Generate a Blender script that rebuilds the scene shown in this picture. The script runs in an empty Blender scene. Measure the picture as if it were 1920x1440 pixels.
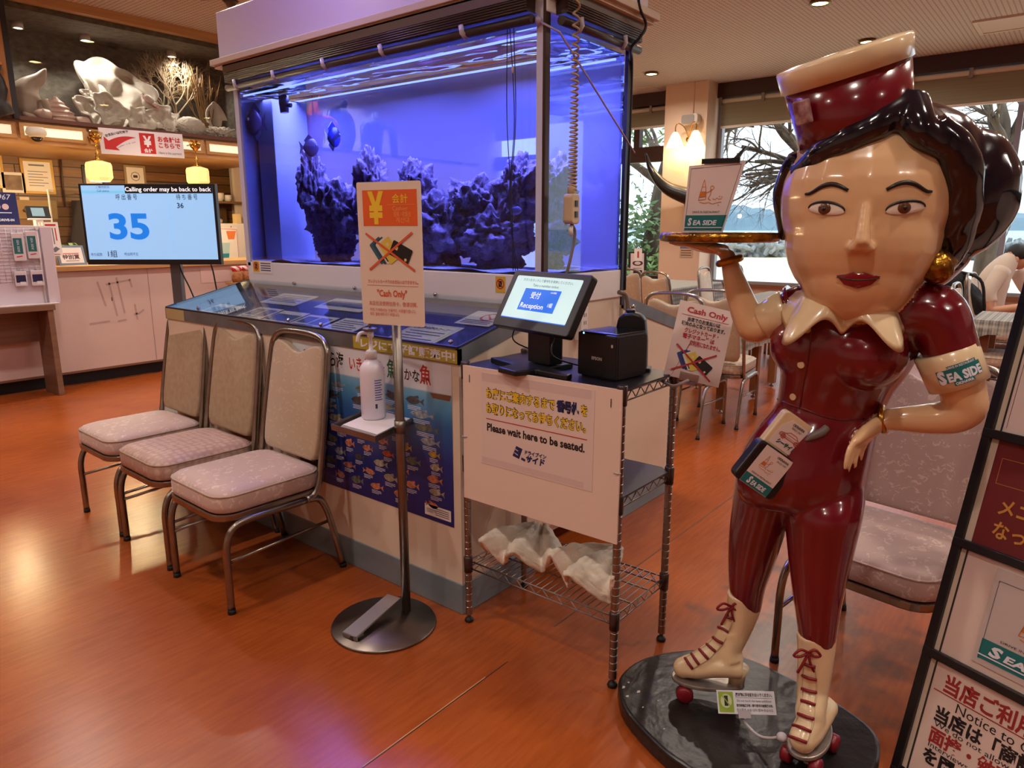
import bpy, bmesh, math, random
from mathutils import Vector, Matrix, noise
V = Vector
PI = math.pi
random.seed(7)
scene = bpy.context.scene
COL = scene.collection

# ------------------------------------------------------------------ camera
FPX = 1332.0
PITCH = math.atan(290 / FPX)
YAW = math.atan2(1691, math.hypot(FPX, 290))
EYE = V((0, 0, 1.4))
cam_data = bpy.data.cameras.new('camera')
cam_data.sensor_width = 36
cam_data.lens = FPX / 1920 * 36
cam_data.clip_start = 0.05
cam_data.clip_end = 6000
cam = bpy.data.objects.new('camera', cam_data)
COL.objects.link(cam)
cam.location = EYE
cam.rotation_euler = (PI / 2 - PITCH, 0, -YAW)
scene.camera = cam

# ------------------------------------------------------------------ view, world, light
vs = scene.view_settings
vs.view_transform = 'Standard'
vs.look = 'None'
vs.exposure = 0.0
vs.gamma = 1.0
vs.use_curve_mapping = False
scene.cycles.use_denoising = True
scene.cycles.max_bounces = 8
scene.cycles.diffuse_bounces = 4
scene.cycles.glossy_bounces = 4
scene.cycles.transmission_bounces = 6
scene.cycles.transparent_max_bounces = 24
scene.cycles.sample_clamp_indirect = 6.0
scene.cycles.caustics_reflective = False
scene.cycles.caustics_refractive = False

world = bpy.data.worlds.new('overcast_sky')
scene.world = world
world.use_nodes = True
wn = world.node_tree
bg = wn.nodes['Background']
tc = wn.nodes.new('ShaderNodeTexCoord')
sep = wn.nodes.new('ShaderNodeSeparateXYZ')
ramp = wn.nodes.new('ShaderNodeValToRGB')
ramp.color_ramp.elements[0].position = 0.0
ramp.color_ramp.elements[0].color = (0.80, 0.90, 1.0, 1)
ramp.color_ramp.elements[1].position = 0.5
ramp.color_ramp.elements[1].color = (0.72, 0.85, 1.0, 1)
wn.links.new(tc.outputs['Generated'], sep.inputs[0])
wn.links.new(sep.outputs['Z'], ramp.inputs[0])
wn.links.new(ramp.outputs[0], bg.inputs['Color'])
bg.inputs['Strength'].default_value = 2.1

def lamp(kind, name, loc, energy, color, size=0.1, size_y=None, aim=None, parent=None, spread=None, spot=None, blend=0.5):
    L = bpy.data.lights.new(name, kind)
    L.energy = energy
    L.color = color
    if kind == 'AREA':
        L.size = size
        if size_y: L.shape = 'RECTANGLE'; L.size_y = size_y
        else: L.shape = 'DISK'
        if spread: L.spread = spread
    elif kind == 'SPOT':
        L.shadow_soft_size = size; L.spot_size = spot or 2.2; L.spot_blend = blend
    elif kind == 'POINT':
        L.shadow_soft_size = size
    o = bpy.data.objects.new(name, L)
    COL.objects.link(o)
    o.location = loc
    d = (V(aim) - V(loc)) if aim else V((0, 0, -1))
    o.rotation_euler = d.to_track_quat('-Z', 'Y').to_euler()
    if parent is not None:
        o.parent = parent
        o.matrix_parent_inverse = wm(parent).inverted()
    return o

# a soft daylight sun behind thin cloud, from the sea side
sun = bpy.data.lights.new('sun', 'SUN')
sun.energy = 2.2
sun.angle = 0.35
sun.color = (1.0, 0.96, 0.9)
so = bpy.data.objects.new('sun', sun)
COL.objects.link(so)
so.rotation_euler = V((-0.55, 0.25, -1.0)).to_track_quat('-Z', 'Y').to_euler()

# ------------------------------------------------------------------ pixel rays -> points in the place
CF = V((math.sin(YAW), math.cos(YAW), 0))
CR = V((math.cos(YAW), -math.sin(YAW), 0))
CW = CF * math.cos(PITCH) - V((0, 0, 1)) * math.sin(PITCH)
CU = CF * math.sin(PITCH) + V((0, 0, 1)) * math.cos(PITCH)
def ray(x, y): return CR * ((x - 960) / FPX) - CU * ((y - 720) / FPX) + CW
def at(x, y, d):
    r = ray(x, y); return EYE + r * (d / r.dot(CF))
def onX(x, y, X):
    r = ray(x, y); return EYE + r * (X / r.x)
def onY(x, y, Y):
    r = ray(x, y); return EYE + r * (Y / r.y)
def onZ(x, y, z=0.0):
    r = ray(x, y); return EYE + r * ((z - EYE.z) / r.z)

# ------------------------------------------------------------------ materials
def lin(c):
    return tuple(((x / 255) / 12.92 if x / 255 <= 0.04045 else ((x / 255 + 0.055) / 1.055) ** 2.4) for x in c)
MATS = {}
def mat(name, rgb=(200, 200, 200), rough=0.5, metal=0.0, noise_=None, bump=None, coat=0.0, emit=None, estr=0.0, spec=0.5, coords='Object'):
    """noise_=(scale, rgb2, sharp) mixes a second colour, bump=(scale, strength)."""
    if name in MATS: return MATS[name]
    m = bpy.data.materials.new(name)
    m.use_nodes = True
    nt = m.node_tree
    p = nt.nodes['Principled BSDF']
    p.inputs['Base Color'].default_value = (*lin(rgb), 1)
    p.inputs['Roughness'].default_value = rough
    p.inputs['Metallic'].default_value = metal
    p.inputs['Specular IOR Level'].default_value = spec
    if coat:
        p.inputs['Coat Weight'].default_value = coat
        p.inputs['Coat Roughness'].default_value = 0.08
    t = nt.nodes.new('ShaderNodeTexCoord')
    if noise_:
        sc, rgb2, sharp = noise_
        n = nt.nodes.new('ShaderNodeTexNoise')
        mp = nt.nodes.new('ShaderNodeMapping')
        nt.links.new(t.outputs[coords], mp.inputs[0])
        nt.links.new(mp.outputs[0], n.inputs['Vector'])
        if isinstance(sc, tuple): mp.inputs['Scale'].default_value = sc; n.inputs['Scale'].default_value = 1
        else: n.inputs['Scale'].default_value = sc
        n.inputs['Detail'].default_value = 4
        r = nt.nodes.new('ShaderNodeValToRGB')
        r.color_ramp.elements[0].position = 0.5 - sharp; r.color_ramp.elements[1].position = 0.5 + sharp
        r.color_ramp.elements[0].color = (*lin(rgb), 1); r.color_ramp.elements[1].color = (*lin(rgb2), 1)
        nt.links.new(n.outputs['Fac'], r.inputs[0]); nt.links.new(r.outputs[0], p.inputs['Base Color'])
    if bump:
        n = nt.nodes.new('ShaderNodeTexNoise'); n.inputs['Scale'].default_value = bump[0]; n.inputs['Detail'].default_value = 3
        nt.links.new(t.outputs[coords], n.inputs['Vector'])
        b = nt.nodes.new('ShaderNodeBump'); b.inputs['Strength'].default_value = bump[1]; b.inputs['Distance'].default_value = 0.01
        nt.links.new(n.outputs['Fac'], b.inputs['Height']); nt.links.new(b.outputs[0], p.inputs['Normal'])
    if emit:
        p.inputs['Emission Color'].default_value = (*lin(emit), 1); p.inputs['Emission Strength'].default_value = estr
    MATS[name] = m
    return m

def glass_mat(name, tint=(255, 255, 255), refl=0.06, rough=0.02, frost=None, frost_fac=0.0):
    """thin pane: straight-through transparency plus fresnel reflection, optionally a film of diffuse colour"""
    if name in MATS: return MATS[name]
    m = bpy.data.materials.new(name); m.use_nodes = True
    nt = m.node_tree; nt.nodes.clear()
    out = nt.nodes.new('ShaderNodeOutputMaterial')
    tr = nt.nodes.new('ShaderNodeBsdfTransparent'); tr.inputs[0].default_value = (*lin(tint), 1)
    gl = nt.nodes.new('ShaderNodeBsdfGlossy'); gl.inputs['Roughness'].default_value = rough
    lw = nt.nodes.new('ShaderNodeFresnel'); lw.inputs['IOR'].default_value = 1.45
    ge = nt.nodes.new('ShaderNodeNewGeometry'); bk = nt.nodes.new('ShaderNodeMapRange')   # same reflection from both sides
    bk.inputs['To Min'].default_value = 1.45; bk.inputs['To Max'].default_value = 1 / 1.45
    nt.links.new(ge.outputs['Backfacing'], bk.inputs['Value']); nt.links.new(bk.outputs[0], lw.inputs['IOR'])
    mu = nt.nodes.new('ShaderNodeMath'); mu.operation = 'MULTIPLY_ADD'; mu.inputs[1].default_value = 0.9; mu.inputs[2].default_value = refl - 0.04
    mx = nt.nodes.new('ShaderNodeMixShader')
    nt.links.new(lw.outputs[0], mu.inputs[0]); nt.links.new(mu.outputs[0], mx.inputs[0])
    base = tr.outputs[0]
    if frost:
        df = nt.nodes.new('ShaderNodeBsdfDiffuse'); df.inputs[0].default_value = (*lin(frost), 1)
        tl = nt.nodes.new('ShaderNodeBsdfTranslucent'); tl.inputs[0].default_value = (*lin(frost), 1)
        ad = nt.nodes.new('ShaderNodeMixShader'); ad.inputs[0].default_value = 0.4
        nt.links.new(df.outputs[0], ad.inputs[1]); nt.links.new(tl.outputs[0], ad.inputs[2])
        m2 = nt.nodes.new('ShaderNodeMixShader'); m2.inputs[0].default_value = frost_fac
        nt.links.new(tr.outputs[0], m2.inputs[1]); nt.links.new(ad.outputs[0], m2.inputs[2]); base = m2.outputs[0]
    nt.links.new(base, mx.inputs[1]); nt.links.new(gl.outputs[0], mx.inputs[2])
    nt.links.new(mx.outputs[0], out.inputs[0])
    MATS[name] = m
    return m

# ------------------------------------------------------------------ scene tree
WM = {}
def wm(o): return WM.get(o.name, Matrix.Identity(4))
def tag(o, label=None, cat=None, group=None, kind=None):
    if label: o['label'] = label
    if cat: o['category'] = cat
    if group: o['group'] = group
    if kind: o['kind'] = kind
    return o
def thing(name, label, cat, loc=(0, 0, 0), rz=0.0, group=None):
    o = bpy.data.objects.new(name, None)
    o.empty_display_size = 0.05
    COL.objects.link(o)
    o.location = loc; o.rotation_euler = (0, 0, rz)
    WM[o.name] = Matrix.Translation(loc) @ Matrix.Rotation(rz, 4, 'Z')
    return tag(o, label, cat, group)
CH = {}
def link(o, parent):
    COL.objects.link(o)
    if parent is not None:
        o.parent = parent
        WM[o.name] = wm(parent)
        CH.setdefault(parent.name, []).append(o)
def dup(root, loc, rz=0.0, label=None, group=None, scale=None):
    r = root.copy(); COL.objects.link(r)
    r.location = loc; r.rotation_euler = (0, 0, rz)
    if scale: r.scale = scale
    if label: r['label'] = label
    if group: r['group'] = group
    for ch in CH.get(root.name, []):
        c = ch.copy(); COL.objects.link(c); c.parent = r
        for g in CH.get(ch.name, []):
            d = g.copy(); COL.objects.link(d); d.parent = c
    return r

class Frame:
    """a flat sheet in the place: origin, right and up directions"""
    def __init__(s, o, u, v):
        s.o = V(o); s.u = V(u).normalized(); s.v = (V(v) - s.u * V(v).dot(s.u)).normalized(); s.n = s.u.cross(s.v)
    def p(s, x, y, z=0.0): return s.o + s.u * x + s.v * y + s.n * z
    def sub(s, x, y, ang=0.0, z=0.0):
        c, k = math.cos(ang), math.sin(ang)
        return Frame(s.p(x, y, z), s.u * c + s.v * k, s.v * c - s.u * k)

_txt = {}
def text_mesh(body, bold=0.0, res=2, shear=0.0):
    k = (body, bold, res, shear)
    if k not in _txt:
        c = bpy.data.curves.new('t', 'FONT'); c.body = body; c.size = 1; c.resolution_u = res; c.offset = bold; c.shear = shear
        o = bpy.data.objects.new('t', c)
        m = bpy.data.meshes.new_from_object(o)
        vs_ = [(v.co.x, v.co.y) for v in m.vertices]; fs = [tuple(p.vertices) for p in m.polygons]
        bpy.data.objects.remove(o); bpy.data.curves.remove(c); bpy.data.meshes.remove(m)
        _txt[k] = (vs_, fs)
    return _txt[k]

class MB:
    def __init__(s): s.v = []; s.f = []; s.m = []; s.s = []
    def add(s, verts, faces, mi=0, smooth=False):
        b = len(s.v); s.v.extend(V(p) for p in verts)
        for f in faces: s.f.append([b + i for i in f]); s.m.append(mi); s.s.append(smooth)
        return s
    def box(s, lo, hi, mi=0):
        x0, y0, z0 = lo; x1, y1, z1 = hi
        return s.add([(x0,y0,z0),(x1,y0,z0),(x1,y1,z0),(x0,y1,z0),(x0,y0,z1),(x1,y0,z1),(x1,y1,z1),(x0,y1,z1)],
                     [(0,3,2,1),(4,5,6,7),(0,1,5,4),(1,2,6,5),(2,3,7,6),(3,0,4,7)], mi)
    def fbox(s, fr, x0, y0, x1, y1, z0, z1, mi=0):
        P = [fr.p(x, y, z) for z in (z0, z1) for x, y in ((x0,y0),(x1,y0),(x1,y1),(x0,y1))]
        return s.add(P, [(0,3,2,1),(4,5,6,7),(0,1,5,4),(1,2,6,5),(2,3,7,6),(3,0,4,7)], mi)
    def quad(s, a, b, c, d, mi=0): return s.add([a, b, c, d], [(0, 1, 2, 3)], mi)
    def rect(s, fr, x0, y0, x1, y1, mi=0, z=0.0):
        return s.quad(fr.p(x0,y0,z), fr.p(x1,y0,z), fr.p(x1,y1,z), fr.p(x0,y1,z), mi)
    def poly(s, fr, pts, mi=0, z=0.0): return s.add([fr.p(x, y, z) for x, y in pts], [tuple(range(len(pts)))], mi)
    def line(s, fr, x0, y0, x1, y1, w, mi=0, z=0.0):
        d = V((x1 - x0, y1 - y0)); d.normalize(); n = V((-d.y, d.x)) * w / 2
        return s.poly(fr, [(x0-n.x,y0-n.y),(x1-n.x,y1-n.y),(x1+n.x,y1+n.y),(x0+n.x,y0+n.y)], mi, z)
    def pline(s, fr, pts, w, mi=0, z=0.0):
        for a, b in zip(pts, pts[1:]): s.line(fr, *a, *b, w, mi, z)
        return s
    def disc(s, fr, x, y, r, mi=0, z=0.0, n=20, ry=None):
        ry = ry or r
        return s.poly(fr, [(x + r*math.cos(2*PI*i/n), y + ry*math.sin(2*PI*i/n)) for i in range(n)], mi, z)
    def ring(s, fr, x, y, r, w, mi=0, z=0.0, n=24, a0=0.0, a1=2*PI, ry=None):
        k = (ry or r) / r
        pts = [(math.cos(a0+(a1-a0)*i/n), math.sin(a0+(a1-a0)*i/n)) for i in range(n+1)]
        vs_ = [fr.p(x+c*(r-w/2), y+k*q*(r-w/2), z) for c, q in pts] + [fr.p(x+c*(r+w/2), y+k*q*(r+w/2), z) for c, q in pts]
        return s.add(vs_, [(i, n+1+i, n+2+i, i+1) for i in range(n)], mi)
    def prism(s, fr, pts, z0, z1, mi=0, smooth=False):
        n = len(pts)
        s.add([fr.p(x, y, z0) for x, y in pts] + [fr.p(x, y, z1) for x, y in pts],
              [tuple(range(n-1, -1, -1)), tuple(range(n, 2*n))], mi)
        return s.add([fr.p(x, y, z0) for x, y in pts] + [fr.p(x, y, z1) for x, y in pts],
              [(i, (i+1) % n, n + (i+1) % n, n + i) for i in range(n)], mi, smooth)
    def text(s, fr, body, x, y, h, mi=0, z=0.0, align='c', w=None, bold=0.0, shear=0.0, res=2, maxw=None):
        """h: height of a capital; w stretches the line to that width"""
        vs_, fs = text_mesh(body, bold, res, shear)
        if not vs_: return s
        xs = [p[0] for p in vs_]; x0, x1 = min(xs), max(xs)
        k = h / 0.72
        kx = (w / (x1 - x0)) if w else k
        if maxw and (x1 - x0) * kx > maxw: kx = maxw / (x1 - x0)
        wd = (x1 - x0) * kx
        ox = x - (wd / 2 if align == 'c' else wd if align == 'r' else 0)
        return s.add([fr.p(ox + (px - x0) * kx, y + py * k, z) for px, py in vs_], fs, mi)
    def tube(s, pts, r, n=8, mi=0, smooth=True, caps=True, closed=False, flat=None):
        """sweep a circle (or an ellipse: flat=(direction, ratio)) along pts; r a number or a list"""
        pts = [V(p) for p in pts]; N = len(pts)
        R = r if isinstance(r, (list, tuple)) else [r] * N
        rings = []; prev = None
        for i in range(N):
            if closed: t = pts[(i+1) % N] - pts[i-1]
            else: t = pts[min(i+1, N-1)] - pts[max(i-1, 0)]
            if t.length < 1e-9: t = V((0, 0, 1))
            t.normalize()
            if prev is None:
                a = V((0, 0, 1)) if abs(t.z) < 0.9 else V((1, 0, 0))
                if flat: a = V(flat[0])
                prev = (a - t * a.dot(t)).normalized()
            else:
                q = prev - t * prev.dot(t)
                prev = q.normalized() if q.length > 1e-6 else prev
            b = t.cross(prev)
            k = flat[1] if flat else 1.0
            rings.append([pts[i] + prev * (R[i] * k * math.cos(2*PI*j/n)) + b * (R[i] * math.sin(2*PI*j/n)) for j in range(n)])
        vs_ = [p for g in rings for p in g]
        fs = []
        for i in range(N if closed else N - 1):
            k2 = (i + 1) % N
            for j in range(n): fs.append((i*n+j, i*n+(j+1) % n, k2*n+(j+1) % n, k2*n+j))
        s.add(vs_, fs, mi, smooth)
        if caps and not closed:
            s.add(rings[0], [tuple(range(n-1, -1, -1))], mi); s.add(rings[-1], [tuple(range(n))], mi)
        return s
    def lathe(s, prof, c=(0, 0, 0), n=24, mi=0, smooth=True, fr=None, sx=1.0, sy=1.0, rot=0.0):
        """prof [(r, z)]; axis is +z of the world, or the normal of fr"""
        c = V(c); vs_ = []
        for r, z in prof:
            for j in range(n):
                a = 2*PI*j/n + rot; x, y = r*math.cos(a)*sx, r*math.sin(a)*sy
                vs_.append(fr.p(x, y, z) if fr else c + V((x, y, z)))
        fs = [(i*n+j, i*n+(j+1) % n, (i+1)*n+(j+1) % n, (i+1)*n+j) for i in range(len(prof)-1) for j in range(n)]
        s.add(vs_, fs, mi, smooth)
        if prof[0][0] > 1e-6: s.add(vs_[:n], [tuple(range(n-1, -1, -1))], mi)
        if prof[-1][0] > 1e-6: s.add(vs_[-n:], [tuple(range(n))], mi)
        return s
    def ball(s, c, r, nu=16, nv=10, mi=0, smooth=True, M=None, fn=None):
        r = r if isinstance(r, (tuple, list)) else (r, r, r)
        c = V(c); vs_ = []
        for i in range(nv + 1):
            th = PI * i / nv
            for j in range(nu):
                ph = 2*PI*j/nu
                d = V((math.sin(th)*math.cos(ph), math.sin(th)*math.sin(ph), math.cos(th)))
                k = fn(d) if fn else 1.0
                q = V((d.x*r[0]*k, d.y*r[1]*k, d.z*r[2]*k))
                vs_.append(c + ((M @ q) if M else q))
        fs = [(i*nu+j, (i+1)*nu+j, (i+1)*nu+(j+1) % nu, i*nu+(j+1) % nu) for i in range(nv) for j in range(nu)]
        return s.add(vs_, fs, mi, smooth)
    def loft(s, rings, mi=0, smooth=True, caps=True):
        n = len(rings[0]); vs_ = [p for g in rings for p in g]
        fs = [(i*n+j, i*n+(j+1) % n, (i+1)*n+(j+1) % n, (i+1)*n+j) for i in range(len(rings)-1) for j in range(n)]
        s.add(vs_, fs, mi, smooth)
        if caps:
            s.add(rings[0], [tuple(range(n-1, -1, -1))], mi, smooth); s.add(rings[-1], [tuple(range(n))], mi, smooth)
        return s
    def build(s, name, mats, parent=None, label=None, cat=None, group=None, kind=None, bevel=0.0, seg=2, sub=0, weld=True, origin=None, remesh=0.0, smooth_it=0):
        if not isinstance(mats, (list, tuple)): mats = [mats]
        if parent is not None: Mi = wm(parent).inverted(); o_loc = V((0, 0, 0))
        else:
            if origin is not None: o_loc = V(origin)
            else:
                xs = [p.x for p in s.v]; ys = [p.y for p in s.v]; zs = [p.z for p in s.v]
                o_loc = V(((min(xs)+max(xs))/2, (min(ys)+max(ys))/2, min(zs)))
            Mi = Matrix.Translation(-o_loc)
        me = bpy.data.meshes.new(name)
        me.from_pydata([tuple(Mi @ p) for p in s.v], [], s.f)
        for mm in mats: me.materials.append(mm)
        me.polygons.foreach_set('material_index', s.m)
        me.polygons.foreach_set('use_smooth', s.s)
        if weld:
            bm = bmesh.new(); bm.from_mesh(me)
            bmesh.ops.remove_doubles(bm, verts=bm.verts, dist=1e-5)
            bm.to_mesh(me); bm.free()
        me.update()
        ob = bpy.data.objects.new(name, me)
        if parent is None: ob.location = o_loc; WM[ob.name] = Matrix.Translation(o_loc)
        link(ob, parent)
        tag(ob, label, cat, group, kind)
        if remesh:
            md = ob.modifiers.new('r', 'REMESH'); md.mode = 'VOXEL'; md.voxel_size = remesh; md.use_smooth_shade = True
        if smooth_it:
            md = ob.modifiers.new('sm', 'SMOOTH'); md.iterations = smooth_it; md.factor = 0.5
        if bevel:
            md = ob.modifiers.new('b', 'BEVEL'); md.width = bevel; md.segments = seg; md.limit_method = 'ANGLE'; md.angle_limit = 0.6
        if sub:
            md = ob.modifiers.new('s', 'SUBSURF'); md.levels = sub; md.render_levels = sub
        return ob

def bake(ob):
    """apply the modifiers of an object"""
    dg = bpy.context.evaluated_depsgraph_get()
    me = bpy.data.meshes.new_from_object(ob.evaluated_get(dg))
    ob.modifiers.clear(); ob.data = me
    return ob
def rrect(x0, y0, x1, y1, r, n=5):
    pts = []
    for cx, cy, a in ((x1-r, y0+r, -PI/2), (x1-r, y1-r, 0), (x0+r, y1-r, PI/2), (x0+r, y0+r, PI)):
        for i in range(n + 1):
            t = a + PI/2*i/n; pts.append((cx + r*math.cos(t), cy + r*math.sin(t)))
    return pts
def smooth_path(pts, k=6):
    """Catmull-Rom through pts"""
    P = [V(p) for p in pts]; P = [P[0]*2-P[1]] + P + [P[-1]*2-P[-2]]; out = []
    for i in range(1, len(P)-2):
        for j in range(k):
            t = j/k
            out.append(0.5*((2*P[i]) + (P[i+1]-P[i-1])*t + (2*P[i-1]-5*P[i]+4*P[i+1]-P[i+2])*t*t + (3*P[i]-P[i-1]-3*P[i+1]+P[i+2])*t**3))
    out.append(P[-2]); return out
def struct(mb, name, mats, **k): return mb.build(name, mats, kind='structure', **k)
X3, Y3, Z3 = V((1,0,0)), V((0,1,0)), V((0,0,1))
# ================================================================== the setting
CEIL = 3.48
def floor_mat():
    m = mat('orange_linoleum', (168, 80, 32), 0.26)
    nt = m.node_tree; p = nt.nodes['Principled BSDF']
    t = nt.nodes.new('ShaderNodeTexCoord')
    def nz(scale, detail=4):
        mp = nt.nodes.new('ShaderNodeMapping'); mp.inputs['Scale'].default_value = scale
        n = nt.nodes.new('ShaderNodeTexNoise'); n.inputs['Scale'].default_value = 1; n.inputs['Detail'].default_value = detail
        nt.links.new(t.outputs['Object'], mp.inputs[0]); nt.links.new(mp.outputs[0], n.inputs['Vector']); return n
    def rmp(n, a, b, ca, cb):
        r = nt.nodes.new('ShaderNodeValToRGB'); r.color_ramp.elements[0].position = a; r.color_ramp.elements[1].position = b
        r.color_ramp.elements[0].color = (*lin(ca), 1); r.color_ramp.elements[1].color = (*lin(cb), 1)
        nt.links.new(n.outputs[0], r.inputs[0]); return r
    streak = rmp(nz((7, 60, 1)), 0.35, 0.65, (165, 80, 31), (178, 90, 36))
    blotch = rmp(nz((1.1, 1.3, 1)), 0.35, 0.7, (255, 255, 255), (204, 188, 176))
    mx = nt.nodes.new('ShaderNodeMix'); mx.data_type = 'RGBA'; mx.blend_type = 'MULTIPLY'; mx.inputs[0].default_value = 0.8
    nt.links.new(streak.outputs[0], mx.inputs[6]); nt.links.new(blotch.outputs[0], mx.inputs[7])
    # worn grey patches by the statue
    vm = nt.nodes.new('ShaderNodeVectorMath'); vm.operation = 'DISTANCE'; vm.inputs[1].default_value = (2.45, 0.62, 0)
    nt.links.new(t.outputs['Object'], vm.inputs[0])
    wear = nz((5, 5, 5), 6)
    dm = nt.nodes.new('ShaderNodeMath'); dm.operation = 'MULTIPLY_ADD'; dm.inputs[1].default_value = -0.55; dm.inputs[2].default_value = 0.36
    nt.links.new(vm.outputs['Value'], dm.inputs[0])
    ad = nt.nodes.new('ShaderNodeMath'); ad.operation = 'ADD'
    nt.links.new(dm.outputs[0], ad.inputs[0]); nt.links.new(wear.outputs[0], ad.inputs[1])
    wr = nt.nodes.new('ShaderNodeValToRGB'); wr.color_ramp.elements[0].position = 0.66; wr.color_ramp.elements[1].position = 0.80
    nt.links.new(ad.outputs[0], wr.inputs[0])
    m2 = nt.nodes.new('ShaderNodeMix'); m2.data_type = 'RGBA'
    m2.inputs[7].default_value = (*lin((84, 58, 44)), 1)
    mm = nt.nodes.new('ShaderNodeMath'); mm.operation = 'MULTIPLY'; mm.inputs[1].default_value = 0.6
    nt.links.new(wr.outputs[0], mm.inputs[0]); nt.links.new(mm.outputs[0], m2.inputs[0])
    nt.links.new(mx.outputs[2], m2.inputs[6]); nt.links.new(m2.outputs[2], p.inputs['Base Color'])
    b = nt.nodes.new('ShaderNodeBump'); b.inputs['Strength'].default_value = 0.12; b.inputs['Distance'].default_value = 0.004
    nt.links.new(nz((34, 44, 1), 3).outputs[0], b.inputs['Height']); nt.links.new(b.outputs[0], p.inputs['Normal'])
    return m
def ceil_mat():
    m = mat('perforated_ceiling_tile', (222, 208, 200), 0.75)
    nt = m.node_tree; p = nt.nodes['Principled BSDF']
    t = nt.nodes.new('ShaderNodeTexCoord')
    outs = []
    for ax in 'XY':
        w = nt.nodes.new('ShaderNodeTexWave'); w.bands_direction = ax; w.inputs['Scale'].default_value = 7.0; w.wave_profile = 'SIN'
        nt.links.new(t.outputs['Object'], w.inputs['Vector']); outs.append(w)
    mn = nt.nodes.new('ShaderNodeMath'); mn.operation = 'MINIMUM'
    nt.links.new(outs[0].outputs['Fac'], mn.inputs[0]); nt.links.new(outs[1].outputs['Fac'], mn.inputs[1])
    r = nt.nodes.new('ShaderNodeValToRGB'); r.color_ramp.elements[0].position = 0.05; r.color_ramp.elements[1].position = 0.3
    r.color_ramp.elements[0].color = (*lin((166, 156, 152)), 1); r.color_ramp.elements[1].color = (*lin((216, 208, 205)), 1)
    nt.links.new(mn.outputs[0], r.inputs[0]); nt.links.new(r.outputs[0], p.inputs['Base Color'])
    b = nt.nodes.new('ShaderNodeBump'); b.inputs['Strength'].default_value = 0.5; b.inputs['Distance'].default_value = 0.01
    nt.links.new(mn.outputs[0], b.inputs['Height']); nt.links.new(b.outputs[0], p.inputs['Normal'])
    return m
def plank_mat(name='wood_planks', c1=(150, 105, 62), c2=(110, 72, 40), ph=0.11):
    if name in MATS: return MATS[name]
    m = mat(name, c1, 0.45)
    nt = m.node_tree; p = nt.nodes['Principled BSDF']
    t = nt.nodes.new('ShaderNodeTexCoord')
    sp = nt.nodes.new('ShaderNodeSeparateXYZ'); cb = nt.nodes.new('ShaderNodeCombineXYZ')
    nt.links.new(t.outputs['Object'], sp.inputs[0])
    nt.links.new(sp.outputs['X'], cb.inputs['X']); nt.links.new(sp.outputs['Z'], cb.inputs['Y'])
    br = nt.nodes.new('ShaderNodeTexBrick')
    br.inputs['Scale'].default_value = 1; br.inputs['Brick Width'].default_value = 1.9; br.inputs['Row Height'].default_value = ph
    br.inputs['Mortar Size'].default_value = 0.006; br.inputs['Mortar'].default_value = (*lin((45, 28, 16)), 1)
    br.inputs['Color1'].default_value = (*lin(c1), 1); br.inputs['Color2'].default_value = (*lin(c2), 1)
    nt.links.new(cb.outputs[0], br.inputs['Vector'])
    mp = nt.nodes.new('ShaderNodeMapping'); mp.inputs['Scale'].default_value = (3, 3, 60)
    n = nt.nodes.new('ShaderNodeTexNoise'); n.inputs['Scale'].default_value = 1; n.inputs['Detail'].default_value = 5; n.inputs['Distortion'].default_value = 1.0
    nt.links.new(t.outputs['Object'], mp.inputs[0]); nt.links.new(mp.outputs[0], n.inputs['Vector'])
    r = nt.nodes.new('ShaderNodeValToRGB'); r.color_ramp.elements[0].position = 0.35; r.color_ramp.elements[1].position = 0.65
    r.color_ramp.elements[0].color = (0.55, 0.5, 0.45, 1)
    nt.links.new(n.outputs['Fac'], r.inputs[0])
    mx = nt.nodes.new('ShaderNodeMix'); mx.data_type = 'RGBA'; mx.blend_type = 'MULTIPLY'; mx.inputs[0].default_value = 0.7
    nt.links.new(br.outputs['Color'], mx.inputs[6]); nt.links.new(r.outputs[0], mx.inputs[7]); nt.links.new(mx.outputs[2], p.inputs['Base Color'])
    return m
cream = mat('cream_paint', (226, 206, 192), 0.6, noise_=(3, (216, 196, 180), 0.3))
pillar_paint = mat('pillar_paint', (220, 192, 168), 0.6, bump=(60, 0.15))
dark_wood = mat('dark_brown_wood', (58, 30, 24), 0.35)
light_wood = mat('light_wood', (196, 152, 100), 0.45, noise_=((2, 2, 40), (170, 122, 74), 0.3))
black = mat('black_plastic', (18, 17, 20), 0.35)
matte_black = mat('matte_black', (16, 15, 16), 0.6)
white = mat('white_paint', (232, 224, 218), 0.45)
chrome = mat('chrome', (205, 195, 185), 0.16, 1.0)
steel = mat('brushed_steel', (150, 140, 132), 0.3, 1.0)
paper = mat('white_paper', (232, 220, 212), 0.5)
gold = mat('brass', (196, 150, 70), 0.25, 1.0)
alu = mat('grey_aluminium', (150, 150, 156), 0.4, 0.6)

f = MB().box((-4, -6, -0.1), (10.75, 9.6, 0))
f.box((-4, 1.330, 0.0), (1.63, 1.334, 0.0006), 1); f.box((1.9, 1.333, 0.0), (6.5, 1.337, 0.0006), 1)
f.box((1.02, 1.3335, 0.0), (1.52, 1.3365, 0.0008), 2)
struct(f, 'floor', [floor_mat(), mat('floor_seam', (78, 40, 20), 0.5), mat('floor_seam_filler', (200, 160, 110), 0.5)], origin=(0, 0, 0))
struct(MB().box((-4, -6, CEIL), (10.75, 9.6, CEIL + 0.1)), 'ceiling', ceil_mat(), origin=(0, 0, CEIL))
struct(MB().box((-4.1, -6, 0), (-4, 9.6, CEIL)), 'wall_left', cream)
struct(MB().box((-4, -6.1, 0), (10.75, -6, CEIL)), 'wall_front', cream)
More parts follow.
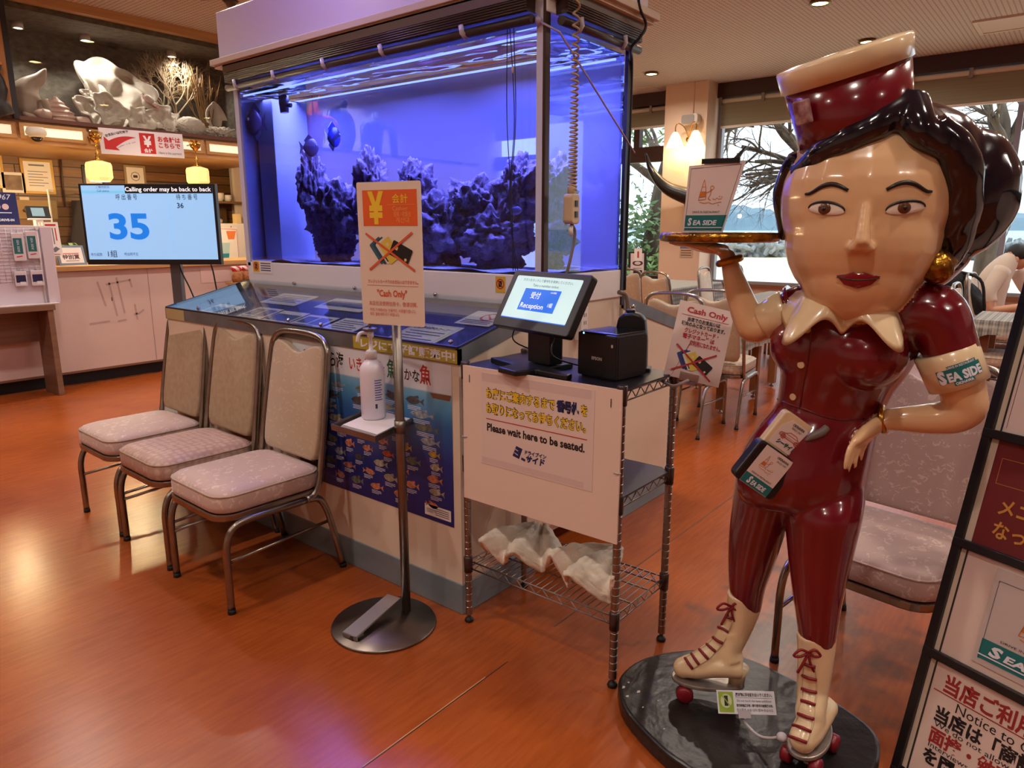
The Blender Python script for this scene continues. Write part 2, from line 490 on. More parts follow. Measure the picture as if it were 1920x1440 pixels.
# wall behind the counter: planks below the soffit
struct(MB().box((-4, 9.2, 0), (5.35, 9.3, 2.3)), 'wall_back', plank_mat(), origin=(0, 9.2, 0))
struct(MB().box((-4, 9.3, 2.2), (10.75, 9.45, CEIL)).box((5.35, 9.2, 0), (10.75, 9.3, 2.3)).box((5.15, 8.75, 0), (10.75, 8.8, CEIL)), 'wall_back', cream)
# window wall (sea side): sill, head beam, pillars
WX = 10.6
struct(MB().box((WX, -6, 0), (WX + 0.15, 9.6, 0.55)), 'wall_right', mat('dado_plaster', (205, 185, 168), 0.6))
struct(MB().box((WX - 0.06, -6, 0.55), (WX + 0.2, 9.6, 0.60)), 'trim_1', mat('brown_sill', (120, 76, 52), 0.4))
struct(MB().box((WX - 0.1, -6, 3.28), (WX + 0.15, 9.6, CEIL)), 'trim_2', dark_wood)
struct(MB().box((10.18, 4.6, 0), (WX + 0.1, 5.27, CEIL)), 'wall_pillar', pillar_paint)
struct(MB().box((10.18, -3.4, 0), (WX + 0.1, -2.7, CEIL)), 'wall_pillar', pillar_paint)
pane = glass_mat('window_glass', (250, 253, 252), 0.05)
def window(n, y0, y1, z0, z1, mats_, frames):
    w = MB()
    for a in frames: w.box(*a)
    o = struct(w, 'window_%d' % n, mats_)
    g = MB().quad((WX + 0.03, y0, z0), (WX + 0.03, y1, z0), (WX + 0.03, y1, z1), (WX + 0.03, y0, z1))
    g.build('pane', pane, o)
    return o
fr = [((WX-0.02, 4.53, 0.6), (WX+0.08, 4.6, 3.28)), ((WX-0.02, -2.7, 0.6), (WX+0.08, -2.63, 3.28)), ((WX, 0.86, 0.6), (WX+0.06, 0.92, 3.28)),
      ((WX-0.02, -2.7, 0.6), (WX+0.08, 4.6, 0.64)), ((WX-0.02, -2.7, 3.22), (WX+0.08, 4.6, 3.28))]
window(1, -2.7, 4.6, 0.6, 3.28, alu, fr)
fr = [((WX-0.04, 5.27, 3.16), (WX+0.08, 8.75, 3.28)), ((WX-0.04, 5.27, 2.45), (WX+0.08, 8.75, 2.68)), ((WX-0.04, 5.9, 2.68), (WX+0.08, 6.0, 3.16)),
      ((WX-0.04, 6.9, 2.68), (WX+0.08, 7.0, 3.16)), ((WX-0.04, 5.27, 0.6), (WX+0.08, 8.75, 0.66)), ((WX-0.02, 7.2, 0.6), (WX+0.08, 7.28, 2.45)), ((WX-0.04, 5.27, 2.68), (WX+0.06, 5.33, 3.16))]
window(2, 5.27, 8.75, 0.6, 3.28, dark_wood, fr)
fr = [((WX-0.02, -6, 0.6), (WX+0.08, -3.4, 0.66)), ((WX-0.02, -6, 3.2), (WX+0.08, -3.4, 3.28))]
window(3, -6, -3.4, 0.6, 3.28, alu, fr)
# roller screens drawn a little way down over the windows
scr = mat('grey_green_screen', (150, 148, 128), 0.7, noise_=((1, 1, 60), (130, 128, 110), 0.3))
def screen(y0, y1, zb, lab):
    r = thing('roller_screen', lab, 'blind', (WX - 0.1, (y0+y1)/2, zb))
    MB().box((WX-0.10, y0, zb), (WX-0.085, y1, 3.2)).build('screen_fabric', scr, r)
    MB().box((WX-0.11, y0, zb-0.03), (WX-0.075, y1, zb)).build('bottom_rail', white, r)
    MB().tube([(WX-0.13, y0, 3.22), (WX-0.13, y1, 3.22)], 0.03, 12).build('roller_tube', mat('pale_rail', (205, 200, 190), 0.4), r)
    k = y0 + 0.3
    while k < y1: MB().box((WX-0.17, k, 3.16), (WX-0.14, k+0.04, 3.27)).build('bracket', steel, r); k += 0.62
screen(-2.62, 4.52, 2.88, 'long grey roller screen half lowered over the sea window right of the pillar')
screen(5.33, 8.7, 2.98, 'grey roller screen behind the transom of the window left of the pillar')

# ================================================================== outdoors
G = -0.9
struct(MB().box((WX + 0.2, -60, G - 0.3), (64, 110, G)), 'ground_sand', mat('pale_sand', (226, 214, 180), 0.9, noise_=(0.6, (212, 198, 160), 0.3)), origin=(11, 0, G))
sea = mat('pale_sea', (104, 146, 166), 0.3, noise_=((0.02, 0.4, 1), (124, 162, 178), 0.3))
struct(MB().box((64, -3000, G - 1.2), (4000, 3000, G - 0.5)), 'ground_sea', sea, origin=(64, 0, G))
def hill(name, cx, cy, L, H, seed, lab):
    mb = MB(); n = 60; rings = []
    d = V((cx, cy, 0)).normalized(); s = V((-d.y, d.x, 0))
    for i in range(n + 1):
        t = i / n * 2 - 1
        h = H * max(0.02, (1 - abs(t) ** 2.2)) * (0.72 + 0.5 * noise.noise(V((t * 3, seed, 0))) + 0.12 * noise.noise(V((t * 22, seed, 4))))
        c = V((cx, cy, G - 1)) + s * (t * L)
        rings.append([c - d * 160, c - d * 90 + Z3 * h * 0.7, c + Z3 * h, c + d * 120])
    mb.loft(rings, smooth=False)
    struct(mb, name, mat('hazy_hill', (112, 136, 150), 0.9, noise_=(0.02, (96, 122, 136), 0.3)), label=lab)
p1 = at(1400, 425, 1900); hill('hill_island', p1.x, p1.y, 330, 64, 1.3, None)
p1 = at(1930, 425, 1700); hill('hill_island', p1.x, p1.y, 380, 42, 5.3, None)

# tetrapod breakwater
def tetra_mesh():
    mb = MB()
    for d in ((0,0,1), (0.943,0,-0.333), (-0.471,0.816,-0.333), (-0.471,-0.816,-0.333)):
        d = V(d); mb.tube([V((0,0,0)), d * 0.55, d * 1.25], [0.42, 0.38, 0.26], 8, smooth=False)
    return mb
tp = tetra_mesh().build('tetrapod', mat('grey_concrete', (158, 160, 158), 0.9, noise_=(2, (126, 128, 128), 0.3)), label='grey concrete tetrapod in the breakwater beyond the beach', cat='tetrapod', group='tetrapods of the breakwater', origin=(0, 0, 0))
rnd = random.Random(3)
first = True
def put_tetra(p, first):
    o = tp if first else tp.copy()
    if not first: COL.objects.link(o)
    o.scale = (0.62, 0.62, 0.62); o.location = p; o.rotation_euler = (rnd.uniform(0, 6), rnd.uniform(0, 6), rnd.uniform(0, 6))
for px0, px1, step, rows in ((1366, 1486, 7, 2), (1796, 1925, 7, 2)):
    x = px0
    while x < px1:
        for r_ in range(rows):
            p = at(x + rnd.uniform(-2, 2), 470, 62 + rnd.uniform(-1, 1) - r_ * 0.9)
            put_tetra(V((p.x, p.y, G + 0.1 + r_ * 0.75)), first); first = False
        x += step

# trees
bark = mat('grey_bark', (108, 92, 76), 0.9, noise_=((6, 6, 1.5), (66, 54, 44), 0.15), bump=(14, 0.8))
leaf = mat('green_leaves', (96, 132, 58), 0.6, noise_=(1.5, (132, 164, 84), 0.3))
def limb(mb, p, d, r, L, depth, rnd, droop=0.0, tips=None, mi=0, spread=0.7):
    pts = [V(p)]; rs = [r]; n = 5; d = V(d).normalized()
    for i in range(n):
        d = (d + V((rnd.uniform(-1,1), rnd.uniform(-1,1), rnd.uniform(-1,1))) * 0.22 + V((0, 0, -droop))).normalized()
        pts.append(pts[-1] + d * L / n); rs.append(r * (1 - 0.5 * (i + 1) / n))
    mb.tube(smooth_path(pts, 2), [rs[min(int(i/2), n)] for i in range(2*n+1)], 6 if depth > 1 else 4, mi, caps=False)
    if tips is not None and depth <= 1: tips.extend(pts[2:])
    if depth > 0:
        for i in range(rnd.randint(3, 4)):
            k = rnd.randint(2, n)
            q = (d + V((rnd.uniform(-1,1), rnd.uniform(-1,1), rnd.uniform(-0.8,0.8))) * spread * 1.4).normalized()
            limb(mb, pts[k], q, rs[k] * 0.6, L * rnd.uniform(0.5, 0.75), depth - 1, rnd, droop, tips, mi, spread)
def leaves(pts, rnd, n, size, rad):
    mb = MB()
    for _ in range(n):
        c = rnd.choice(pts) + V((rnd.gauss(0,1), rnd.gauss(0,1), rnd.gauss(0,1))) * rad
        a = V((rnd.uniform(-1,1), rnd.uniform(-1,1), rnd.uniform(-1,1))).normalized(); b = a.orthogonal().normalized()
        s = size * rnd.uniform(0.6, 1.3)
        mb.add([c - a*s, c + b*s*0.45, c + a*s, c - b*s*0.45], [(0, 1, 2, 3)])
    return mb
# broad trunk left of the pillar, with leaves
r1 = random.Random(11)
tb = at(1218, 560, 15.4); tb.z = G
t = thing('beach_tree', 'thick grey leaning tree trunk outside the window left of the pillar', 'tree', tb)
mb = MB(); tips = []
top = [tb, at(1222, 500, 15.4), at(1234, 420, 15.5), at(1246, 350, 15.6), at(1262, 290, 15.8), at(1285, 220, 16.0)]
mb.tube(smooth_path(top, 4), [0.31 - 0.007*i for i in range(21)], 10)
for k, d in ((3, (-0.4, 0.8, 0.5)), (4, (0.2, 1, 0.3)), (4, (-0.3, -1, 0.2)), (5, (0, 0.6, 0.7)), (5, (0, -0.8, 0.5))):
    limb(mb, top[k], d, 0.09, 1.7, 3, r1, 0.02, tips)
mb.build('trunk', bark, t)
tips = [p for p in tips if p.dot(CR)/p.dot(CF) < 0.216]
leaves(tips, r1, 900, 0.10, 0.18).build('foliage', leaf, t)
# bare spreading trees before the sea window
r1 = random.Random(5)
def bare(lab, base_px, D, aims, depth, seed):
    r1 = random.Random(seed)
    b = at(*base_px, D)
    t = thing('bare_tree', lab, 'tree', (b.x, b.y, G))
    mb = MB(); mb.tube(smooth_path([V((b.x, b.y, G)), V((b.x, b.y, G)).lerp(b, 0.5) + V((0.1, 0.1, 0)), b], 5), [0.2 - 0.006*i for i in range(11)], 8)
    for (ax, ay, dd, r, L) in aims:
        e = at(ax, ay, dd); limb(mb, b, e - b, r, (e - b).length * L, depth, r1, 0.012, None, 0, 0.65)
    mb.build('branches', bark, t)
bare('bare branching tree outside the sea window just right of the pillar', (1560, 330), 13.6,
     [(1400, 235, 13.2, 0.08, 0.95), (1380, 300, 13.8, 0.07, 1.0), (1420, 180, 13.4, 0.09, 0.9), (1460, 330, 13.0, 0.05, 0.9), (1390, 270, 14.2, 0.06, 1.0), (1600, 200, 14, 0.08, 0.9), (1440, 250, 13.6, 0.06, 1.0), (1400, 330, 13.4, 0.045, 1.0)], 4, 21)
bare('bare grey tree with a forked trunk behind the statue hair', (1880, 330), 13.0,
     [(1840, 170, 13, 0.13, 0.9), (1900, 200, 12.6, 0.09, 1.0), (1930, 260, 13.2, 0.06, 1.0), (1860, 230, 13.4, 0.06, 1.0), (1960, 170, 13, 0.08, 1.0), (1900, 400, 12.8, 0.03, 1.3)], 3, 22)
# shrubs on the left
r1 = random.Random(9)
shrub_dark = mat('dark_green_leaves', (70, 104, 56), 0.6, noise_=(1.2, (104, 138, 78), 0.3))
for i, (px, py, D, R, H, m_, lab) in enumerate(((1196, 480, 15.5, 1.1, 1.9, shrub_dark, 'tall dark green shrub outside the window left of the leaning trunk'),
                                     (1250, 500, 14.6, 0.6, 1.0, leaf, 'small light green bush between the leaning trunk and the pillar'),
                                     (1180, 520, 13.6, 0.6, 1.0, leaf, 'light green bush low outside beside the aquarium edge'))):
    c = at(px, py, D); c.z = G
    s = thing('shrub', lab, 'shrub', c)
    mb = MB()
    for k in range(7):
        a = k * 0.9; mb.tube([c, c + V((math.cos(a)*R*0.3, math.sin(a)*R*0.3, H*0.6)), c + V((math.cos(a)*R*0.6, math.sin(a)*R*0.6, H*1.1))], [0.03, 0.02, 0.01], 5)
    mb.build('stem', bark, s)
    pts = [c + V((r1.gauss(0, R*0.42), r1.gauss(0, R*0.42), abs(r1.gauss(H*0.75, H*0.4)))) for _ in range(160)]
    leaves(pts, r1, 1700, 0.10, 0.16).build('foliage', m_, s)
# ================================================================== aquarium and the display cases round it
case_white = mat('aged_white_laminate', (226, 208, 188), 0.45, noise_=((2, 2, 5), (212, 192, 168), 0.3))
plinth_m = mat('pale_blue_kick_metal', (142, 158, 168), 0.4, 0.3, noise_=((3, 3, 12), (118, 132, 140), 0.3))
YE, YL = 1.65, 3.73          # near end, far end
def wing(lab, pts, strip, glass_e, board_col):
    """pts: (x, z) profile of the body"""
    r = thing('display_case', lab, 'display case', (sum(p[0] for p in pts)/len(pts), (YE+YL)/2, 0))
    fr = Frame((0, YL, 0), X3, Z3)   # normal -Y
    MB().prism(fr, pts, 0, YL - YE).build('cabinet_body', case_white, r)
    return r
# front wing, towards the waiting chairs
w1 = wing('long white slanted display case in front of the aquarium, behind the waiting chairs', [(1.755, 0.12), (2.25, 0.12), (2.25, 1.06), (1.755, 0.945)], None, None, None)
MB().box((1.75, YE-0.005, 0), (2.2, YL+0.005, 0.12)).build('plinth', plinth_m, w1, bevel=0.003)
fr = Frame((0, YL+0.006, 0), X3, Z3)
mb = MB().prism(fr, [(1.749, 0.945), (1.765, 0.945), (1.765, 1.0), (1.749, 1.0)], 0, YL-YE+0.012)
end = [(1.749, 0.945), (2.25, 1.06), (2.25, 1.118), (1.749, 1.0)]
mb.prism(Frame((0, YE+0.01, 0), X3, Z3), end, 0, 0.016); mb.prism(Frame((0, YL+0.006, 0), X3, Z3), end, 0, 0.016)
mb.build('edge_strip', mat('grey_edge_strip', (128, 130, 134), 0.4, 0.5, noise_=(8, (104, 108, 110), 0.2)), w1)
tape = MB().rect(Frame((1.7485, YL, 0.946), -Y3, Z3), 0.0, 0, 0.19, 0.054, 0)
tape.build('tape', mat('yellowed_tape', (178, 158, 112), 0.5), w1, label='yellowed tape at the left end of the edge')
SL = V((0.5, 0, 0.118)).normalized()
top = Frame((1.76, YL-0.01, 0.965), -Y3, SL)       # board under the glass; x runs towards the near end, y up the slope
LB = YL - YE - 0.02
MB().rect(top, 0, 0, LB, 0.5).build('display_board', mat('reflection_blue_board', (38, 40, 96), 0.5), w1)  # dark board, with the tank's blue reflection put into its colour
gt = Frame((1.752, YL, 1.001), -Y3, SL)
MB().fbox(gt, 0, 0, YL-YE, 0.512, 0, 0.006).build('glass_top', glass_mat('case_glass', (244, 250, 250), 0.06), w1)
for x, y in ((0.28, 0.03), (1.05, 0.03), (1.28, 0.03), (2.02, 0.03), (0.45, 0.49), (0.95, 0.49), (1.5, 0.49)): MB().ball(gt.p(x, y, 0.008), 0.009, 10, 6).build('glass_stud', chrome, w1)
trim_black = mat('black_edge', (14, 12, 14), 0.4)
MB().fbox(gt, 0, -0.003, YL-YE, 0.004, -0.004, 0.007).fbox(gt, -0.003, 0, 0.004, 0.512, -0.004, 0.007).fbox(gt, YL-YE-0.004, 0, YL-YE+0.003, 0.512, -0.004, 0.007).build('glass_edge_trim', trim_black, w1)
# cards under the glass
ink = mat('dark_ink', (52, 46, 92), 0.6); photo_ink = mat('photo_print', (96, 112, 168), 0.4, noise_=(30, (40, 52, 110), 0.3)); red_ink = mat('red_ink', (186, 34, 36), 0.5)
def card(x, y, w, h, kind, lab, ang=0.0):
    f2 = top.sub(x, y, ang, 0.004)
    r = thing('info_card', lab, 'card', f2.p(w/2, 0), 0, 'cards under the display glass')
    MB().fbox(f2, 0, 0, w, h, 0, 0.003).build('card_sheet', paper, r)
    mb = MB()
    if kind == 't':
        for k in range(5): mb.line(f2, w*0.1, h*(0.8-k*0.14), w*(0.9 - 0.2*(k % 3 == 2)), h*(0.8-k*0.14), h*0.05, 0, 0.0036)
    elif kind == 'p':
        mb.rect(f2, w*0.08, h*0.35, w*0.48, h*0.85, 1, 0.0036); mb.rect(f2, w*0.54, h*0.3, w*0.94, h*0.85, 1, 0.0036)
        for k in range(2): mb.line(f2, w*0.08, h*(0.12+k*0.11), w*0.8, h*(0.12+k*0.11), h*0.05, 0, 0.0036)
    elif kind == 'b':
        mb.rect(f2, w*0.05, h*0.25, w*0.95, h*0.75, 1, 0.0036)
    elif kind == 'f':
        q = [(0.05,0.05),(0.95,0.05),(0.95,0.95),(0.05,0.95),(0.05,0.05)]
        mb.pline(f2, [(a*w, b*h) for a, b in q], 0.002, 0, 0.0036)
        mb.text(f2, 'お魚募金箱のコーナー', w/2, h*0.72, h*0.11, 0, 0.0036, maxw=w*0.84, bold=0.02)
        for k in range(4): mb.line(f2, w*0.12, h*(0.58-k*0.13), w*(0.88 - 0.3*(k == 2)), h*(0.58-k*0.13), h*0.04, 0, 0.0036)
    elif kind == 'n':
        mb.ring(f2, w*0.62, h*0.6, h*0.24, h*0.07, 2, 0.0036); mb.line(f2, w*0.62-h*0.16, h*0.76, w*0.62+h*0.16, h*0.44, h*0.06, 2, 0.0037)
        for k in range(3): mb.line(f2, w*0.1, h*(0.3-k*0.1), w*0.9, h*(0.3-k*0.1), h*0.05, 0, 0.0036)
    mb.build('printing', [ink, photo_ink, red_ink], r)
cx = [(0.18, 0.05, 0.24, 0.15, 'b', 'white photo card far left under the display glass, front row'), (0.42, 0.28, 0.3, 0.15, 't', 'wide white text card under the glass, back row far left'),
      (0.52, 0.06, 0.2, 0.16, 'p', 'white two-photo card under the glass above the middle chair'), (0.74, 0.05, 0.2, 0.16, 'b', 'white card with one broad picture, right of the two-photo card'),
      (0.96, 0.05, 0.21, 0.15, 'p', 'white card with two blue pictures above the nearest chair'), (0.86, 0.29, 0.34, 0.14, 'b', 'wide card with a dark printed strip, back row beside the cashier sign'),
      (1.2, 0.06, 0.2, 0.15, 't', 'white text card under the glass, left of the cashier sign'), (1.62, 0.06, 0.25, 0.19, 'f', 'framed white notice card at the near end of the display glass'),
      (1.78, 0.29, 0.18, 0.15, 'n', 'white card with a red no-photo ring beside the monitor')]
for c in cx: card(*c)
# back wing, towards the tables
w2 = wing('white slanted display case on the table side of the aquarium, behind the wire rack', [(2.86, 0.12), (3.42, 0.12), (3.42, 0.90), (2.86, 1.06)], None, None, None)
MB().box((2.9, YE-0.004, 0), (3.41, YL+0.004, 0.12)).build('plinth', plinth_m, w2, bevel=0.003)
MB().prism(Frame((0, YE+0.01, 0), X3, Z3), [(2.86, 1.045), (3.425, 0.885), (3.425, 0.945), (2.86, 1.105)], 0, 0.016).build('edge_strip', MATS['grey_edge_strip'], w2)
MB().prism(Frame((0, YL, 0), X3, Z3), [(2.86, 1.06), (3.42, 0.90), (3.42, 0.94), (2.86, 1.10)], 0, YL-YE-0.01).build('sloped_top', mat('reflection_blue_board'), w2)

# aquarium
AX0, AX1 = 2.25, 2.83
aq = thing('aquarium', 'large blue-lit aquarium tank with a white hood and dark rolled blinds', 'aquarium', (2.54, 2.69, 0))
MB().box((2.26, 1.70, 0.1), (2.85, YL-0.01, 1.13)).box((2.27, 1.66, 0.16), (2.845, 1.7, 1.13)).build('tank_base', case_white, aq)
curb = mat('white_curb', (228, 222, 222), 0.3)
mb = MB().box((AX0-0.012, YE-0.0, 1.10), (AX1+0.02, YL+0.0, 1.222))
mb.build('tank_curb', curb, aq, bevel=0.004)
tglass = glass_mat('tank_acrylic', (238, 244, 255), 0.07)
mb = MB()
mb.quad((AX0, YE+0.01, 1.22), (AX0, YL, 1.22), (AX0, YL, 2.17), (AX0, YE+0.01, 2.17))
mb.quad((AX0, YE+0.01, 1.22), (AX0, YE+0.01, 2.17), (AX1, YE+0.01, 2.17), (AX1, YE+0.01, 1.22))
mb.quad((AX1, YE+0.01, 1.22), (AX1, YE+0.01, 2.17), (AX1, YL, 2.17), (AX1, YL, 1.22))
mb.quad((AX0, YL, 1.22), (AX0, YL, 2.17), (AX1, YL, 2.17), (AX1, YL, 1.22))
mb.build('tank_glass', tglass, aq)
# posts at the corners
mb = MB().box((AX0-0.016, YE-0.006, 1.10), (AX0+0.012, YE+0.006, 2.25), 0).box((AX0-0.018, YE+0.006, 1.22), (AX0-0.001, YE+0.034, 2.2), 1)
mb.build('corner_post', [mat('bronze_post', (74, 52, 44), 0.3, 0.6), mat('pale_sealed_joint', (206, 206, 226), 0.3)], aq)
MB().box((AX1-0.004, YE-0.006, 1.11), (AX1+0.022, YE+0.01, 2.2), 0).build('corner_post', mat('grey_dark_post', (62, 60, 66), 0.35, 0.5), aq)
MB().box((AX0-0.012, YL-0.03, 1.2), (AX0+0.004, YL+0.01, 2.17), 0).build('corner_post', mat('pale_sealed_joint'), aq)
# hood: white fascia, ledge, blinds
hood_m = mat('glossy_white_hood', (214, 206, 218), 0.18)
mb = MB().box((2.20, YE-0.06, 2.285), (2.88, YL+0.06, 2.52))
mb.build('hood', hood_m, aq, bevel=0.004)
mb = MB().box((2.165, YE-0.1, 2.255), (2.915, YL+0.1, 2.285), 0).box((2.18, YE-0.08, 2.24), (2.9, YL+0.08, 2.256), 0).box((2.235, YE-0.01, 2.165), (2.86, YL+0.01, 2.24), 1)
mb.build('hood_ledge', [mat('aged_cream_moulding', (206, 188, 164), 0.5), mat('white_curb')], aq, bevel=0.003)
# water: a ripple-topped body inside the panes
def water_mat():
    m = bpy.data.materials.new('tank_water'); m.use_nodes = True; nt = m.node_tree; nt.nodes.clear()
    out = nt.nodes.new('ShaderNodeOutputMaterial'); g = nt.nodes.new('ShaderNodeBsdfRefraction')
    g.inputs['IOR'].default_value = 1.33; g.inputs['Roughness'].default_value = 0.0; g.inputs['Color'].default_value = (0.9, 0.94, 1, 1)
    gl = nt.nodes.new('ShaderNodeBsdfGlossy'); gl.inputs['Roughness'].default_value = 0.01
    fr_ = nt.nodes.new('ShaderNodeFresnel'); fr_.inputs['IOR'].default_value = 1.33
    mx = nt.nodes.new('ShaderNodeMixShader')
    nt.links.new(fr_.outputs[0], mx.inputs[0]); nt.links.new(g.outputs[0], mx.inputs[1]); nt.links.new(gl.outputs[0], mx.inputs[2])
    nt.links.new(mx.outputs[0], out.inputs[0]); return m
WZ = 2.125
x0, x1, y0, y1 = AX0+0.004, AX1-0.004, YE+0.014, YL-0.004
nx, ny = 24, 90
mb = MB(); grid = []
for j in range(ny+1):
    for i in range(nx+1):
        x = x0+(x1-x0)*i/nx; y = y0+(y1-y0)*j/ny
        e = min(i, nx-i, 3)/3 * min(j, ny-j, 3)/3
        z = WZ + e*0.006*noise.noise(V((x*14, y*5, 0))) + e*0.0025*noise.noise(V((x*40, y*16, 3)))
        grid.append(V((x, y, z)))
W = nx+1
tri = [(j*W+i, j*W+i+1, (j+1)*W+i+1, (j+1)*W+i) for j in range(ny) for i in range(nx)]
mb.add(grid, tri, 0, True)
b = [V((x0,y0,1.215)), V((x1,y0,1.215)), V((x1,y1,1.215)), V((x0,y1,1.215))]
edge = lambda idx, p, q: mb.add([p, q] + [grid[k] for k in reversed(idx)], [tuple(range(2+len(idx)))], 0)
edge([i for i in range(W)], b[0], b[1])
edge([j*W+nx for j in range(ny+1)], b[1], b[2])
edge([ny*W+nx-i for i in range(W)], b[2], b[3])
edge([(ny-j)*W for j in range(ny+1)], b[3], b[0])
mb.add(b, [(0, 3, 2, 1)], 0)
wo = mb.build('water', water_mat(), aq)
bm = bmesh.new(); bm.from_mesh(wo.data); bmesh.ops.recalc_face_normals(bm, faces=bm.faces)
if bm.calc_volume(signed=True) < 0: bmesh.ops.reverse_faces(bm, faces=bm.faces)
bm.to_mesh(wo.data); bm.free()
# film added to catch the blue light and glow, white overflow column, sand
film = glass_mat('added_frosted_film', (255, 255, 255), 0.04, 0.3, frost=(214, 220, 255), frost_fac=0.5)
MB().quad((AX1-0.012, YE+0.03, 1.225), (AX1-0.012, YL-0.02, 1.225), (AX1-0.012, YL-0.02, 2.10), (AX1-0.012, YE+0.03, 2.10)).quad((AX0+0.02, YL-0.012, 1.225), (AX1-0.012, YL-0.012, 1.225), (AX1-0.012, YL-0.012, 2.10), (AX0+0.02, YL-0.012, 2.10)).build('added_glow_film', film, aq)
MB().box((2.42, 3.545, 1.222), (2.815, 3.70, 2.09)).build('overflow_column', mat('white_acrylic', (222, 226, 240), 0.4), aq, bevel=0.004)
sb = MB(); gx, gy = 10, 40; pts = []
for j in range(gy+1):
    for i in range(gx+1):
        x = x0+0.004+(x1-x0-0.02)*i/gx; y = y0+0.004+(y1-y0-0.008)*j/gy
        pts.append(V((x, y, 1.232 + 0.012*noise.noise(V((x*8, y*6, 1))))))
sb.add(pts, [(j*(gx+1)+i, j*(gx+1)+i+1, (j+1)*(gx+1)+i+1, (j+1)*(gx+1)+i) for j in range(gy) for i in range(gx)], 0, True)
sb.build('sand_bed', mat('coral_sand', (190, 190, 196), 0.9, bump=(120, 0.6)), aq, kind='stuff')
# bars added to glow as the bright water line, and a pump
wl_glow = mat('waterline_glow', (90, 110, 255), 0.4, emit=(120, 140, 255), estr=3.2)
for x in (AX0+0.012, AX1-0.05):
    b_ = MB().box((x, YE+0.05, 2.098), (x+0.008, YL-0.05, 2.106)).build('waterline_glow_bar', wl_glow, aq)
for yy in (2.0, 2.7, 3.35):
    lamp('AREA', 'tank_light', (2.55, yy, 2.085), 33, (0.17, 0.19, 1.0), 0.3, 0.55, parent=aq, spread=2.6)
pm = MB().lathe([(0.03, -0.05), (0.036, 0), (0.036, 0.03), (0.02, 0.04)], (2.40, 3.42, 2.05), 14).tube([(2.40, 3.42, 2.04), (2.39, 3.35, 2.03)], 0.012, 8)
pm.build('circulation_pump', black, aq)
# bracket on the hood; violet panel and arm added to tint the fascia
fx = thing('hood_light_fixture', 'perforated metal light bracket coloured by blue light, with an added violet panel, on top of the aquarium hood', 'light', (2.5, 3.3, 2.52))
mb = MB()
for yy in (3.22, 3.38):
    mb.box((2.40, yy, 2.52), (2.415, yy+0.05, 2.95))
mb.box((2.38, 3.2, 2.9), (2.43, 3.45, 2.94))
mb.build('bracket', mat('blue_lit_metal', (120, 124, 190), 0.3, 0.7), fx)  # blue light falling on the bracket is put into its metal colour
MB().box((2.0, 3.28, 2.93), (2.43, 3.33, 2.95)).build('added_panel_arm', mat('blue_lit_metal'), fx)
b_ = MB().box((1.96, 1.9, 2.90), (2.06, 3.4, 2.925)).build('added_violet_panel', mat('added_violet_glow', (150, 120, 255), 0.4, emit=(120, 100, 255), estr=6.0), fx)
lamp('AREA', 'added_fascia_glow', (2.01, 2.65, 2.89), 7, (0.45, 0.32, 1.0), 0.08, 1.5, aim=(2.15, 2.65, 2.4), parent=fx)

# rolled blinds under the hood
bl_m = mat('dark_brown_blind', (44, 30, 28), 0.4, noise_=((1, 1, 90), (66, 46, 40), 0.2))
def blind(p0, p1, out, lab, brackets):
    p0, p1, out = V(p0), V(p1), V(out)
    d = (p1 - p0).normalized(); L = (p1 - p0).length
    r = thing('rolled_blind', lab, 'blind', (p0+p1)/2)
    fr = Frame(p0, d, Z3)
    s = 1 if fr.n.dot(out) > 0 else -1
    fb = lambda m_, a, b, c, e, z0, z1: m_.fbox(fr, a, b, c, e, min(s*z0, s*z1), max(s*z0, s*z1))
    fb(MB(), 0, 0.06, L, 0.1, 0.0, 0.05).build('head_rail', mat('brown_head_rail', (92, 70, 52), 0.4), r)
    m_ = MB(); fb(m_, 0.01, 0.012, L-0.01, 0.058, 0.0, 0.045)
    for k in range(5): m_.tube([fr.p(0.01, 0.018+0.009*k, s*0.047), fr.p(L-0.01, 0.018+0.009*k, s*0.047)], 0.005, 6)
    m_.build('folded_slats', bl_m, r)
    MB().tube([fr.p(0, -0.012, s*0.03), fr.p(L, -0.012, s*0.03)], 0.017, 12).build('bottom_roll', bl_m, r)
    for x in brackets:
        MB().tube([fr.p(x, 0.015, s*0.05), fr.p(x+0.006, -0.012, s*0.051), fr.p(x+0.012, -0.032, s*0.03)], 0.008, 6, flat=(d, 1.6)).build('plastic_clip', mat('clear_clip', (190, 184, 190), 0.2), r)
    return r
blind((AX0-0.02, YL, 2.15), (AX0-0.02, YE+0.03, 2.15), (-1, 0, 0), 'dark brown blind rolled up along the long side of the aquarium', (0.1, 0.45, 0.85, 1.25, 1.72))
blind((AX0+0.03, YE-0.01, 2.15), (AX1+0.02, YE-0.01, 2.15), (0, -1, 0), 'dark brown blind rolled up over the short end of the aquarium', (0.1, 0.42))
# cords and wand of the blinds
cd = mat('black_cord', (22, 18, 22), 0.6)
r = thing('blind_cord', 'thin dark pull cords hanging down the tank beside the corner post', 'cord', (AX0-0.04, 1.78, 1.3))
for dx, sw in ((0.0, 0.012), (0.012, -0.012), (0.03, 0.0)):
    MB().tube(smooth_path([(AX0-0.045, 1.80-dx, 2.14), (AX0-0.045, 1.79-dx+sw, 1.8), (AX0-0.045, 1.785-sw*0.5, 1.5), (AX0-0.045, 1.76+sw, 1.24)], 6), 0.0018, 5).build('strand', cd, r)
MB().ball((AX0-0.045, 1.772, 1.98), (0.006, 0.006, 0.014), 8, 6).build('tassel', mat('cream_tassel', (190, 170, 150), 0.5), r)
wd = MB().tube([(AX0-0.03, YE+0.02, 2.135), (AX0+0.0, YE-0.055, 2.09), (AX1-0.02, YE-0.06, 1.72)], 0.004, 8)
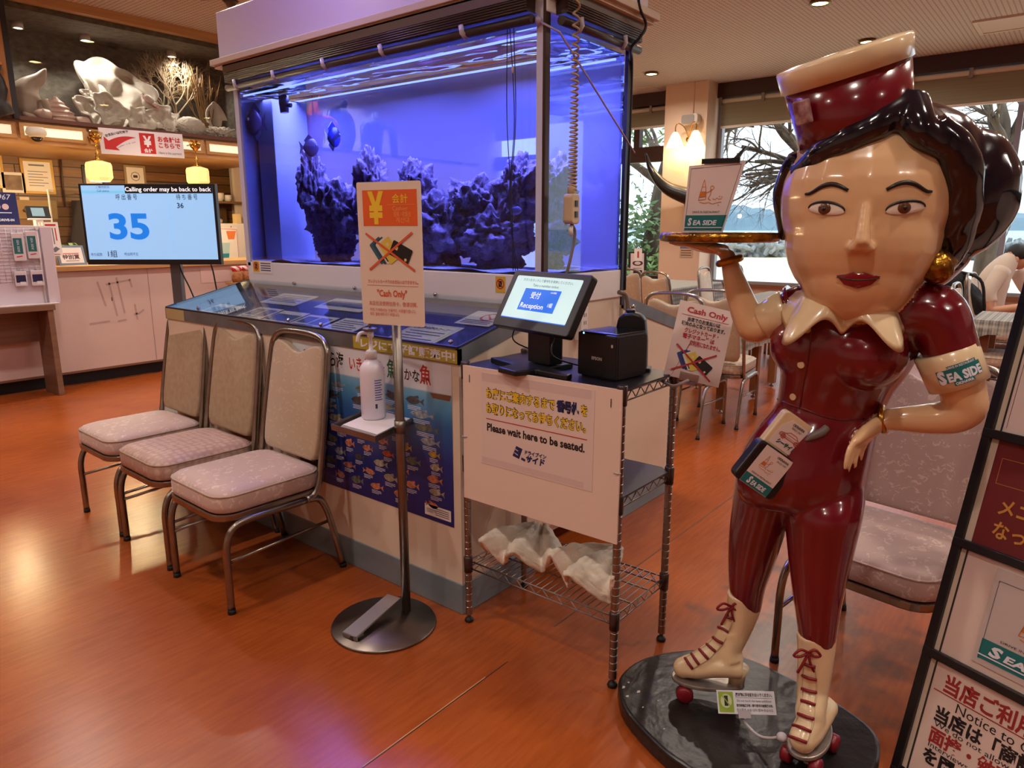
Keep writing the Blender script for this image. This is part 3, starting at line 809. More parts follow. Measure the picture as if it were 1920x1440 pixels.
wd.ball((AX0-0.03, YE+0.02, 2.135), (0.012, 0.012, 0.016), 10, 8)
wd.build('tilt_wand', mat('clear_lilac_plastic', (176, 160, 196), 0.2), label='long thin clear blind wand slanting across the short end of the tank', cat='rod')

# live rock
rock_m = mat('live_rock', (134, 116, 130), 0.9, noise_=(16, (62, 50, 70), 0.18), bump=(46, 1.0))
def rock(c, r, seed, lab, lump=0.45):
    mb = MB(); bm = bmesh.new(); bmesh.ops.create_icosphere(bm, subdivisions=5, radius=1)
    c = V(c)
    for v in bm.verts:
        d = v.co.normalized(); q = d*1.6 + V((seed*7.1, seed*3.3, seed))
        k = 1 + lump*noise.noise(q) + 0.28*noise.noise(q*2.6) + 0.16*noise.noise(q*6.5) - 0.16*abs(noise.noise(q*4.2)) + 0.07*noise.noise(q*15)
        v.co = V((d.x*r[0], d.y*r[1], d.z*r[2])) * k
    vs_ = [c + v.co for v in bm.verts]; fs = [tuple(v.index for v in fc.verts) for fc in bm.faces]; bm.free()
    vs_ = [V((min(max(p.x, x0+0.03), x1-0.03), min(max(p.y, y0+0.02), y1-0.02), max(p.z, 1.225))) for p in vs_]
    mb.add(vs_, fs, 0, True)
    return mb.build('reef_rock', rock_m, label=lab, cat='rock', group='reef rocks in the aquarium')
RK = [((2.52, 3.30, 1.62), (0.12, 0.085, 0.20), 1.1, 'tall narrow upper reef rock leaning at the left of the tank'),
      ((2.55, 3.17, 1.48), (0.15, 0.17, 0.16), 2.2, 'broad reef rock under the tall left peak'),
      ((2.56, 3.18, 1.31), (0.13, 0.13, 0.10), 3.7, 'reef rock standing on the sand at the far left'),
      ((2.54, 2.86, 1.61), (0.11, 0.10, 0.16), 4.5, 'rounded upright reef rock left of the cashier sign'),
      ((2.55, 2.76, 1.44), (0.15, 0.16, 0.14), 5.3, 'dark reef rock just left of the cashier sign, half way up'),
      ((2.58, 2.56, 1.57), (0.10, 0.12, 0.13), 6.9, 'jagged reef rock peak appearing above the cashier sign'),
      ((2.55, 2.44, 1.40), (0.16, 0.22, 0.16), 7.4, 'wide reef rock behind the cashier sign'),
      ((2.57, 2.20, 1.50), (0.13, 0.15, 0.12), 8.8, 'knobbly reef rock right of the cashier sign'),
      ((2.55, 2.08, 1.36), (0.16, 0.20, 0.14), 9.6, 'low reef rock on the sand behind the monitor'),
      ((2.58, 1.96, 1.56), (0.09, 0.11, 0.13), 10.7, 'pointed reef rock nearest the corner post')]
for a in RK: rock(*a)

# fish
def fish(c, L, H, ang, m_, lab, group=None, tail_m=None, name='fish'):
    c = V(c); r = thing(name, lab, 'fish', c, 0, group)
    u = (CR*math.cos(ang) + CF*math.sin(ang)).normalized(); n_ = V((-u.y, u.x, 0))
    mb = MB(); rings = []
    for t in [i/12 for i in range(13)]:
        h = H*0.5*(math.sin(PI*min(1, t*1.02))**0.65)*(1-0.25*t) + 0.002; w = h*0.32
        rings.append([c + u*(L*(0.5-t)) + n_*(w*math.cos(a)) + Z3*(h*math.sin(a)) for a in [2*PI*k/12 for k in range(12)]])
    mb.loft(rings).build('fish_body', m_, r)
    fr = Frame(c, u, Z3)
    MB().prism(fr, [(-L*0.46, H*0.06), (-L*0.72, H*0.34), (-L*0.64, 0), (-L*0.72, -H*0.34), (-L*0.46, -H*0.06)], -0.002, 0.002).build('tail_fin', tail_m or m_, r)
    MB().prism(fr, [(L*0.2, H*0.4), (-L*0.1, H*0.66), (-L*0.4, H*0.36), (-L*0.3, H*0.2), (L*0.1, H*0.3)], -0.0015, 0.0015).prism(fr, [(L*0.1, -H*0.3), (-L*0.3, -H*0.2), (-L*0.4, -H*0.36), (-L*0.1, -H*0.64)], -0.0015, 0.0015).build('fin', m_, r)
    MB().ball(c + u*(L*0.33) + Z3*H*0.1 + n_*H*0.11, H*0.05, 8, 6).ball(c + u*(L*0.33) + Z3*H*0.1 - n_*H*0.11, H*0.05, 8, 6).build('eye', mat('white_paint'), r)
fd = mat('dark_violet_fish', (70, 54, 84), 0.4); fb_ = mat('royal_blue_fish', (40, 60, 190), 0.3, noise_=(30, (20, 20, 60), 0.05))
fish(onX(492, 231, 2.36), 0.125, 0.155, PI, fd, 'dark oval tang swimming at the far left of the tank', name='tang_fish')
fish(onX(605, 279, 2.42), 0.11, 0.10, 0.15, fd, 'small dark fish swimming above the left reef rock', name='tang_fish')
fish(onX(645, 259, 2.40), 0.11, 0.11, 0.6, fb_, 'blue and white tang swimming between the two left rock peaks', tail_m=mat('pale_yellow_tail', (220, 216, 150), 0.4), name='tang_fish')
fish(onX(980, 395, 2.40), 0.06, 0.035, 0.0, mat('silver_fish', (150, 150, 200), 0.3), 'tiny pale fish before the rock at the right of the tank', name='damsel_fish')

# stickers on the curb
fr = Frame((AX0-0.0125, 1.93, 1.128), -Y3, Z3)
yel = mat('yellow_sticker', (222, 176, 60), 0.4)
def no_touch(fr, w, h, lab, wide=False):
    r = thing('warning_sticker', lab, 'sticker', fr.p(w/2, 0))
    MB().fbox(fr, 0, 0, w, h, 0, 0.0006).build('sticker_sheet', paper if wide else yel, r)
    mb = MB(); k = min(w, h)*0.4 if not wide else h*0.34; cx_ = w/2 if not wide else h*0.5
    if wide: mb.rect(fr, h*0.06, h*0.08, h*0.94, h*0.92, 3, 0.0007)
    mb.rect(fr, cx_-k*0.45, h*0.54-k*0.6, cx_+k*0.45, h*0.54+k*0.6, 2, 0.0009)
    mb.ring(fr, cx_, h*0.54, k*0.9, k*0.24, 1, 0.0011); mb.line(fr, cx_-k*0.6, h*0.54+k*0.6, cx_+k*0.6, h*0.54-k*0.6, k*0.2, 1, 0.0012)
    if wide:
        for i in range(4): mb.line(fr, h*1.15, h*(0.78-i*0.18), w*0.93, h*(0.78-i*0.18), h*0.08, 0, 0.0007)
    mb.build('printing', [ink, red_ink, mat('matte_black'), yel], r)
a = onX(929, 517, AX0-0.0125); no_touch(Frame((AX0-0.0125, a.y, a.z-0.068), -Y3, Z3), 0.052, 0.066, 'small yellow no-touch sticker on the white curb left of the monitor')
a = onX(473, 486, AX0-0.0125); no_touch(Frame((AX0-0.0125, a.y, a.z-0.075), -Y3, Z3), 0.19, 0.07, 'wide no-touch notice sticker at the far left of the tank curb', True)

# fish poster on the front of the case
PY0, PY1, PZ0, PZ1 = 1.685, 2.62, 0.335, 0.938
pf = Frame((1.754, PY1, PZ0), -Y3, Z3); PW, PH = PY1-PY0, PZ1-PZ0
po = thing('fish_poster', 'large blue fish chart poster taped below the display case edge', 'poster', pf.p(PW/2, 0))
pm = bpy.data.materials.new('poster_print'); pm.use_nodes = True; nt = pm.node_tree; p = nt.nodes['Principled BSDF']; p.inputs['Roughness'].default_value = 0.3
t_ = nt.nodes.new('ShaderNodeTexCoord'); sx = nt.nodes.new('ShaderNodeSeparateXYZ'); nt.links.new(t_.outputs['Object'], sx.inputs[0])
rp = nt.nodes.new('ShaderNodeValToRGB'); mr = nt.nodes.new('ShaderNodeMapRange'); mr.inputs['From Max'].default_value = PH
nt.links.new(sx.outputs['Z'], mr.inputs['Value']); nt.links.new(mr.outputs[0], rp.inputs[0]); nt.links.new(rp.outputs[0], p.inputs['Base Color'])
els = rp.color_ramp.elements; els[0].position = 0; els[0].color = (*lin((30, 36, 104)), 1); els[1].position = 1.0; els[1].color = (*lin((214, 214, 222)), 1)
for pos, c in ((0.40, (40, 52, 128)), (0.62, (46, 96, 158)), (0.76, (88, 150, 190)), (0.815, (120, 172, 200)), (0.825, (214, 216, 224))):
    e = els.new(pos); e.color = (*lin(c), 1)
mb = MB(); g = 10
mb.fbox(pf, 0, 0, PW, PH, 0, 0.0008); mb.build('poster_sheet', pm, po)
fcols = [(196, 186, 160), (222, 96, 48), (212, 176, 70), (120, 128, 110), (196, 130, 120), (92, 84, 80), (170, 176, 186), (236, 150, 110)]
fm = [mat('print_fish_%s' % n, c, 0.4, noise_=(60, tuple(int(x*0.6) for x in c), 0.2)) for n, c in zip(('cream', 'orange', 'yellow', 'olive', 'rose', 'brown', 'silver', 'coral'), fcols)]
mb = MB()
def pfish(mb, x, y, L, H, mi, flip=False):
    s = -1 if flip else 1
    o = []
    for k in range(9): t = k/8; o.append((x + s*L*(t*0.8-0.5), y + H*0.5*math.sin(PI*t)**0.8*(1-0.2*t)))
    o2 = [(px, 2*y-py) for px, py in reversed(o[1:-1])]
    tail = [(x+s*L*0.28, y+H*0.06), (x+s*L*0.5, y+H*0.4), (x+s*L*0.44, y), (x+s*L*0.5, y-H*0.4), (x+s*L*0.28, y-H*0.06)]
    pts = o + o2
    if s < 0: pts = pts[::-1]; tail = tail[::-1]
    mb.poly(pf, pts[::-1], mi, 0.0012); mb.poly(pf, tail[::-1], mi, 0.0013)
    mb.poly(pf, [(x-s*L*0.1, y+H*0.4), (x+s*L*0.18, y+H*0.62), (x+s*L*0.22, y+H*0.3)], mi, 0.0012)
    mb.disc(pf, x-s*L*0.36, y+H*0.06, H*0.06, 9, 0.0016, 8)
    for i in range(3): mb.line(pf, x-L*0.4, y-H*0.62-i*0.006, x+L*(0.3-0.2*(i == 2)), y-H*0.62-i*0.006, 0.0022, 8, 0.0012)
rr = random.Random(4)
rows = [(0.745, (0.13, 0.32, 0.5, 0.66, 0.8)), (0.665, (0.1, 0.26, 0.46, 0.64, 0.84)), (0.585, (0.07, 0.24, 0.5, 0.68, 0.86)), (0.505, (0.14, 0.3, 0.5, 0.7, 0.88)),
        (0.43, (0.06, 0.2, 0.33, 0.46, 0.6, 0.74, 0.9)), (0.35, (0.1, 0.25, 0.38, 0.5, 0.63, 0.78, 0.91)), (0.27, (0.05, 0.18, 0.31, 0.44, 0.58, 0.72, 0.9)), (0.19, (0.1, 0.24, 0.37, 0.5, 0.64, 0.77, 0.91)), (0.10, (0.3, 0.42, 0.55, 0.7, 0.88))]
for yy, xs_ in rows:
    for xx in xs_:
        big = yy > 0.48
        pfish(mb, xx*PW, yy*PH, PW*(0.115 if big else 0.075)*rr.uniform(0.85, 1.2), PH*(0.05 if big else 0.055)*rr.uniform(0.8, 1.2), rr.choice([6, 3, 5, 0, 6, 3, 5] if big else [0, 1, 2, 3, 4, 5, 6, 7, 1, 7]), rr.random() < 0.15)
mb.build('fish_pictures', fm + [mat('white_print', (226, 226, 236), 0.5), mat('matte_black')], po)
mb = MB(); hy = PH*0.87
def outl(s_, x, h, mi, w):
    mb.text(pf, s_, x, hy, h, 4, 0.0011, 'l', w=w*1.03, bold=0.06); mb.text(pf, s_, x+w*0.015, hy, h, mi, 0.0015, 'l', w=w, bold=0.015)
for k, (s1, s2, x) in enumerate((('食べて', 'わくわく', 0.07), ('釣って', '感激', 0.145))):
    mb.disc(pf, (x+0.035)*PW, PH*0.91, 0.026, 3 if k == 0 else 1, 0.001, 20)
    mb.text(pf, s1, (x+0.035)*PW, PH*0.925, 0.012, 5, 0.0014, bold=0.03); mb.text(pf, s2, (x+0.035)*PW, PH*0.88, 0.016, 4, 0.0014, bold=0.03, maxw=0.05)
outl('美ら海', 0.21*PW, 0.05, 0, 0.145); outl('いきなれた', 0.40*PW, 0.045, 1, 0.21); outl('魚', 0.64*PW, 0.055, 2, 0.055); outl('さかな', 0.70*PW, 0.036, 0, 0.12); outl('魚', 0.83*PW, 0.055, 1, 0.058)
mb.rect(pf, 0.84*PW, 0.028*PH, 0.985*PW, 0.10*PH, 4, 0.0012)
for i in range(4): mb.line(pf, 0.9*PW, (0.045+i*0.013)*PH, 0.975*PW, (0.045+i*0.013)*PH, 0.0025, 0, 0.0016)
# little boat in the corner
mb.poly(pf, [(0.885*PW, 0.815*PH), (0.9*PW, 0.785*PH), (0.99*PW, 0.785*PH), (0.998*PW, 0.82*PH)], 6, 0.0012)
mb.build('lettering', [mat('matte_black'), red_ink, mat('green_ink', (30, 110, 60), 0.5), mat('orange_ink', (226, 150, 90), 0.5), paper, ink, mat('brown_print', (120, 78, 44), 0.5)], po)
# yellow strip above the poster
yf = Frame((1.7478, PY0+0.52, 0.948), -Y3, Z3)
ys = thing('notice_strip', 'yellow-green strip with white lettering at the near end of the case edge', 'sign', yf.p(0.25, 0))
MB().fbox(yf, 0, 0, 0.555, 0.047, 0, 0.0006).build('strip_sheet', mat('olive_yellow', (178, 160, 52), 0.4), ys)
MB().text(yf, 'レジにて好評販売中!', 0.545, 0.010, 0.027, 0, 0.0010, 'r', w=0.5, bold=0.03).build('lettering', mat('white_print'), ys)

# crane-style pendant control on its coiled cable
pc = thing('pendant_control', 'beige pendant control box hanging on a long coiled cable before the tank end', 'control', onY(1075, 420, 1.57))
beige = mat('beige_cable', (186, 162, 130), 0.45)
T0, T1 = onY(1082, -30, 1.57), onY(1073, 357, 1.57)
pts = []
turns = 34; N = turns*14
for i in range(N+1):
    t = i/N; s_ = t**0.62
    c = T0.lerp(T1, s_); rad = 0.011 + 0.004*t
    a = 2*PI*turns*t
    pts.append(c + V((math.cos(a)*rad, math.sin(a)*rad, 0)))
MB().tube(pts, 0.0042, 6).build('coiled_cable', beige, pc)
c0 = onY(1071, 392, 1.57)
fr = Frame(c0, X3, Z3)
MB().prism(fr, rrect(-0.027, -0.056, 0.027, 0.056, 0.016), -0.02, 0.022, smooth=False).build('control_box', mat('beige_plastic', (206, 178, 142), 0.4), pc, bevel=0.005)
MB().lathe([(0.014, -0.02), (0.016, 0.02), (0.010, 0.03)], c0 + Z3*0.06, 14).build('cable_gland', beige, pc)
for zz in (-0.02, 0.02): MB().fbox(fr, -0.008, zz-0.011, 0.008, zz+0.011, 0.022, 0.026).build('button', black, pc)
MB().tube(smooth_path([c0 - Z3*0.05, onY(1078, 440, 1.57), onY(1066, 500, 1.57), onY(1050, 560, 1.6), onY(1056, 610, 1.62)], 6), 0.006, 8).build('lower_cable', mat('grey_cable', (120, 104, 92), 0.5), pc)
MB().tube([c0 - Z3*0.06, c0 - Z3*0.10], 0.009, 8).build('plug', mat('white_paint'), pc)
# dark cable looping from the hood, and pipe at the right foot of the tank
MB().tube(smooth_path([V((2.9, 1.56, 2.75)), onY(1198, -20, 1.55), onY(1211, 45, 1.55), onY(1200, 70, 1.56), onY(1183, 92, 1.6), V((2.855, 1.643, 2.06)), V((2.856, 1.643, 1.6)), V((2.856, 1.643, 1.13))], 8), 0.006, 8).build('power_cable', cd, label='black power cable looping from the hood down the right edge of the tank', cat='cable')
pp = thing('drain_pipe', 'grey bent drain pipe with a metal tap at the right foot of the tank', 'pipe', (2.9, 1.6, 0.8))
MB().tube(smooth_path([onY(1160, 548, 1.62), onY(1172, 552, 1.61), onY(1177, 570, 1.6), onY(1176, 600, 1.6), onY(1175, 680, 1.6)], 5), 0.010, 10).build('pipe', mat('grey_cable'), pp)
MB().tube([onY(1178, 578, 1.6), onY(1186, 582, 1.6)], 0.011, 10).ball(onY(1187, 575, 1.59), 0.010, 10, 8).tube([onY(1183, 582, 1.58), onY(1184, 600, 1.58)], 0.006, 8).build('tap', chrome, pp)
# power strip on the end wall
of = Frame((2.40, YE-0.0, 0.86), X3, Z3)
o_ = thing('power_outlet_strip', 'upright white power outlet strip on the end wall behind the monitor', 'outlet', of.p(0, 0))
a = onY(1077, 625, YE); of = Frame(a, X3, Z3)
MB().fbox(of, 0, -0.03, 0.05, 0.11, 0, 0.035).build('strip_body', mat('white_paint'), o_, bevel=0.004)
mb = MB()
for k in range(3):
    for s_ in (0.017, 0.03): mb.fbox(of, s_, 0.005+k*0.032, s_+0.004, 0.02+k*0.032, 0.035, 0.0355)
mb.build('socket', black, o_)
MB().lathe([(0.018, 0), (0.016, 0.03), (0.006, 0.05)], fr=Frame(of.p(0.03, -0.012, 0.03), X3, Z3), n=12).build('plug', mat('grey_cable'), o_)
# ================================================================== service counter
cnt = thing('service_counter', 'long pinkish white service counter with a wooden top and a dark recessed kick', 'counter', (1.6, 7.4, 0))
cl = mat('pinkish_white_panel', (214, 190, 182), 0.45, noise_=((1.5, 1.5, 1.5), (202, 176, 168), 0.3))
MB().box((-3.2, 7.1, 0.13), (5.0, 7.68, 1.03)).build('counter_body', cl, cnt)
MB().box((-3.2, 7.2, 0), (5.0, 7.66, 0.13)).build('kick_board', mat('black_kick', (24, 18, 20), 0.6), cnt)
MB().box((-3.2, 7.05, 1.035), (5.02, 7.75, 1.08)).build('worktop', light_wood, cnt, bevel=0.004)
MB().box((-3.2, 7.097, 0.115), (5.0, 7.11, 0.135)).build('bottom_rail', mat('brown_rail', (120, 82, 62), 0.5), cnt)
cf = Frame((0, 7.0985, 0), X3, Z3)
mb = MB()
for a in (((2.9, 0.96), (2.94, 0.62)), ((2.73, 0.93), (2.78, 0.70)), ((2.62, 0.55), (2.80, 0.56)), ((2.80, 0.9), (3.02, 0.93)), ((3.02, 0.94), (3.03, 0.86)), ((2.83, 0.92), (2.87, 0.6)), ((2.87, 0.55), (2.95, 0.56)), ((3.02, 0.60), (3.06, 0.61)), ((3.04, 0.70), (3.05, 0.55)), ((3.06, 0.6), (3.12, 0.64))):
    MB().line(cf, *a[0], *a[1], 0.016, 0, 0.0).build('tape_mark', mat('tape_residue', (182, 152, 146), 0.6), cnt)
for x in (3.19, 1.6): MB().line(cf, x, 0.14, x, 1.03, 0.004).build('panel_joint', mat('panel_joint', (150, 120, 112), 0.6), cnt)
MB().line(cf, 2.84, 0.745, 2.84, 0.78, 0.008).build('lock_slot', matte_black, cnt)
cp = thing('counter_notice', 'pale blank paper notice low on the counter front right of the television', 'paper', (3.9, 7.09, 0.86))
MB().fbox(Frame((3.72, 7.097, 0.86), X3, Z3), 0, 0, 0.32, 0.15, 0, 0.001).build('paper_sheet', mat('pinkish_paper', (222, 196, 190), 0.5), cp)

# console table by the counter
dk = mat('grey_brown_wood', (140, 104, 80), 0.45, noise_=((2, 2, 30), (112, 80, 62), 0.3))
ct = thing('console_table', 'grey-brown wooden console table with panel legs before the counter at far left', 'table', (1.5, 6.92, 0))
MB().box((0.6, 6.76, 0.735), (2.25, 7.07, 0.785)).build('table_top', dk, ct, bevel=0.003)
MB().box((2.19, 6.77, 0), (2.235, 7.07, 0.735)).build('panel_leg', dk, ct, bevel=0.003)
MB().box((0.62, 6.77, 0), (0.66, 7.07, 0.735)).build('panel_leg', dk, ct, bevel=0.003)
MB().box((0.66, 7.03, 0.45), (2.19, 7.06, 0.735)).build('back_panel', dk, ct)

# display net stand on the console table
ns = thing('display_net_stand', 'white wire net display stand with a white side panel on the console table', 'display stand', (2.05, 6.92, 0.785))
wire = mat('white_wire', (214, 206, 210), 0.35)
mb = MB()
for k in range(16): mb.tube([(1.62, 6.88, 0.98+k*0.028), (2.24, 6.88, 0.98+k*0.028)], 0.0018, 4)
for k in range(14): mb.tube([(1.66+k*0.043, 6.88, 0.97), (1.66+k*0.043, 6.88, 1.41)], 0.0018, 4)
mb.build('wire_net', wire, ns)
MB().box((2.245, 6.86, 0.785), (2.33, 6.90, 1.42)).build('side_panel', mat('lilac_white_panel', (208, 194, 204), 0.4), ns, bevel=0.003)
MB().box((1.58, 6.885, 0.785), (2.245, 6.9, 1.42)).build('back_panel', mat('lilac_white_panel'), ns)
for x in (1.64, 2.225):
    MB().tube([(x, 6.88, 0.79), (x, 6.88, 1.425)], 0.011, 8).tube([(x, 6.88, 1.41), (x, 6.86, 1.41)], 0.014, 8).build('upright', wire, ns)
MB().box((1.6, 6.80, 0.785), (2.3, 7.0, 0.79)).build('foot_plate', wire, ns)
sea_green = mat('sea_green_print', (42, 104, 104), 0.4); navy = mat('navy_print', (34, 36, 76), 0.4)
def pack(px, py, w, h, kind, lab):
    c = onY(px, py, 6.855); fr = Frame(c, X3 + V((0, -0.12, 0)), Z3 + V((0.16 if kind == 't' else 0, 0, 0)))
    r = thing('hanging_pack', lab, 'package', fr.p(0, -h), 0, 'packs hung on the display net')
    m_ = MB().prism(fr, rrect(-w/2, -h, w/2, 0, 0.006, 2), -0.012, 0.012)
    m_.build('pack_bag', mat('clear_pack', (214, 200, 204), 0.2), r, bevel=0.004)
    mb = MB()
    if kind == 't':
        mb.rect(fr, -w*0.42, -h*0.74, w*0.3, -h*0.18, 0, 0.0125); mb.text(fr.sub(-w*0.06, -h*0.24, -PI/2), 'SEA SIDE', 0, -0.006, 0.016, 2, 0.0135, 'l', w=h*0.44, shear=0.2)
        mb.line(fr, -w*0.3, -h*0.85, w*0.2, -h*0.82, 0.008, 3, 0.0125)
    else:
        mb.rect(fr, -w*0.4, -h*0.75, w*0.4, -h*0.25, 1, 0.0125); mb.rect(fr, -w*0.1, -h*0.9, w*0.35, -h*0.7, 2, 0.0128)
    mb.build('pack_print', [sea_green, navy, mat('white_print'), red_ink], r)
    MB().tube([fr.p(0, 0.004, 0.0), fr.p(0, 0.012, 0.006), fr.p(0, 0.012, -0.03)], 0.002, 5).build('hook', steel, r)
pack(31, 437, 0.085, 0.225, 't', 'clear pack with dark green card on the wire net, left of the upper pair')
pack(57, 433, 0.085, 0.225, 't', 'clear pack with dark green card on the wire net, right of the upper pair')
pack(37, 509, 0.085, 0.12, 'd', 'small dark pack hung low on the display net, left of the lower pair')
pack(68, 507, 0.09, 0.125, 'd', 'small dark pack hung low on the display net, right of the lower pair')
# things on the counter
def standee(name, p, w, h, rows, mats_, lab, cat, lean=0.12, thick=0.006, rz=0.0):
    u = V((math.cos(rz), math.sin(rz), 0)); fr = Frame(p, u, Z3 + u.cross(Z3)*-lean)
    r = thing(name, lab, cat, fr.p(w/2, 0))
    MB().fbox(fr, 0, 0, w, h, -thick, 0).build('panel', mats_[0], r)
    mb = MB(); rows(mb, fr)
    if mb.v: mb.build('printing', mats_[1:], r)
    return r, fr
def rows_1967(mb, fr):
    mb.text(fr, 'Since 1967', 0.27, 0.21, 0.045, 0, 0.001, 'r', maxw=0.3, shear=0.2); mb.disc(fr, 0.16, 0.15, 0.025, 1, 0.001); mb.disc(fr, 0.22, 0.15, 0.025, 1, 0.001)
    mb.line(fr, 0.06, 0.10, 0.26, 0.10, 0.008, 0, 0.001); mb.text(fr, 'SIDE DRIVE-IN', 0.27, 0.03, 0.02, 0, 0.001, 'r', maxw=0.22, bold=0.03)
standee('blue_standee', onY(-42, 421, 7.3) + V((0, 0, 0.0)), 0.31, 0.27, rows_1967, [mat('deep_blue_card', (36, 42, 96), 0.4), mat('white_print'), mat('pale_pink', (222, 190, 190), 0.5)], 'deep blue standing card reading 1967 on white boxes behind the display net', 'sign', 0.05)
bx = MB().box((1.95, 7.12, 1.08), (2.42, 7.5, 1.432)); bx.build('display_box', mat('white_cardboard', (218, 206, 202), 0.5), label='white display box on the counter behind the wire net', cat='box', bevel=0.004)
MB().box((2.43, 7.3, 1.08), (2.52, 7.48, 1.46)).build('carton', mat('white_cardboard'), label='tall white carton on the counter below the small tablet', cat='box', bevel=0.003)
tb_ = thing('intercom_tablet', 'small black and white tablet with a lit screen behind the counter', 'tablet', onY(72, 400, 7.45))
c = onY(72, 398, 7.45); fr = Frame(c, X3 + Y3*0.2, Z3 + Y3*0.25)
MB().prism(fr, rrect(-0.10, -0.055, 0.10, 0.055, 0.008), -0.015, 0).build('tablet_body', black, tb_)
MB().rect(fr, -0.06, -0.035, 0.05, 0.04, 0, 0.0008).build('screen', mat('dim_screen', (120, 150, 160), 0.3, emit=(130, 160, 170), estr=0.5), tb_)
MB().fbox(fr, -0.1, -0.066, 0.1, -0.055, -0.02, 0.004).box((c.x-0.03, 7.45, c.z-0.12), (c.x+0.03, 7.52, c.z-0.05)).build('stand', white, tb_)
def rows_menu(mb, fr):
    for k in range(4): mb.line(fr, 0.02+k*0.022, 0.24, 0.02+k*0.022, 0.10 + 0.03*(k % 2), 0.009, 0 if k % 2 else 1, 0.001)
    mb.line(fr, 0.012, 0.265, 0.095, 0.265, 0.016, 0, 0.001); mb.poly(fr, [(0.03, 0.05), (0.06, 0.03), (0.1, 0.06), (0.07, 0.08)], 1, 0.001); mb.line(fr, 0.02, 0.015, 0.095, 0.012, 0.006, 0, 0.001)
a = onY(91, 480, 7.08)
standee('menu_card', a, 0.115, 0.29, rows_menu, [paper, red_ink, mat('grey_ink', (110, 110, 120), 0.5)], 'white standing card with red vertical writing at the counter edge', 'sign', 0.1)
def rows_fr(mb, fr):
    mb.rect(fr, 0.02, 0.02, 0.21, 0.165, 0, 0.001); mb.text(fr, '特別賞', 0.11, 0.06, 0.034, 1, 0.002, bold=0.03); mb.line(fr, 0.05, 0.11, 0.18, 0.11, 0.006, 2, 0.002); mb.line(fr, 0.06, 0.04, 0.17, 0.04, 0.005, 1, 0.002)
a = onY(112, 495, 7.25)
standee('framed_sign', V((a.x, a.y, 1.08)), 0.23, 0.185, rows_fr, [mat('blue_grey_frame', (110, 124, 140), 0.4), paper, mat('brown_ink', (90, 50, 50), 0.5), red_ink], 'blue-grey framed sign leaning on the counter left of the television', 'frame', 0.35, 0.012)
# acrylic screen on the counter
sc_ = thing('acrylic_screen', 'clear upright acrylic screen on the counter, left edge beside the tablet', 'screen', (2.98, 7.6, 1.08))
MB().box((2.6, 7.6, 1.08), (3.9, 7.606, 1.76)).build('clear_sheet', glass_mat('acrylic_sheet', (240, 242, 238), 0.05), sc_)
MB().box((2.592, 7.594, 1.08), (2.602, 7.612, 1.76)).build('edge', mat('milky_edge', (220, 214, 200), 0.3), sc_)
# plant, paper rolls
pl = thing('potted_plant', 'small leafy pot plant on the counter behind the red-lettered card', 'plant', (2.63, 7.45, 1.08))
MB().lathe([(0.045, 0), (0.06, 0.1), (0.055, 0.1), (0.0, 0.09)], (2.63, 7.45, 1.08), 14).build('pot', mat('pale_pot', (206, 196, 186), 0.4), pl)
mb = MB(); r1 = random.Random(2)
for k in range(16):
    a = k*2.4; d = V((math.cos(a), math.sin(a), 0)); p = V((2.63, 7.45, 1.18)); L = r1.uniform(0.10, 0.2)
    q = [p + d*(L*t) + Z3*(0.26*t - 0.24*t*t)*(1.0+0.4*r1.random()) for t in (0, 0.3, 0.6, 0.85, 1.0)]
    s_ = d.cross(Z3)*0.022
    for i in range(4):
        w0, w1_ = (0.3, 1, 0.9, 0.6, 0.05)[i], (0.3, 1, 0.9, 0.6, 0.05)[i+1]
        mb.quad(q[i]-s_*w0, q[i]+s_*w0, q[i+1]+s_*w1_, q[i+1]-s_*w1_)
mb.build('leaves', mat('plant_green', (70, 104, 58), 0.4), pl)
MB().lathe([(0.05, 0), (0.05, 0.16), (0.02, 0.16), (0.02, 0.0)], (3.06, 7.4, 1.08), 16).build('paper_roll', paper, label='white paper roll on the counter at the left edge of the television', cat='roll')
MB().box((2.86, 7.4, 1.08), (2.98, 7.55, 1.17)).build('card_box', mat('cream_box', (206, 194, 160), 0.5), label='small cream box on the counter beside the framed sign', cat='box', bevel=0.003)
bkp = thing('hanging_garment', 'long dark garment hanging on the plank wall behind the acrylic screen', 'garment', (3.36, 9.0, 1.0))
mb = MB(); rings = []
for k in range(9):
    z = 1.72 - 0.1*k; w = 0.10 + 0.015*k
    rings.append([V((3.42 + w*math.cos(a)*(1+0.14*math.sin(5*a+k)), 9.02 + 0.06*math.sin(a), z)) for a in [2*PI*i/20 for i in range(20)]])
mb.loft(rings).build('garment_cloth', mat('charcoal_cloth', (52, 46, 50), 0.8), bkp)
MB().tube([(3.42, 9.02, 1.71), (3.42, 9.02, 1.78), (3.42, 9.2, 1.8)], 0.006, 6).build('hook', steel, bkp)
# back cabinet, shelf, bowls
bc = thing('back_cabinet', 'white cabinet behind the counter right of the television, with a cup poster', 'cabinet', (4.9, 8.55, 0))
MB().box((4.45, 8.3, 0), (5.15, 8.75, 1.47)).build('cabinet_body', mat('white_cabinet', (214, 204, 196), 0.4), bc, bevel=0.004)
MB().box((4.79, 8.296, 0.1), (4.796, 8.3, 1.44)).build('door_gap', matte_black, bc)
fr = Frame((4.5, 8.297, 0.88), X3, Z3)
cpst = thing('cup_poster', 'white poster with an orange cup and a teal cup on the cabinet door', 'poster', fr.p(0.18, 0))
MB().fbox(fr, 0, 0, 0.37, 0.54, 0, 0.002).build('poster_sheet', paper, cpst)
mb = MB()
mb.poly(fr, [(0.24, 0.40), (0.32, 0.40), (0.35, 0.5), (0.22, 0.5)], 0, 0.003); mb.disc(fr, 0.28, 0.385, 0.035, 3, 0.003, ry=0.012)
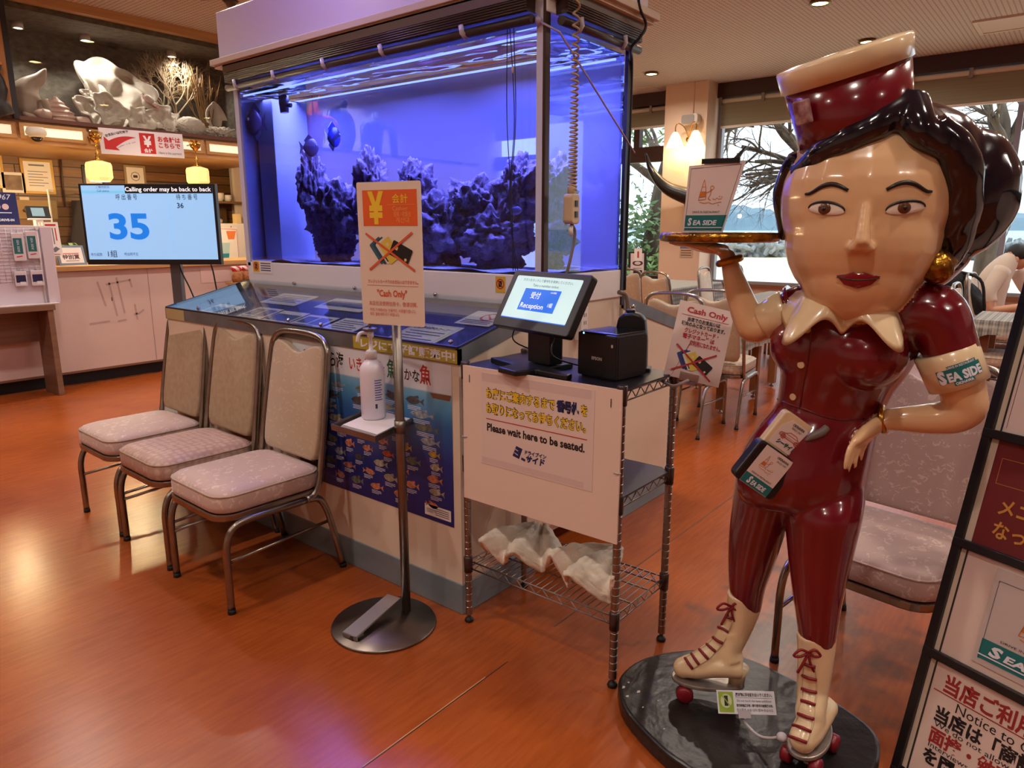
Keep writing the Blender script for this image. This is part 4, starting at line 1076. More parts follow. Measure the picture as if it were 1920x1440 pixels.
mb.poly(fr, [(0.1, 0.17), (0.23, 0.17), (0.26, 0.36), (0.07, 0.36)], 2, 0.003); mb.poly(fr, [(0.1, 0.17), (0.23, 0.17), (0.24, 0.23), (0.09, 0.23)], 1, 0.0035)
mb.text(fr, 'COLD CUP', 0.19, 0.10, 0.034, 0, 0.003, w=0.3, bold=0.05)
mb.pline(fr, [(0.05, 0.53), (0.36, 0.52), (0.362, 0.02)], 0.005, 4, 0.003)
mb.build('printing', [mat('print_orange', (222, 122, 60), 0.5), mat('print_teal', (40, 130, 150), 0.5), mat('print_pale_teal', (170, 196, 196), 0.5), mat('white_print'), red_ink], cpst)
sh = thing('wall_shelf', 'brown wooden box shelf on the plank wall above the white cabinet', 'shelf', (4.85, 8.85, 1.47))
MB().box((4.52, 8.6, 1.72), (5.2, 9.1, 1.745)).box((4.66, 8.62, 1.47), (4.69, 9.1, 1.72)).box((4.52, 9.08, 1.47), (5.2, 9.1, 1.72)).build('shelf_box', mat('shelf_wood', (120, 86, 56), 0.5), sh)
for i, (x, y, n) in enumerate(((4.91, 8.72, 3), (5.03, 8.74, 2))):
    for k in range(n):
        MB().lathe([(0.03, 0), (0.055, 0.03), (0.062, 0.06), (0.058, 0.06), (0.028, 0.008), (0, 0.008)], (x, y, 1.745 + k*0.022), 20).build('bowl', mat('white_china', (228, 222, 214), 0.25),
            label=('white bowl in the left stack on the box shelf', 'white bowl in the right stack on the box shelf')[i] + (', lowest', ', second up', ', topmost')[k], cat='bowl', group='bowls on the box shelf')
MB().ball((4.85, 8.75, 1.50), (0.09, 0.07, 0.05), 12, 8, fn=lambda d: 1+0.2*noise.noise(d*3)).build('plastic_bag', mat('clear_pack'), label='crumpled clear plastic bag inside the box shelf', cat='bag')
MB().box((4.995, 8.5, 1.47), (5.06, 8.6, 1.59)).build('tissue_box', mat('cream_glow', (236, 206, 150), 0.5), label='small cream carton on top of the white cabinet beside the tank edge', cat='box', bevel=0.004)
# striped snack packs on the right end of the counter
strp = bpy.data.materials.new('red_white_stripes'); strp.use_nodes = True; nt = strp.node_tree; p = nt.nodes['Principled BSDF']
t_ = nt.nodes.new('ShaderNodeTexCoord'); wv = nt.nodes.new('ShaderNodeTexWave'); wv.inputs['Scale'].default_value = 8; wv.bands_direction = 'DIAGONAL'
rp = nt.nodes.new('ShaderNodeValToRGB'); rp.color_ramp.elements[0].position = 0.48; rp.color_ramp.elements[1].position = 0.52
rp.color_ramp.elements[0].color = (*lin((196, 40, 60)), 1); rp.color_ramp.elements[1].color = (*lin((230, 205, 200)), 1)
nt.links.new(t_.outputs['Object'], wv.inputs[0]); nt.links.new(wv.outputs['Fac'], rp.inputs[0]); nt.links.new(rp.outputs[0], p.inputs['Base Color'])
snack = mat('golden_snack', (176, 112, 56), 0.6, noise_=(40, (120, 66, 36), 0.2))
for i in range(6):
    x = 4.02 + i*0.135; y = 6.92 + (i % 2)*0.05; z = 0.86
    r = thing('snack_bag', ('striped snack bag on the low table before the counter, %s' % ('leftmost by the television', 'second from the television', 'third from the television', 'fourth from the television', 'second from the tank edge', 'nearest the tank edge')[i]), 'snack bag', (x, y, z), 0, 'striped snack bags')
    mb = MB(); rings = []
    for t, w, d in ((0, 0.05, 0.03), (0.03, 0.06, 0.04), (0.08, 0.058, 0.035), (0.115, 0.05, 0.012)):
        rings.append([V((x + w*math.cos(a), y + d*math.sin(a), z+t)) for a in [2*PI*k/16 for k in range(16)]])
    mb.loft(rings).build('bag_body', snack, r)
    mb = MB(); rings = []
    for t, w, d in ((0.115, 0.05, 0.012), (0.14, 0.062, 0.02), (0.165, 0.066, 0.012)):
        rings.append([V((x + w*math.cos(a), y + d*math.sin(a), z+t)) for a in [2*PI*k/16 for k in range(16)]])
    mb.loft(rings).build('bag_top', strp, r)
st_ = thing('side_table', 'small low table before the counter end carrying striped snack bags', 'table', (4.35, 6.93, 0))
MB().box((3.95, 6.8, 0.835), (4.8, 7.04, 0.86)).build('table_top', light_wood, st_)
for x in (3.97, 4.75):
    for y in (6.82, 7.0): MB().box((x, y, 0), (x+0.03, y+0.03, 0.835)).build('leg', light_wood, st_)

# ================================================================== soffit, alcove
so_ = MB().box((-3.9, 7.8, 2.17), (5.15, 9.2, 2.20), 0).box((-3.9, 7.8, 2.2), (5.15, 7.83, 2.38), 0)
struct(so_, 'wall_soffit', light_wood)
struct(MB().box((-3.9, 7.76, 2.375), (5.15, 8.75, 2.41)), 'trim_3', mat('dark_red_ledge', (96, 58, 46), 0.4))
lw_ = mat('lit_panel', (236, 230, 206), 0.4, emit=(250, 238, 204), estr=0.75)
k = 0; x = 1.9
while x < 5.0:
    r = thing('soffit_light', ['small lit window in the soffit above the left picture frames', 'small lit window in the soffit behind the left pendant lamp', 'small lit window in the soffit behind the payment banner', 'small lit window in the soffit behind the right pendant lamp', 'small lit window in the soffit at the tank edge'][min(k, 4)], 'light', (x+0.27, 7.79, 2.2), 0, 'lit windows in the soffit')
    f2 = Frame((x, 7.799, 2.215), X3, Z3)
    MB().fbox(f2, 0, 0, 0.86*0.66, 0.03, 0, 0.02).fbox(f2, 0, 0.11, 0.5676, 0.14, 0, 0.02).fbox(f2, 0, 0.03, 0.035, 0.11, 0, 0.02).fbox(f2, 0.5326, 0.03, 0.5676, 0.11, 0, 0.02).build('frame', light_wood, r)
    MB().fbox(f2, 0.035, 0.03, 0.5326, 0.11, 0, 0.006).build('panel', lw_, r)
    x += 0.595; k += 1
rockw = mat('dark_stone_render', (70, 64, 58), 0.8, noise_=((14, 14, 22), (118, 110, 98), 0.22), bump=(26, 0.8))
struct(MB().box((2.5, 8.72, 2.41), (4.95, 8.78, 3.42)).box((4.92, 7.86, 2.41), (4.98, 8.75, 3.42)).box((2.42, 7.86, 2.41), (2.5, 8.75, 3.42)).box((2.42, 7.9, 3.36), (4.98, 8.75, 3.42)), 'wall_alcove', rockw)
struct(MB().box((2.4, 7.76, 3.40), (5.05, 7.86, 3.48)), 'trim_4', light_wood)
struct(MB().box((4.95, 7.8, 2.41), (5.15, 8.75, CEIL)), 'wall_alcove_end', cream)
MB().box((2.5, 7.84, 2.41), (4.95, 7.846, 3.40)).build('alcove_glass', glass_mat('showcase_glass', (246, 246, 244), 0.05), kind='structure')
struct(MB().box((1.2, 7.74, 2.41), (2.45, 8.75, CEIL)), 'trim_5', mat('orange_wood_panel', (176, 122, 72), 0.4, noise_=((40, 40, 2), (150, 98, 56), 0.3)))
struct(MB().box((2.45, 7.735, 2.38), (2.495, 7.86, CEIL)), 'trim_6', mat('dark_steel_frame', (40, 38, 42), 0.4))
for x in (3.4, 4.3, 2.8, 6.3, 7.2):  # last two are added, unseen, to brighten the ornaments behind the tank
    zl = 3.30 if x < 5 else CEIL-0.06
    r = thing('alcove_spotlight', {6.3: 'added unseen spotlight over the orange lobster ornament behind the tank', 7.2: 'added unseen spotlight over the dark lobster ornament behind the tank', 3.4: 'bright round spotlight glowing high in the shell alcove', 4.3: 'spotlight above the fan corals in the alcove', 2.8: 'spotlight above the pale conch in the alcove'}[x], 'spotlight', (x, 8.4, zl))
    MB().lathe([(0.045, 0.06), (0.05, 0), (0.04, 0), (0.038, 0.02)], (x, 8.4, zl), 16).build('lamp_housing', white, r)
    MB().lathe([(0.0, 0.0), (0.036, 0.0)], (x, 8.4, zl+0.005), 16).build('bulb', mat('white_bulb', (255, 250, 240), 0.4, emit=(255, 244, 226), estr=9.0), r)
    lamp('SPOT', 'alcove_beam', (x, 8.25, zl-0.02), 30 if x < 5 else 70, (1.0, 0.92, 0.8), 0.04, aim=(x+0.05, 8.25, 2.4), parent=r, spot=2.3)
# shells and corals
shell_w = mat('chalky_shell', (226, 216, 204), 0.55, noise_=(12, (196, 184, 170), 0.3), bump=(40, 0.4))
pinkish = mat('pink_shell', (204, 158, 144), 0.35, noise_=(10, (226, 200, 186), 0.3), bump=(30, 0.5))
AL = 2.412
def conch(c, R, H, lab, m_, ang, tilt, knobs):
    r = thing('conch_shell', lab, 'shell', (c.x, c.y, AL)); c = V((c.x, c.y, AL)); mb = MB(); rings = []
    for i in range(41):
        t = i/40; rad = R*(1-t)**0.8*(1 + 0.10*math.sin(t*34)) + 0.004; rings.append([c + V((math.cos(a)*rad*1.15*(1 + 0.14*max(0, math.cos(a*4 + t*9))**4*(1-t)), math.sin(a)*rad*0.8*(1 + 0.14*max(0, math.cos(a*4 + t*9))**4*(1-t)), H*t)) - X3*0.02*t for a in [2*PI*j/40 for j in range(40)]])
    mb.loft(rings).build('shell_body', m_, r)
    MB().tube(smooth_path([c + V((R*0.7, -R*0.5, 0.02)), c + V((R*1.25, -R*0.55, 0.03)), c + V((R*1.5, -R*0.5, 0.02))], 4), [0.05]*5 + [0.03]*3 + [0.012], 10).build('shell_canal', m_, r)
    MB().tube(smooth_path([c + V((-R*0.7, -R*0.4, 0.05)), c + V((-R*1.15, -R*0.5, 0.06)), c + V((-R*1.3, -R*0.55, 0.09))], 4), [0.06]*5 + [0.045]*3 + [0.03], 10).build('shell_lip', m_, r)
    return r
def spiral(c, R, H, lab, m_, ang=0.0, tilt=0.0, knobs=0, lip=None, lipm=None, name='conch_shell'):
    """a conch: whorls growing from the spire to a flared lip"""
    c = V(c); r = thing(name, lab, 'shell', c)
    M = Matrix.Rotation(ang, 3, 'Z') @ Matrix.Rotation(tilt, 3, 'Y')
    mb = MB(); rings = []; n = 20; N = 64
    for i in range(N+1):
        t = i/N; a = t*2*PI*3.2; g = t**1.5
        rad = R*0.05 + R*0.52*g; tube_r = R*0.05 + R*0.5*g
        cen = V((math.cos(a)*rad*0.55, math.sin(a)*rad*0.55, H*(0.96 - 0.62*g)))
        d = V((math.cos(a), math.sin(a), 0)); kk = 1 + (0.22*max(0, math.sin(a*3.5))**6 if knobs else 0)
        rings.append([c + M @ (cen + d*(tube_r*math.cos(b)*kk) + Z3*(tube_r*1.25*math.sin(b)*(1.0 if math.sin(b) > 0 else 1.0+0.8*g))) for b in [2*PI*j/n for j in range(n)]])
    mb.loft(rings)
    ob = mb.build('shell_body', m_, r)
    a = 3.2*2*PI; d = V((math.cos(a), math.sin(a), 0)); t_ = V((-d.y, d.x, 0)); lb = MB(); L = []
    for j in range(13):
        b = -PI*0.75 + j/12*PI*1.5
        base = V((math.cos(a)*R*0.31, math.sin(a)*R*0.31, H*0.34)) + d*(R*0.5*math.cos(b)) + Z3*(R*0.75*math.sin(b))
        out_ = base + t_*R*0.3 + d*(R*0.3*math.cos(b)) + Z3*(R*0.35*math.sin(b))
        L.append((c + M @ base, c + M @ out_, c + M @ (base + d*0.01)))
    for p_, q_ in zip(L, L[1:]): lb.quad(p_[0], q_[0], q_[1], p_[1])
    ob2 = lb.build('flared_lip', lipm or m_, r); md = ob2.modifiers.new('t', 'SOLIDIFY'); md.thickness = R*0.05
    zs = [v.co.z for v in ob.data.vertices]; dz = min(zs)
    for oo in (ob, ob2):
        for v in oo.data.vertices: v.co.z -= dz
    return r
pcn = thing('conch_shell', 'large pale conch shell with an upswept horn at the far left of the alcove', 'shell', (2.72, 8.1, AL))
pP = smooth_path([V((2.66, 8.1, AL+0.01)), V((2.67, 8.1, AL+0.10)), V((2.68, 8.1, AL+0.22)), V((2.73, 8.1, AL+0.32)), V((2.83, 8.1, AL+0.41)), V((2.89, 8.1, AL+0.50))], 5)
MB().tube(pP, [0.06 + 0.012*i for i in range(6)] + [0.125, 0.13, 0.134, 0.136, 0.136] + [0.138, 0.126, 0.114, 0.102, 0.09] + [0.08, 0.07, 0.062, 0.056, 0.05] + [0.044, 0.038, 0.03, 0.02, 0.006], 24, flat=((0, 1, 0), 0.7)).build('shell_body', mat('pale_conch', (202, 186, 170), 0.4, noise_=(8, (176, 156, 140), 0.3)), pcn)
MB().tube(smooth_path([V((2.60, 7.99, AL+0.05)), V((2.72, 7.98, AL+0.03)), V((2.82, 8.0, AL+0.10)), V((2.80, 8.0, AL+0.20))], 5), [0.022 + 0.001*i for i in range(16)], 10).build('shell_lip', mat('pale_conch'), pcn)
conch(onY(112, 222, 8.05), 0.17, 0.25, 'pink spiny conch shell left of the great white clams', pinkish, 2.0, 0.5, 1)
spiral(onY(292, 222, 8.0) + V((0, 0, 0.07)), 0.09, 0.17, 'conch with a pink lip lying on top of the white clams', shell_w, 2.6, 0.8, 1, lipm=mat('pink_lip', (226, 168, 160), 0.25))
def clam(c, w, d, h, lab, m_, waves=4, amp=0.16, tilt=0.0, ang=0.0, group=None, thick=0.012, cat='shell', name='giant_clam_shell', seed=0, ridge=0.03):
    """one fluted valve of a giant clam, opening downwards"""
    mb = MB(); nu, nv = 72, 14; vs_ = []
    M = Matrix.Rotation(ang, 3, 'Z') @ Matrix.Rotation(tilt, 3, 'X')
    for j in range(nv+1):
        s = j/nv
        for i in range(nu+1):
            u = i/nu*2-1
            fold = math.sin(u*PI*waves)
            prof = math.sin(s*PI*0.5)
            x = u*w*0.5*(0.25 + 0.75*prof)*(1 - 0.10*s*fold*fold)
            y = -d*0.5 + d*prof*(math.cos(u*1.25))*(1 + amp*0.7*fold*s*s)
            z = h*(1 - s**1.7) + amp*h*fold*s*1.1 + h*0.25*math.cos(u*PI*0.5)*(1-s) + ridge*h*noise.noise(V((u*10+seed, s*16, seed)))
            z -= 0.0
            vs_.append(M @ V((x, y, z)))
    fs = [(j*(nu+1)+i, j*(nu+1)+i+1, (j+1)*(nu+1)+i+1, (j+1)*(nu+1)+i) for j in range(nv) for i in range(nu)]
    zmin = min(p.z for p in vs_)
    c = V(c); mb.add([c + p - Z3*(zmin - thick*0.5) for p in vs_], fs, 0, True)
    o = mb.build(name, m_, label=lab, cat=cat, group=group)
    md = o.modifiers.new('t', 'SOLIDIFY'); md.thickness = thick; md.offset = 0
    md = o.modifiers.new('s', 'SUBSURF'); md.levels = 1; md.render_levels = 1
    return o
gc = 'great clams in the alcove'
def rosette(c, R, lab, seed, tilt):
    mb = MB(); c = V(c); M = Matrix.Rotation(tilt[1], 3, 'Z') @ Matrix.Rotation(tilt[0], 3, 'X'); nu, nv = 64, 12; vs_ = []
    for j in range(nv+1):
        s = 0.08 + 0.92*j/nv
        for i in range(nu):
            a = 2*PI*i/nu; k = 1 + 0.16*math.sin(3*a+seed) + 0.1*s*math.sin(7*a+seed*2)
            vs_.append(M @ V((R*s*k*math.cos(a), R*s*k*math.sin(a), R*(0.45*s*s + 0.14*s*math.sin(5*a+seed) - 0.12*math.sin(s*9)))))
    fs = [(j*nu+i, j*nu+(i+1) % nu, (j+1)*nu+(i+1) % nu, (j+1)*nu+i) for j in range(nv) for i in range(nu)]
    zmin = min(p.z for p in vs_); mb.add([c + p - Z3*zmin*1.0 for p in vs_], fs, 0, True)
    o = mb.build('plate_coral', shell_w, label=lab, cat='coral', group='white plate corals in the alcove')
    md = o.modifiers.new('t', 'SOLIDIFY'); md.thickness = 0.014; md.offset = 0
rosette((3.60, 8.42, AL), 0.36, 'largest white plate coral, rising broad and round at the back of the alcove heap', 0.9, (1.15, 0.05))
rosette((3.42, 8.3, AL+0.12), 0.22, 'white plate coral leaning on the largest one at its left', 3.3, (0.9, 0.5))
rosette((3.20, 8.05, AL), 0.15, 'white ruffled plate coral at the left end of the heap', 0.3, (1.0, 0.3))
rosette((3.36, 7.98, AL), 0.16, 'big round white plate coral facing out, front left of the heap', 1.7, (1.25, 0.1))
rosette((3.66, 7.96, AL), 0.13, 'white cup-shaped plate coral low in the middle of the heap', 2.9, (1.1, -0.1))
rosette((3.88, 7.97, AL), 0.15, 'white plate coral at the right front of the heap', 4.1, (1.15, -0.3))
rosette((4.02, 8.1, AL), 0.13, 'white folded plate coral at the right end of the heap', 5.2, (1.0, -0.6))
rosette((3.30, 8.2, AL+0.20), 0.11, 'small white plate coral perched high at the left of the heap', 6.0, (0.8, 0.5))
def fan(px, py, D, H, W, seed, m_, lab, depth=5, name='fan_coral', thin=1.0):
    c = onY(px, py, D); c.z = AL; rnd = random.Random(seed); r = thing(name, lab, 'coral', c)
    mb = MB()
    def br(p, a, L, rad, k):
        if k == 0: return
        q = p + V((math.sin(a)*L, rnd.uniform(-0.12, 0.12)*L, math.cos(a)*L)); mid = p.lerp(q, 0.5) + V((rnd.uniform(-1,1), 0, rnd.uniform(-1,1)))*L*0.07
        mb.tube([p, mid, q], [rad, rad*0.85, rad*0.7], 5, caps=False)
        for i in range(3 if k < depth else 4): br(mid.lerp(q, rnd.uniform(0.1, 1)), a + rnd.uniform(-0.75, 0.75), L*rnd.uniform(0.55, 0.85), rad*0.62, k-1)
    br(c, 0.0, H*0.36, 0.016*thin, depth); 
    mb.build('coral_branches', m_, r)
bone = mat('bone_coral', (206, 184, 152), 0.7)
fan(312, 235, 8.5, 1.02, 0.5, 3, bone, 'pale feathery fan coral rising behind the clams', 6)
fan(330, 235, 8.35, 1.02, 0.5, 14, bone, 'second pale fan coral right of the first, with a thick forked stem', 6)
fan(378, 228, 8.4, 0.95, 0.4, 7, mat('tan_coral', (184, 150, 104), 0.7), 'tan branching fan coral behind the brain coral', 6)
# whip coral
c = onY(392, 225, 8.2); c.z = AL; r = thing('whip_coral', 'bundle of thin brown whip coral stems at the right of the alcove', 'coral', c); mb = MB(); rnd = random.Random(8)
for k in range(22):
    a = rnd.uniform(-0.24, 0.16); H = rnd.uniform(0.5, 0.8); p0 = c + V((rnd.uniform(-0.05, 0.05), rnd.uniform(-0.04, 0.04), 0))
    mb.tube(smooth_path([p0, p0 + V((a*H*0.5 + rnd.uniform(-0.03, 0.03), 0, H*0.45)), p0 + V((a*H + rnd.uniform(-0.04, 0.04), rnd.uniform(-0.05, 0.05), H))], 4), 0.006, 5, caps=False)
mb.build('coral_stems', mat('brown_coral', (150, 112, 66), 0.7), r)
def lump(c, r_, lab, name, amp, fr_, m_, sub=5):
    bm = bmesh.new(); bmesh.ops.create_icosphere(bm, subdivisions=sub, radius=1); c = V(c)
    for v in bm.verts:
        d = v.co.normalized(); v.co = V((d.x*r_[0], d.y*r_[1], d.z*r_[2]))*(1 + amp*noise.noise(d*fr_) + amp*0.6*noise.noise(d*fr_*2.3)); v.co.z = max(v.co.z, -r_[2]*0.7)
    mb = MB().add([c + v.co + Z3*r_[2]*0.7 for v in bm.verts], [tuple(v.index for v in f.verts) for f in bm.faces], 0, True); bm.free()
    return mb.build(name, m_, label=lab, cat='coral')
a = onY(360, 255, 7.98); lump((a.x, 8.0, AL), (0.165, 0.13, 0.12), 'rounded pale brain coral in front of the fan corals', 'brain_coral', 0.10, 14, shell_w)
a = onY(415, 255, 8.0); lump((a.x+0.02, 8.02, AL), (0.19, 0.12, 0.075), 'knobbly white staghorn coral at the right end of the ledge', 'staghorn_coral', 0.4, 7, shell_w)
a = onY(316, 258, 7.93); lump((a.x, 7.93, AL), (0.09, 0.06, 0.05), 'small white coral lump below the clams near the banner', 'coral_lump', 0.35, 6, shell_w)
a = onY(410, 235, 8.05); clam((a.x, 8.1, AL+0.13), 0.26, 0.2, 0.16, 'fluted clam shell resting on the staghorn coral', shell_w, 3, 0.2, -0.5, 0, gc, 0.012)
# shelf with soft toys in the dim part behind the tank
struct(MB().box((5.15, 7.76, 2.375), (9, 8.75, 2.41)), 'trim_7', MATS['dark_red_ledge'])
struct(MB().box((5.15, 7.8, 0), (9, 7.9, 2.375)), 'wall_back', cream)
def lobster(x, lab, body_m, big):
    r = thing('carved_lobster', lab, 'ornament', (x, 8.2, AL)); mb = MB()
    mb.ball((x, 8.2, AL+0.30), (0.13, 0.09, 0.30), 16, 10, fn=lambda d: 1+0.12*math.sin(d.z*22)); mb.build('body_shell', body_m, r)
    for s_ in (-1, 1):
        MB().tube(smooth_path([(x+s_*0.08, 8.18, AL+0.42), (x+s_*0.24, 8.14, AL+0.40), (x+s_*0.26, 8.12, AL+0.16)], 5), [0.04]*6 + [0.055]*5, 8).ball((x+s_*0.27, 8.12, AL+0.09), (0.06, 0.05, 0.10), 12, 8).build('claw', body_m, r)
    mb = MB()
    for s_ in (-1, 1):
        mb.tube(smooth_path([(x+s_*0.04, 8.18, AL+0.55), (x+s_*0.06, 8.15, AL+0.7), (x+s_*0.14, 8.13, AL+0.8)], 4), 0.008, 5)
    mb.build('antennae', body_m, r)
lobster(6.3, 'orange lobster ornament seen blue-tinted through the left of the tank', mat('orange_shell', (226, 92, 44), 0.4), 1)
lobster(7.3, 'dark spiny lobster ornament seen through the middle of the tank', mat('dark_shell', (36, 34, 60), 0.3, noise_=(40, (120, 120, 130), 0.1)), 0)
tt = thing('turtle_ornament', 'dark round turtle shell ornament standing between the two lobsters behind the tank', 'ornament', (6.78, 8.25, AL))
MB().ball((6.78, 8.3, AL+0.32), (0.25, 0.09, 0.32), 24, 14, fn=lambda d: 1+0.04*math.sin(d.x*14)*math.sin(d.z*14)).build('shell_dome', mat('dark_turtle', (34, 30, 40), 0.25), tt)
MB().ball((6.78, 8.2, AL+0.66), (0.05, 0.05, 0.07), 10, 8).build('turtle_head', mat('dark_turtle'), tt)

# payment banner
bf = Frame(onY(190, 288, 7.74), (onY(348, 297, 7.74) - onY(190, 288, 7.74)), onY(190, 241, 7.74) - onY(190, 288, 7.74))
BW, BH = 0.84, 0.245
bn = thing('payment_banner', 'white banner with a red arrow and yen sign hung below the alcove', 'banner', bf.p(BW/2, 0))
MB().fbox(bf, 0, 0, BW, BH, 0, 0.004).build('banner_sheet', mat('banner_white', (222, 214, 224), 0.4), bn)
mb = MB()
o1 = [(0.345-0.29*t, 0.175 - 0.065*t**2.2 + 0.012*math.sin(PI*t)) for t in [k/10 for k in range(11)]]
o2 = [(0.345-0.20*t, 0.170 - 0.10*t**1.5) for t in [k/10 for k in range(11)]]
for (a, b), (c_, d_) in zip(zip(o1, o1[1:]), zip(o2, o2[1:])): mb.poly(bf, [a, b, d_, c_], 0, 0.005)
mb.poly(bf, [(0.04, 0.165), (0.04, 0.045), (0.18, 0.04)], 0, 0.0055)
tx = 'お支払いは現金で'
for i, chx in enumerate(tx):
    t = i/(len(tx)-1); f2 = bf.sub(0.075 + 0.19*t, 0.165 + 0.05*t**0.8, 0.5 - 0.62*t, 0.0055); mb.text(f2, chx, 0, 0, 0.021, 1, 0, bold=0.03)
tx = 'Payment is by cash'
for i, chx in enumerate(tx):
    t = i/(len(tx)-1); f2 = bf.sub(0.172 + 0.165*t, 0.062 + 0.062*t**0.7, 0.75 - 0.62*t, 0.0055); mb.text(f2, chx, 0, 0, 0.015, 1, 0)
mb.rect(bf, 0.385, 0.025, 0.54, 0.225, 0, 0.005)
mb.text(bf, '¥', 0.4625, 0.095, 0.10, 2, 0.006, w=0.085, bold=0.04); mb.text(bf, '会計', 0.4625, 0.038, 0.032, 2, 0.006, bold=0.03)
mb.text(bf, 'お会計は', 0.69, 0.155, 0.042, 0, 0.005, w=0.24, bold=0.035); mb.text(bf, 'こちらで', 0.69, 0.095, 0.042, 0, 0.005, w=0.23, bold=0.035); mb.text(bf, 'Here is the payment', 0.69, 0.03, 0.026, 1, 0.005, w=0.24)
mb.build('lettering', [red_ink, mat('matte_black'), mat('white_print')], bn)

# pendant lamps
shade_m = mat('lit_amber_glass', (255, 214, 140), 0.25, emit=(255, 206, 124), estr=1.0)
core_m = mat('lamp_core', (255, 240, 200), 0.3, emit=(255, 226, 160), estr=9.0)
def pendant(px, lab, py=322):
    c = onY(px, py, 7.62)
    r = thing('pendant_lamp', lab, 'pendant lamp', c, 0, 'pendant lamps over the counter'); z0 = c.z
    S = lambda w, z: (w, z)
    MB().lathe([(0.0, 0.098), (0.05, 0.1), (0.105, 0.085), (0.115, 0.06), (0.115, -0.055), (0.092, -0.085), (0.088, -0.09), (0.08, -0.085), (0.104, -0.05), (0.104, 0.06), (0.06, 0.085), (0, 0.09)], c, 8, smooth=False, rot=PI/8).build('glass_shade', shade_m, r)
    MB().ball(c + V((0, 0, -0.02)), (0.05, 0.05, 0.065), 14, 10).build('bulb', core_m, r)
    MB().lathe([(0.045, 0.097), (0.04, 0.115), (0.016, 0.125), (0.022, 0.14), (0.012, 0.155), (0.02, 0.17), (0.008, 0.18), (0.006, 0.26), (0.02, 0.27), (0.05, 0.30), (0.055, 0.33), (0.012, 0.345)], c, 16).build('brass_stem', gold, r)
    MB().lathe([(0.05, 0.30), (0.068, 0.36), (0.066, 0.37), (0.02, 0.345)], c, 16).build('glass_cup', glass_mat('amber_clear', (244, 226, 190), 0.06), r)
    MB().tube([c + Z3*0.33, c + V((0, 0.17, 0.33))], 0.008, 8).build('wall_arm', gold, r)
    lamp('POINT', 'pendant_glow', c - Z3*0.13, 40, (1.0, 0.72, 0.36), 0.05, parent=r)
pendant(186, 'lit amber glass pendant lamp just left of the payment banner')
pendant(371, 'lit amber glass pendant lamp just right of the payment banner', 331)
pendant(-70, 'lit amber glass pendant lamp over the counter beyond the left edge')
# dome camera
dc = thing('dome_camera', 'white dome security camera with a dark glass bowl under the alcove ledge', 'camera', onY(68, 262, 7.72)); c = onY(68, 250, 7.72)
MB().lathe([(0.0, 0.055), (0.07, 0.05), (0.085, 0.01), (0.082, -0.01), (0.055, -0.035), (0.0, -0.035)], c, 20).tube([c + Z3*0.02, c + V((0, 0.09, 0.02))], 0.03, 10).build('camera_housing', mat('camera_white', (210, 200, 186), 0.35), dc)
MB().ball(c - Z3*0.03, (0.05, 0.05, 0.045), 16, 10).build('glass_bowl', mat('smoked_dome', (40, 34, 30), 0.08), dc)
# frames on the plank wall
def wall_frame(px0, py0, px1, py1, lab, fm_, border, rows=None, inner=None):
    a, b = onY(px0, py1, 9.195), onY(px1, py0, 9.195); fr = Frame(a, X3, Z3); w, h = b.x-a.x, b.z-a.z
    r = thing('picture_frame', lab, 'picture frame', fr.p(w/2, 0))
    MB().fbox(fr, 0, 0, w, h, 0, 0.012, 0).build('frame', fm_, r, bevel=0.004)
    mb = MB().rect(fr, border, border, w-border, h-border, 0, 0.0125)
    mb.build('sheet', inner or paper, r)
    if rows: mb = MB(); rows(mb, fr, w, h); mb.build('printing', [mat('grey_ink'), mat('dark_brown_ink', (64, 44, 40), 0.5)], r)
def r_doc(mb, fr, w, h):
    mb.line(fr, w*0.25, h*0.82, w*0.72, h*0.82, 0.018, 0, 0.013)
    for k in range(6): mb.line(fr, w*0.2, h*(0.64-k*0.08), w*(0.8-0.15*(k % 2)), h*(0.64-k*0.08), 0.007, 0, 0.013)
goldf = mat('gilt_frame', (176, 134, 66), 0.35, 0.4)
wall_frame(44, 300, 97, 363, 'gilt framed certificate on the plank wall above the tablet', goldf, 0.03, r_doc)
wall_frame(5, 324, 44, 361, 'white framed brown picture left of the gilt certificate', mat('white_paint'), 0.03, None, mat('brown_picture', (150, 118, 90), 0.5, noise_=(9, (92, 66, 52), 0.2)))
wall_frame(157, 312, 192, 352, 'dark framed white sheet behind the left pendant lamp', mat('black_plastic'), 0.03)
def r_seal(mb, fr, w, h): mb.ring(fr, w/2, h*0.52, w*0.2, 0.008, 0, 0.013, 8); mb.line(fr, w*0.4, h*0.52, w*0.6, h*0.52, 0.03, 1, 0.013); mb.line(fr, w*0.3, h*0.14, w*0.7, h*0.14, 0.008, 0, 0.013)
wall_frame(235, 311, 271, 353, 'small gilt framed white certificate with a round seal above the television', mat('dull_gilt', (150, 124, 84), 0.4), 0.028, r_seal)
wall_frame(-26, 290, 2, 352, 'tall gilt frame cut by the left edge of the picture', goldf, 0.03)
fr = Frame(onY(37, 376, 9.195), X3, Z3)
MB().fbox(fr, 0, 0, 0.09, 0.04, 0, 0.006).build('name_plate', mat('ivory_plate', (214, 196, 168), 0.5), label='small ivory plate on the plank wall below the gilt certificate', cat='plate')
MB().tube([onY(112, 283, 9.18), onY(116, 330, 9.18), onY(122, 388, 9.18)], 0.012, 8).build('conduit', mat('brown_conduit', (72, 46, 32), 0.5), label='brown conduit running down the plank wall left of the pendant lamp', cat='pipe')
cb_ = thing('switch_box', 'small wooden switch board with a knob on the plank wall left of the tablet', 'switch', onY(45, 400, 9.19))
fr = Frame(onY(28, 410, 9.195), X3, Z3)
MB().fbox(fr, 0, 0, 0.42, 0.2, 0, 0.02).build('board', mat('ochre_board', (150, 116, 64), 0.5), cb_)
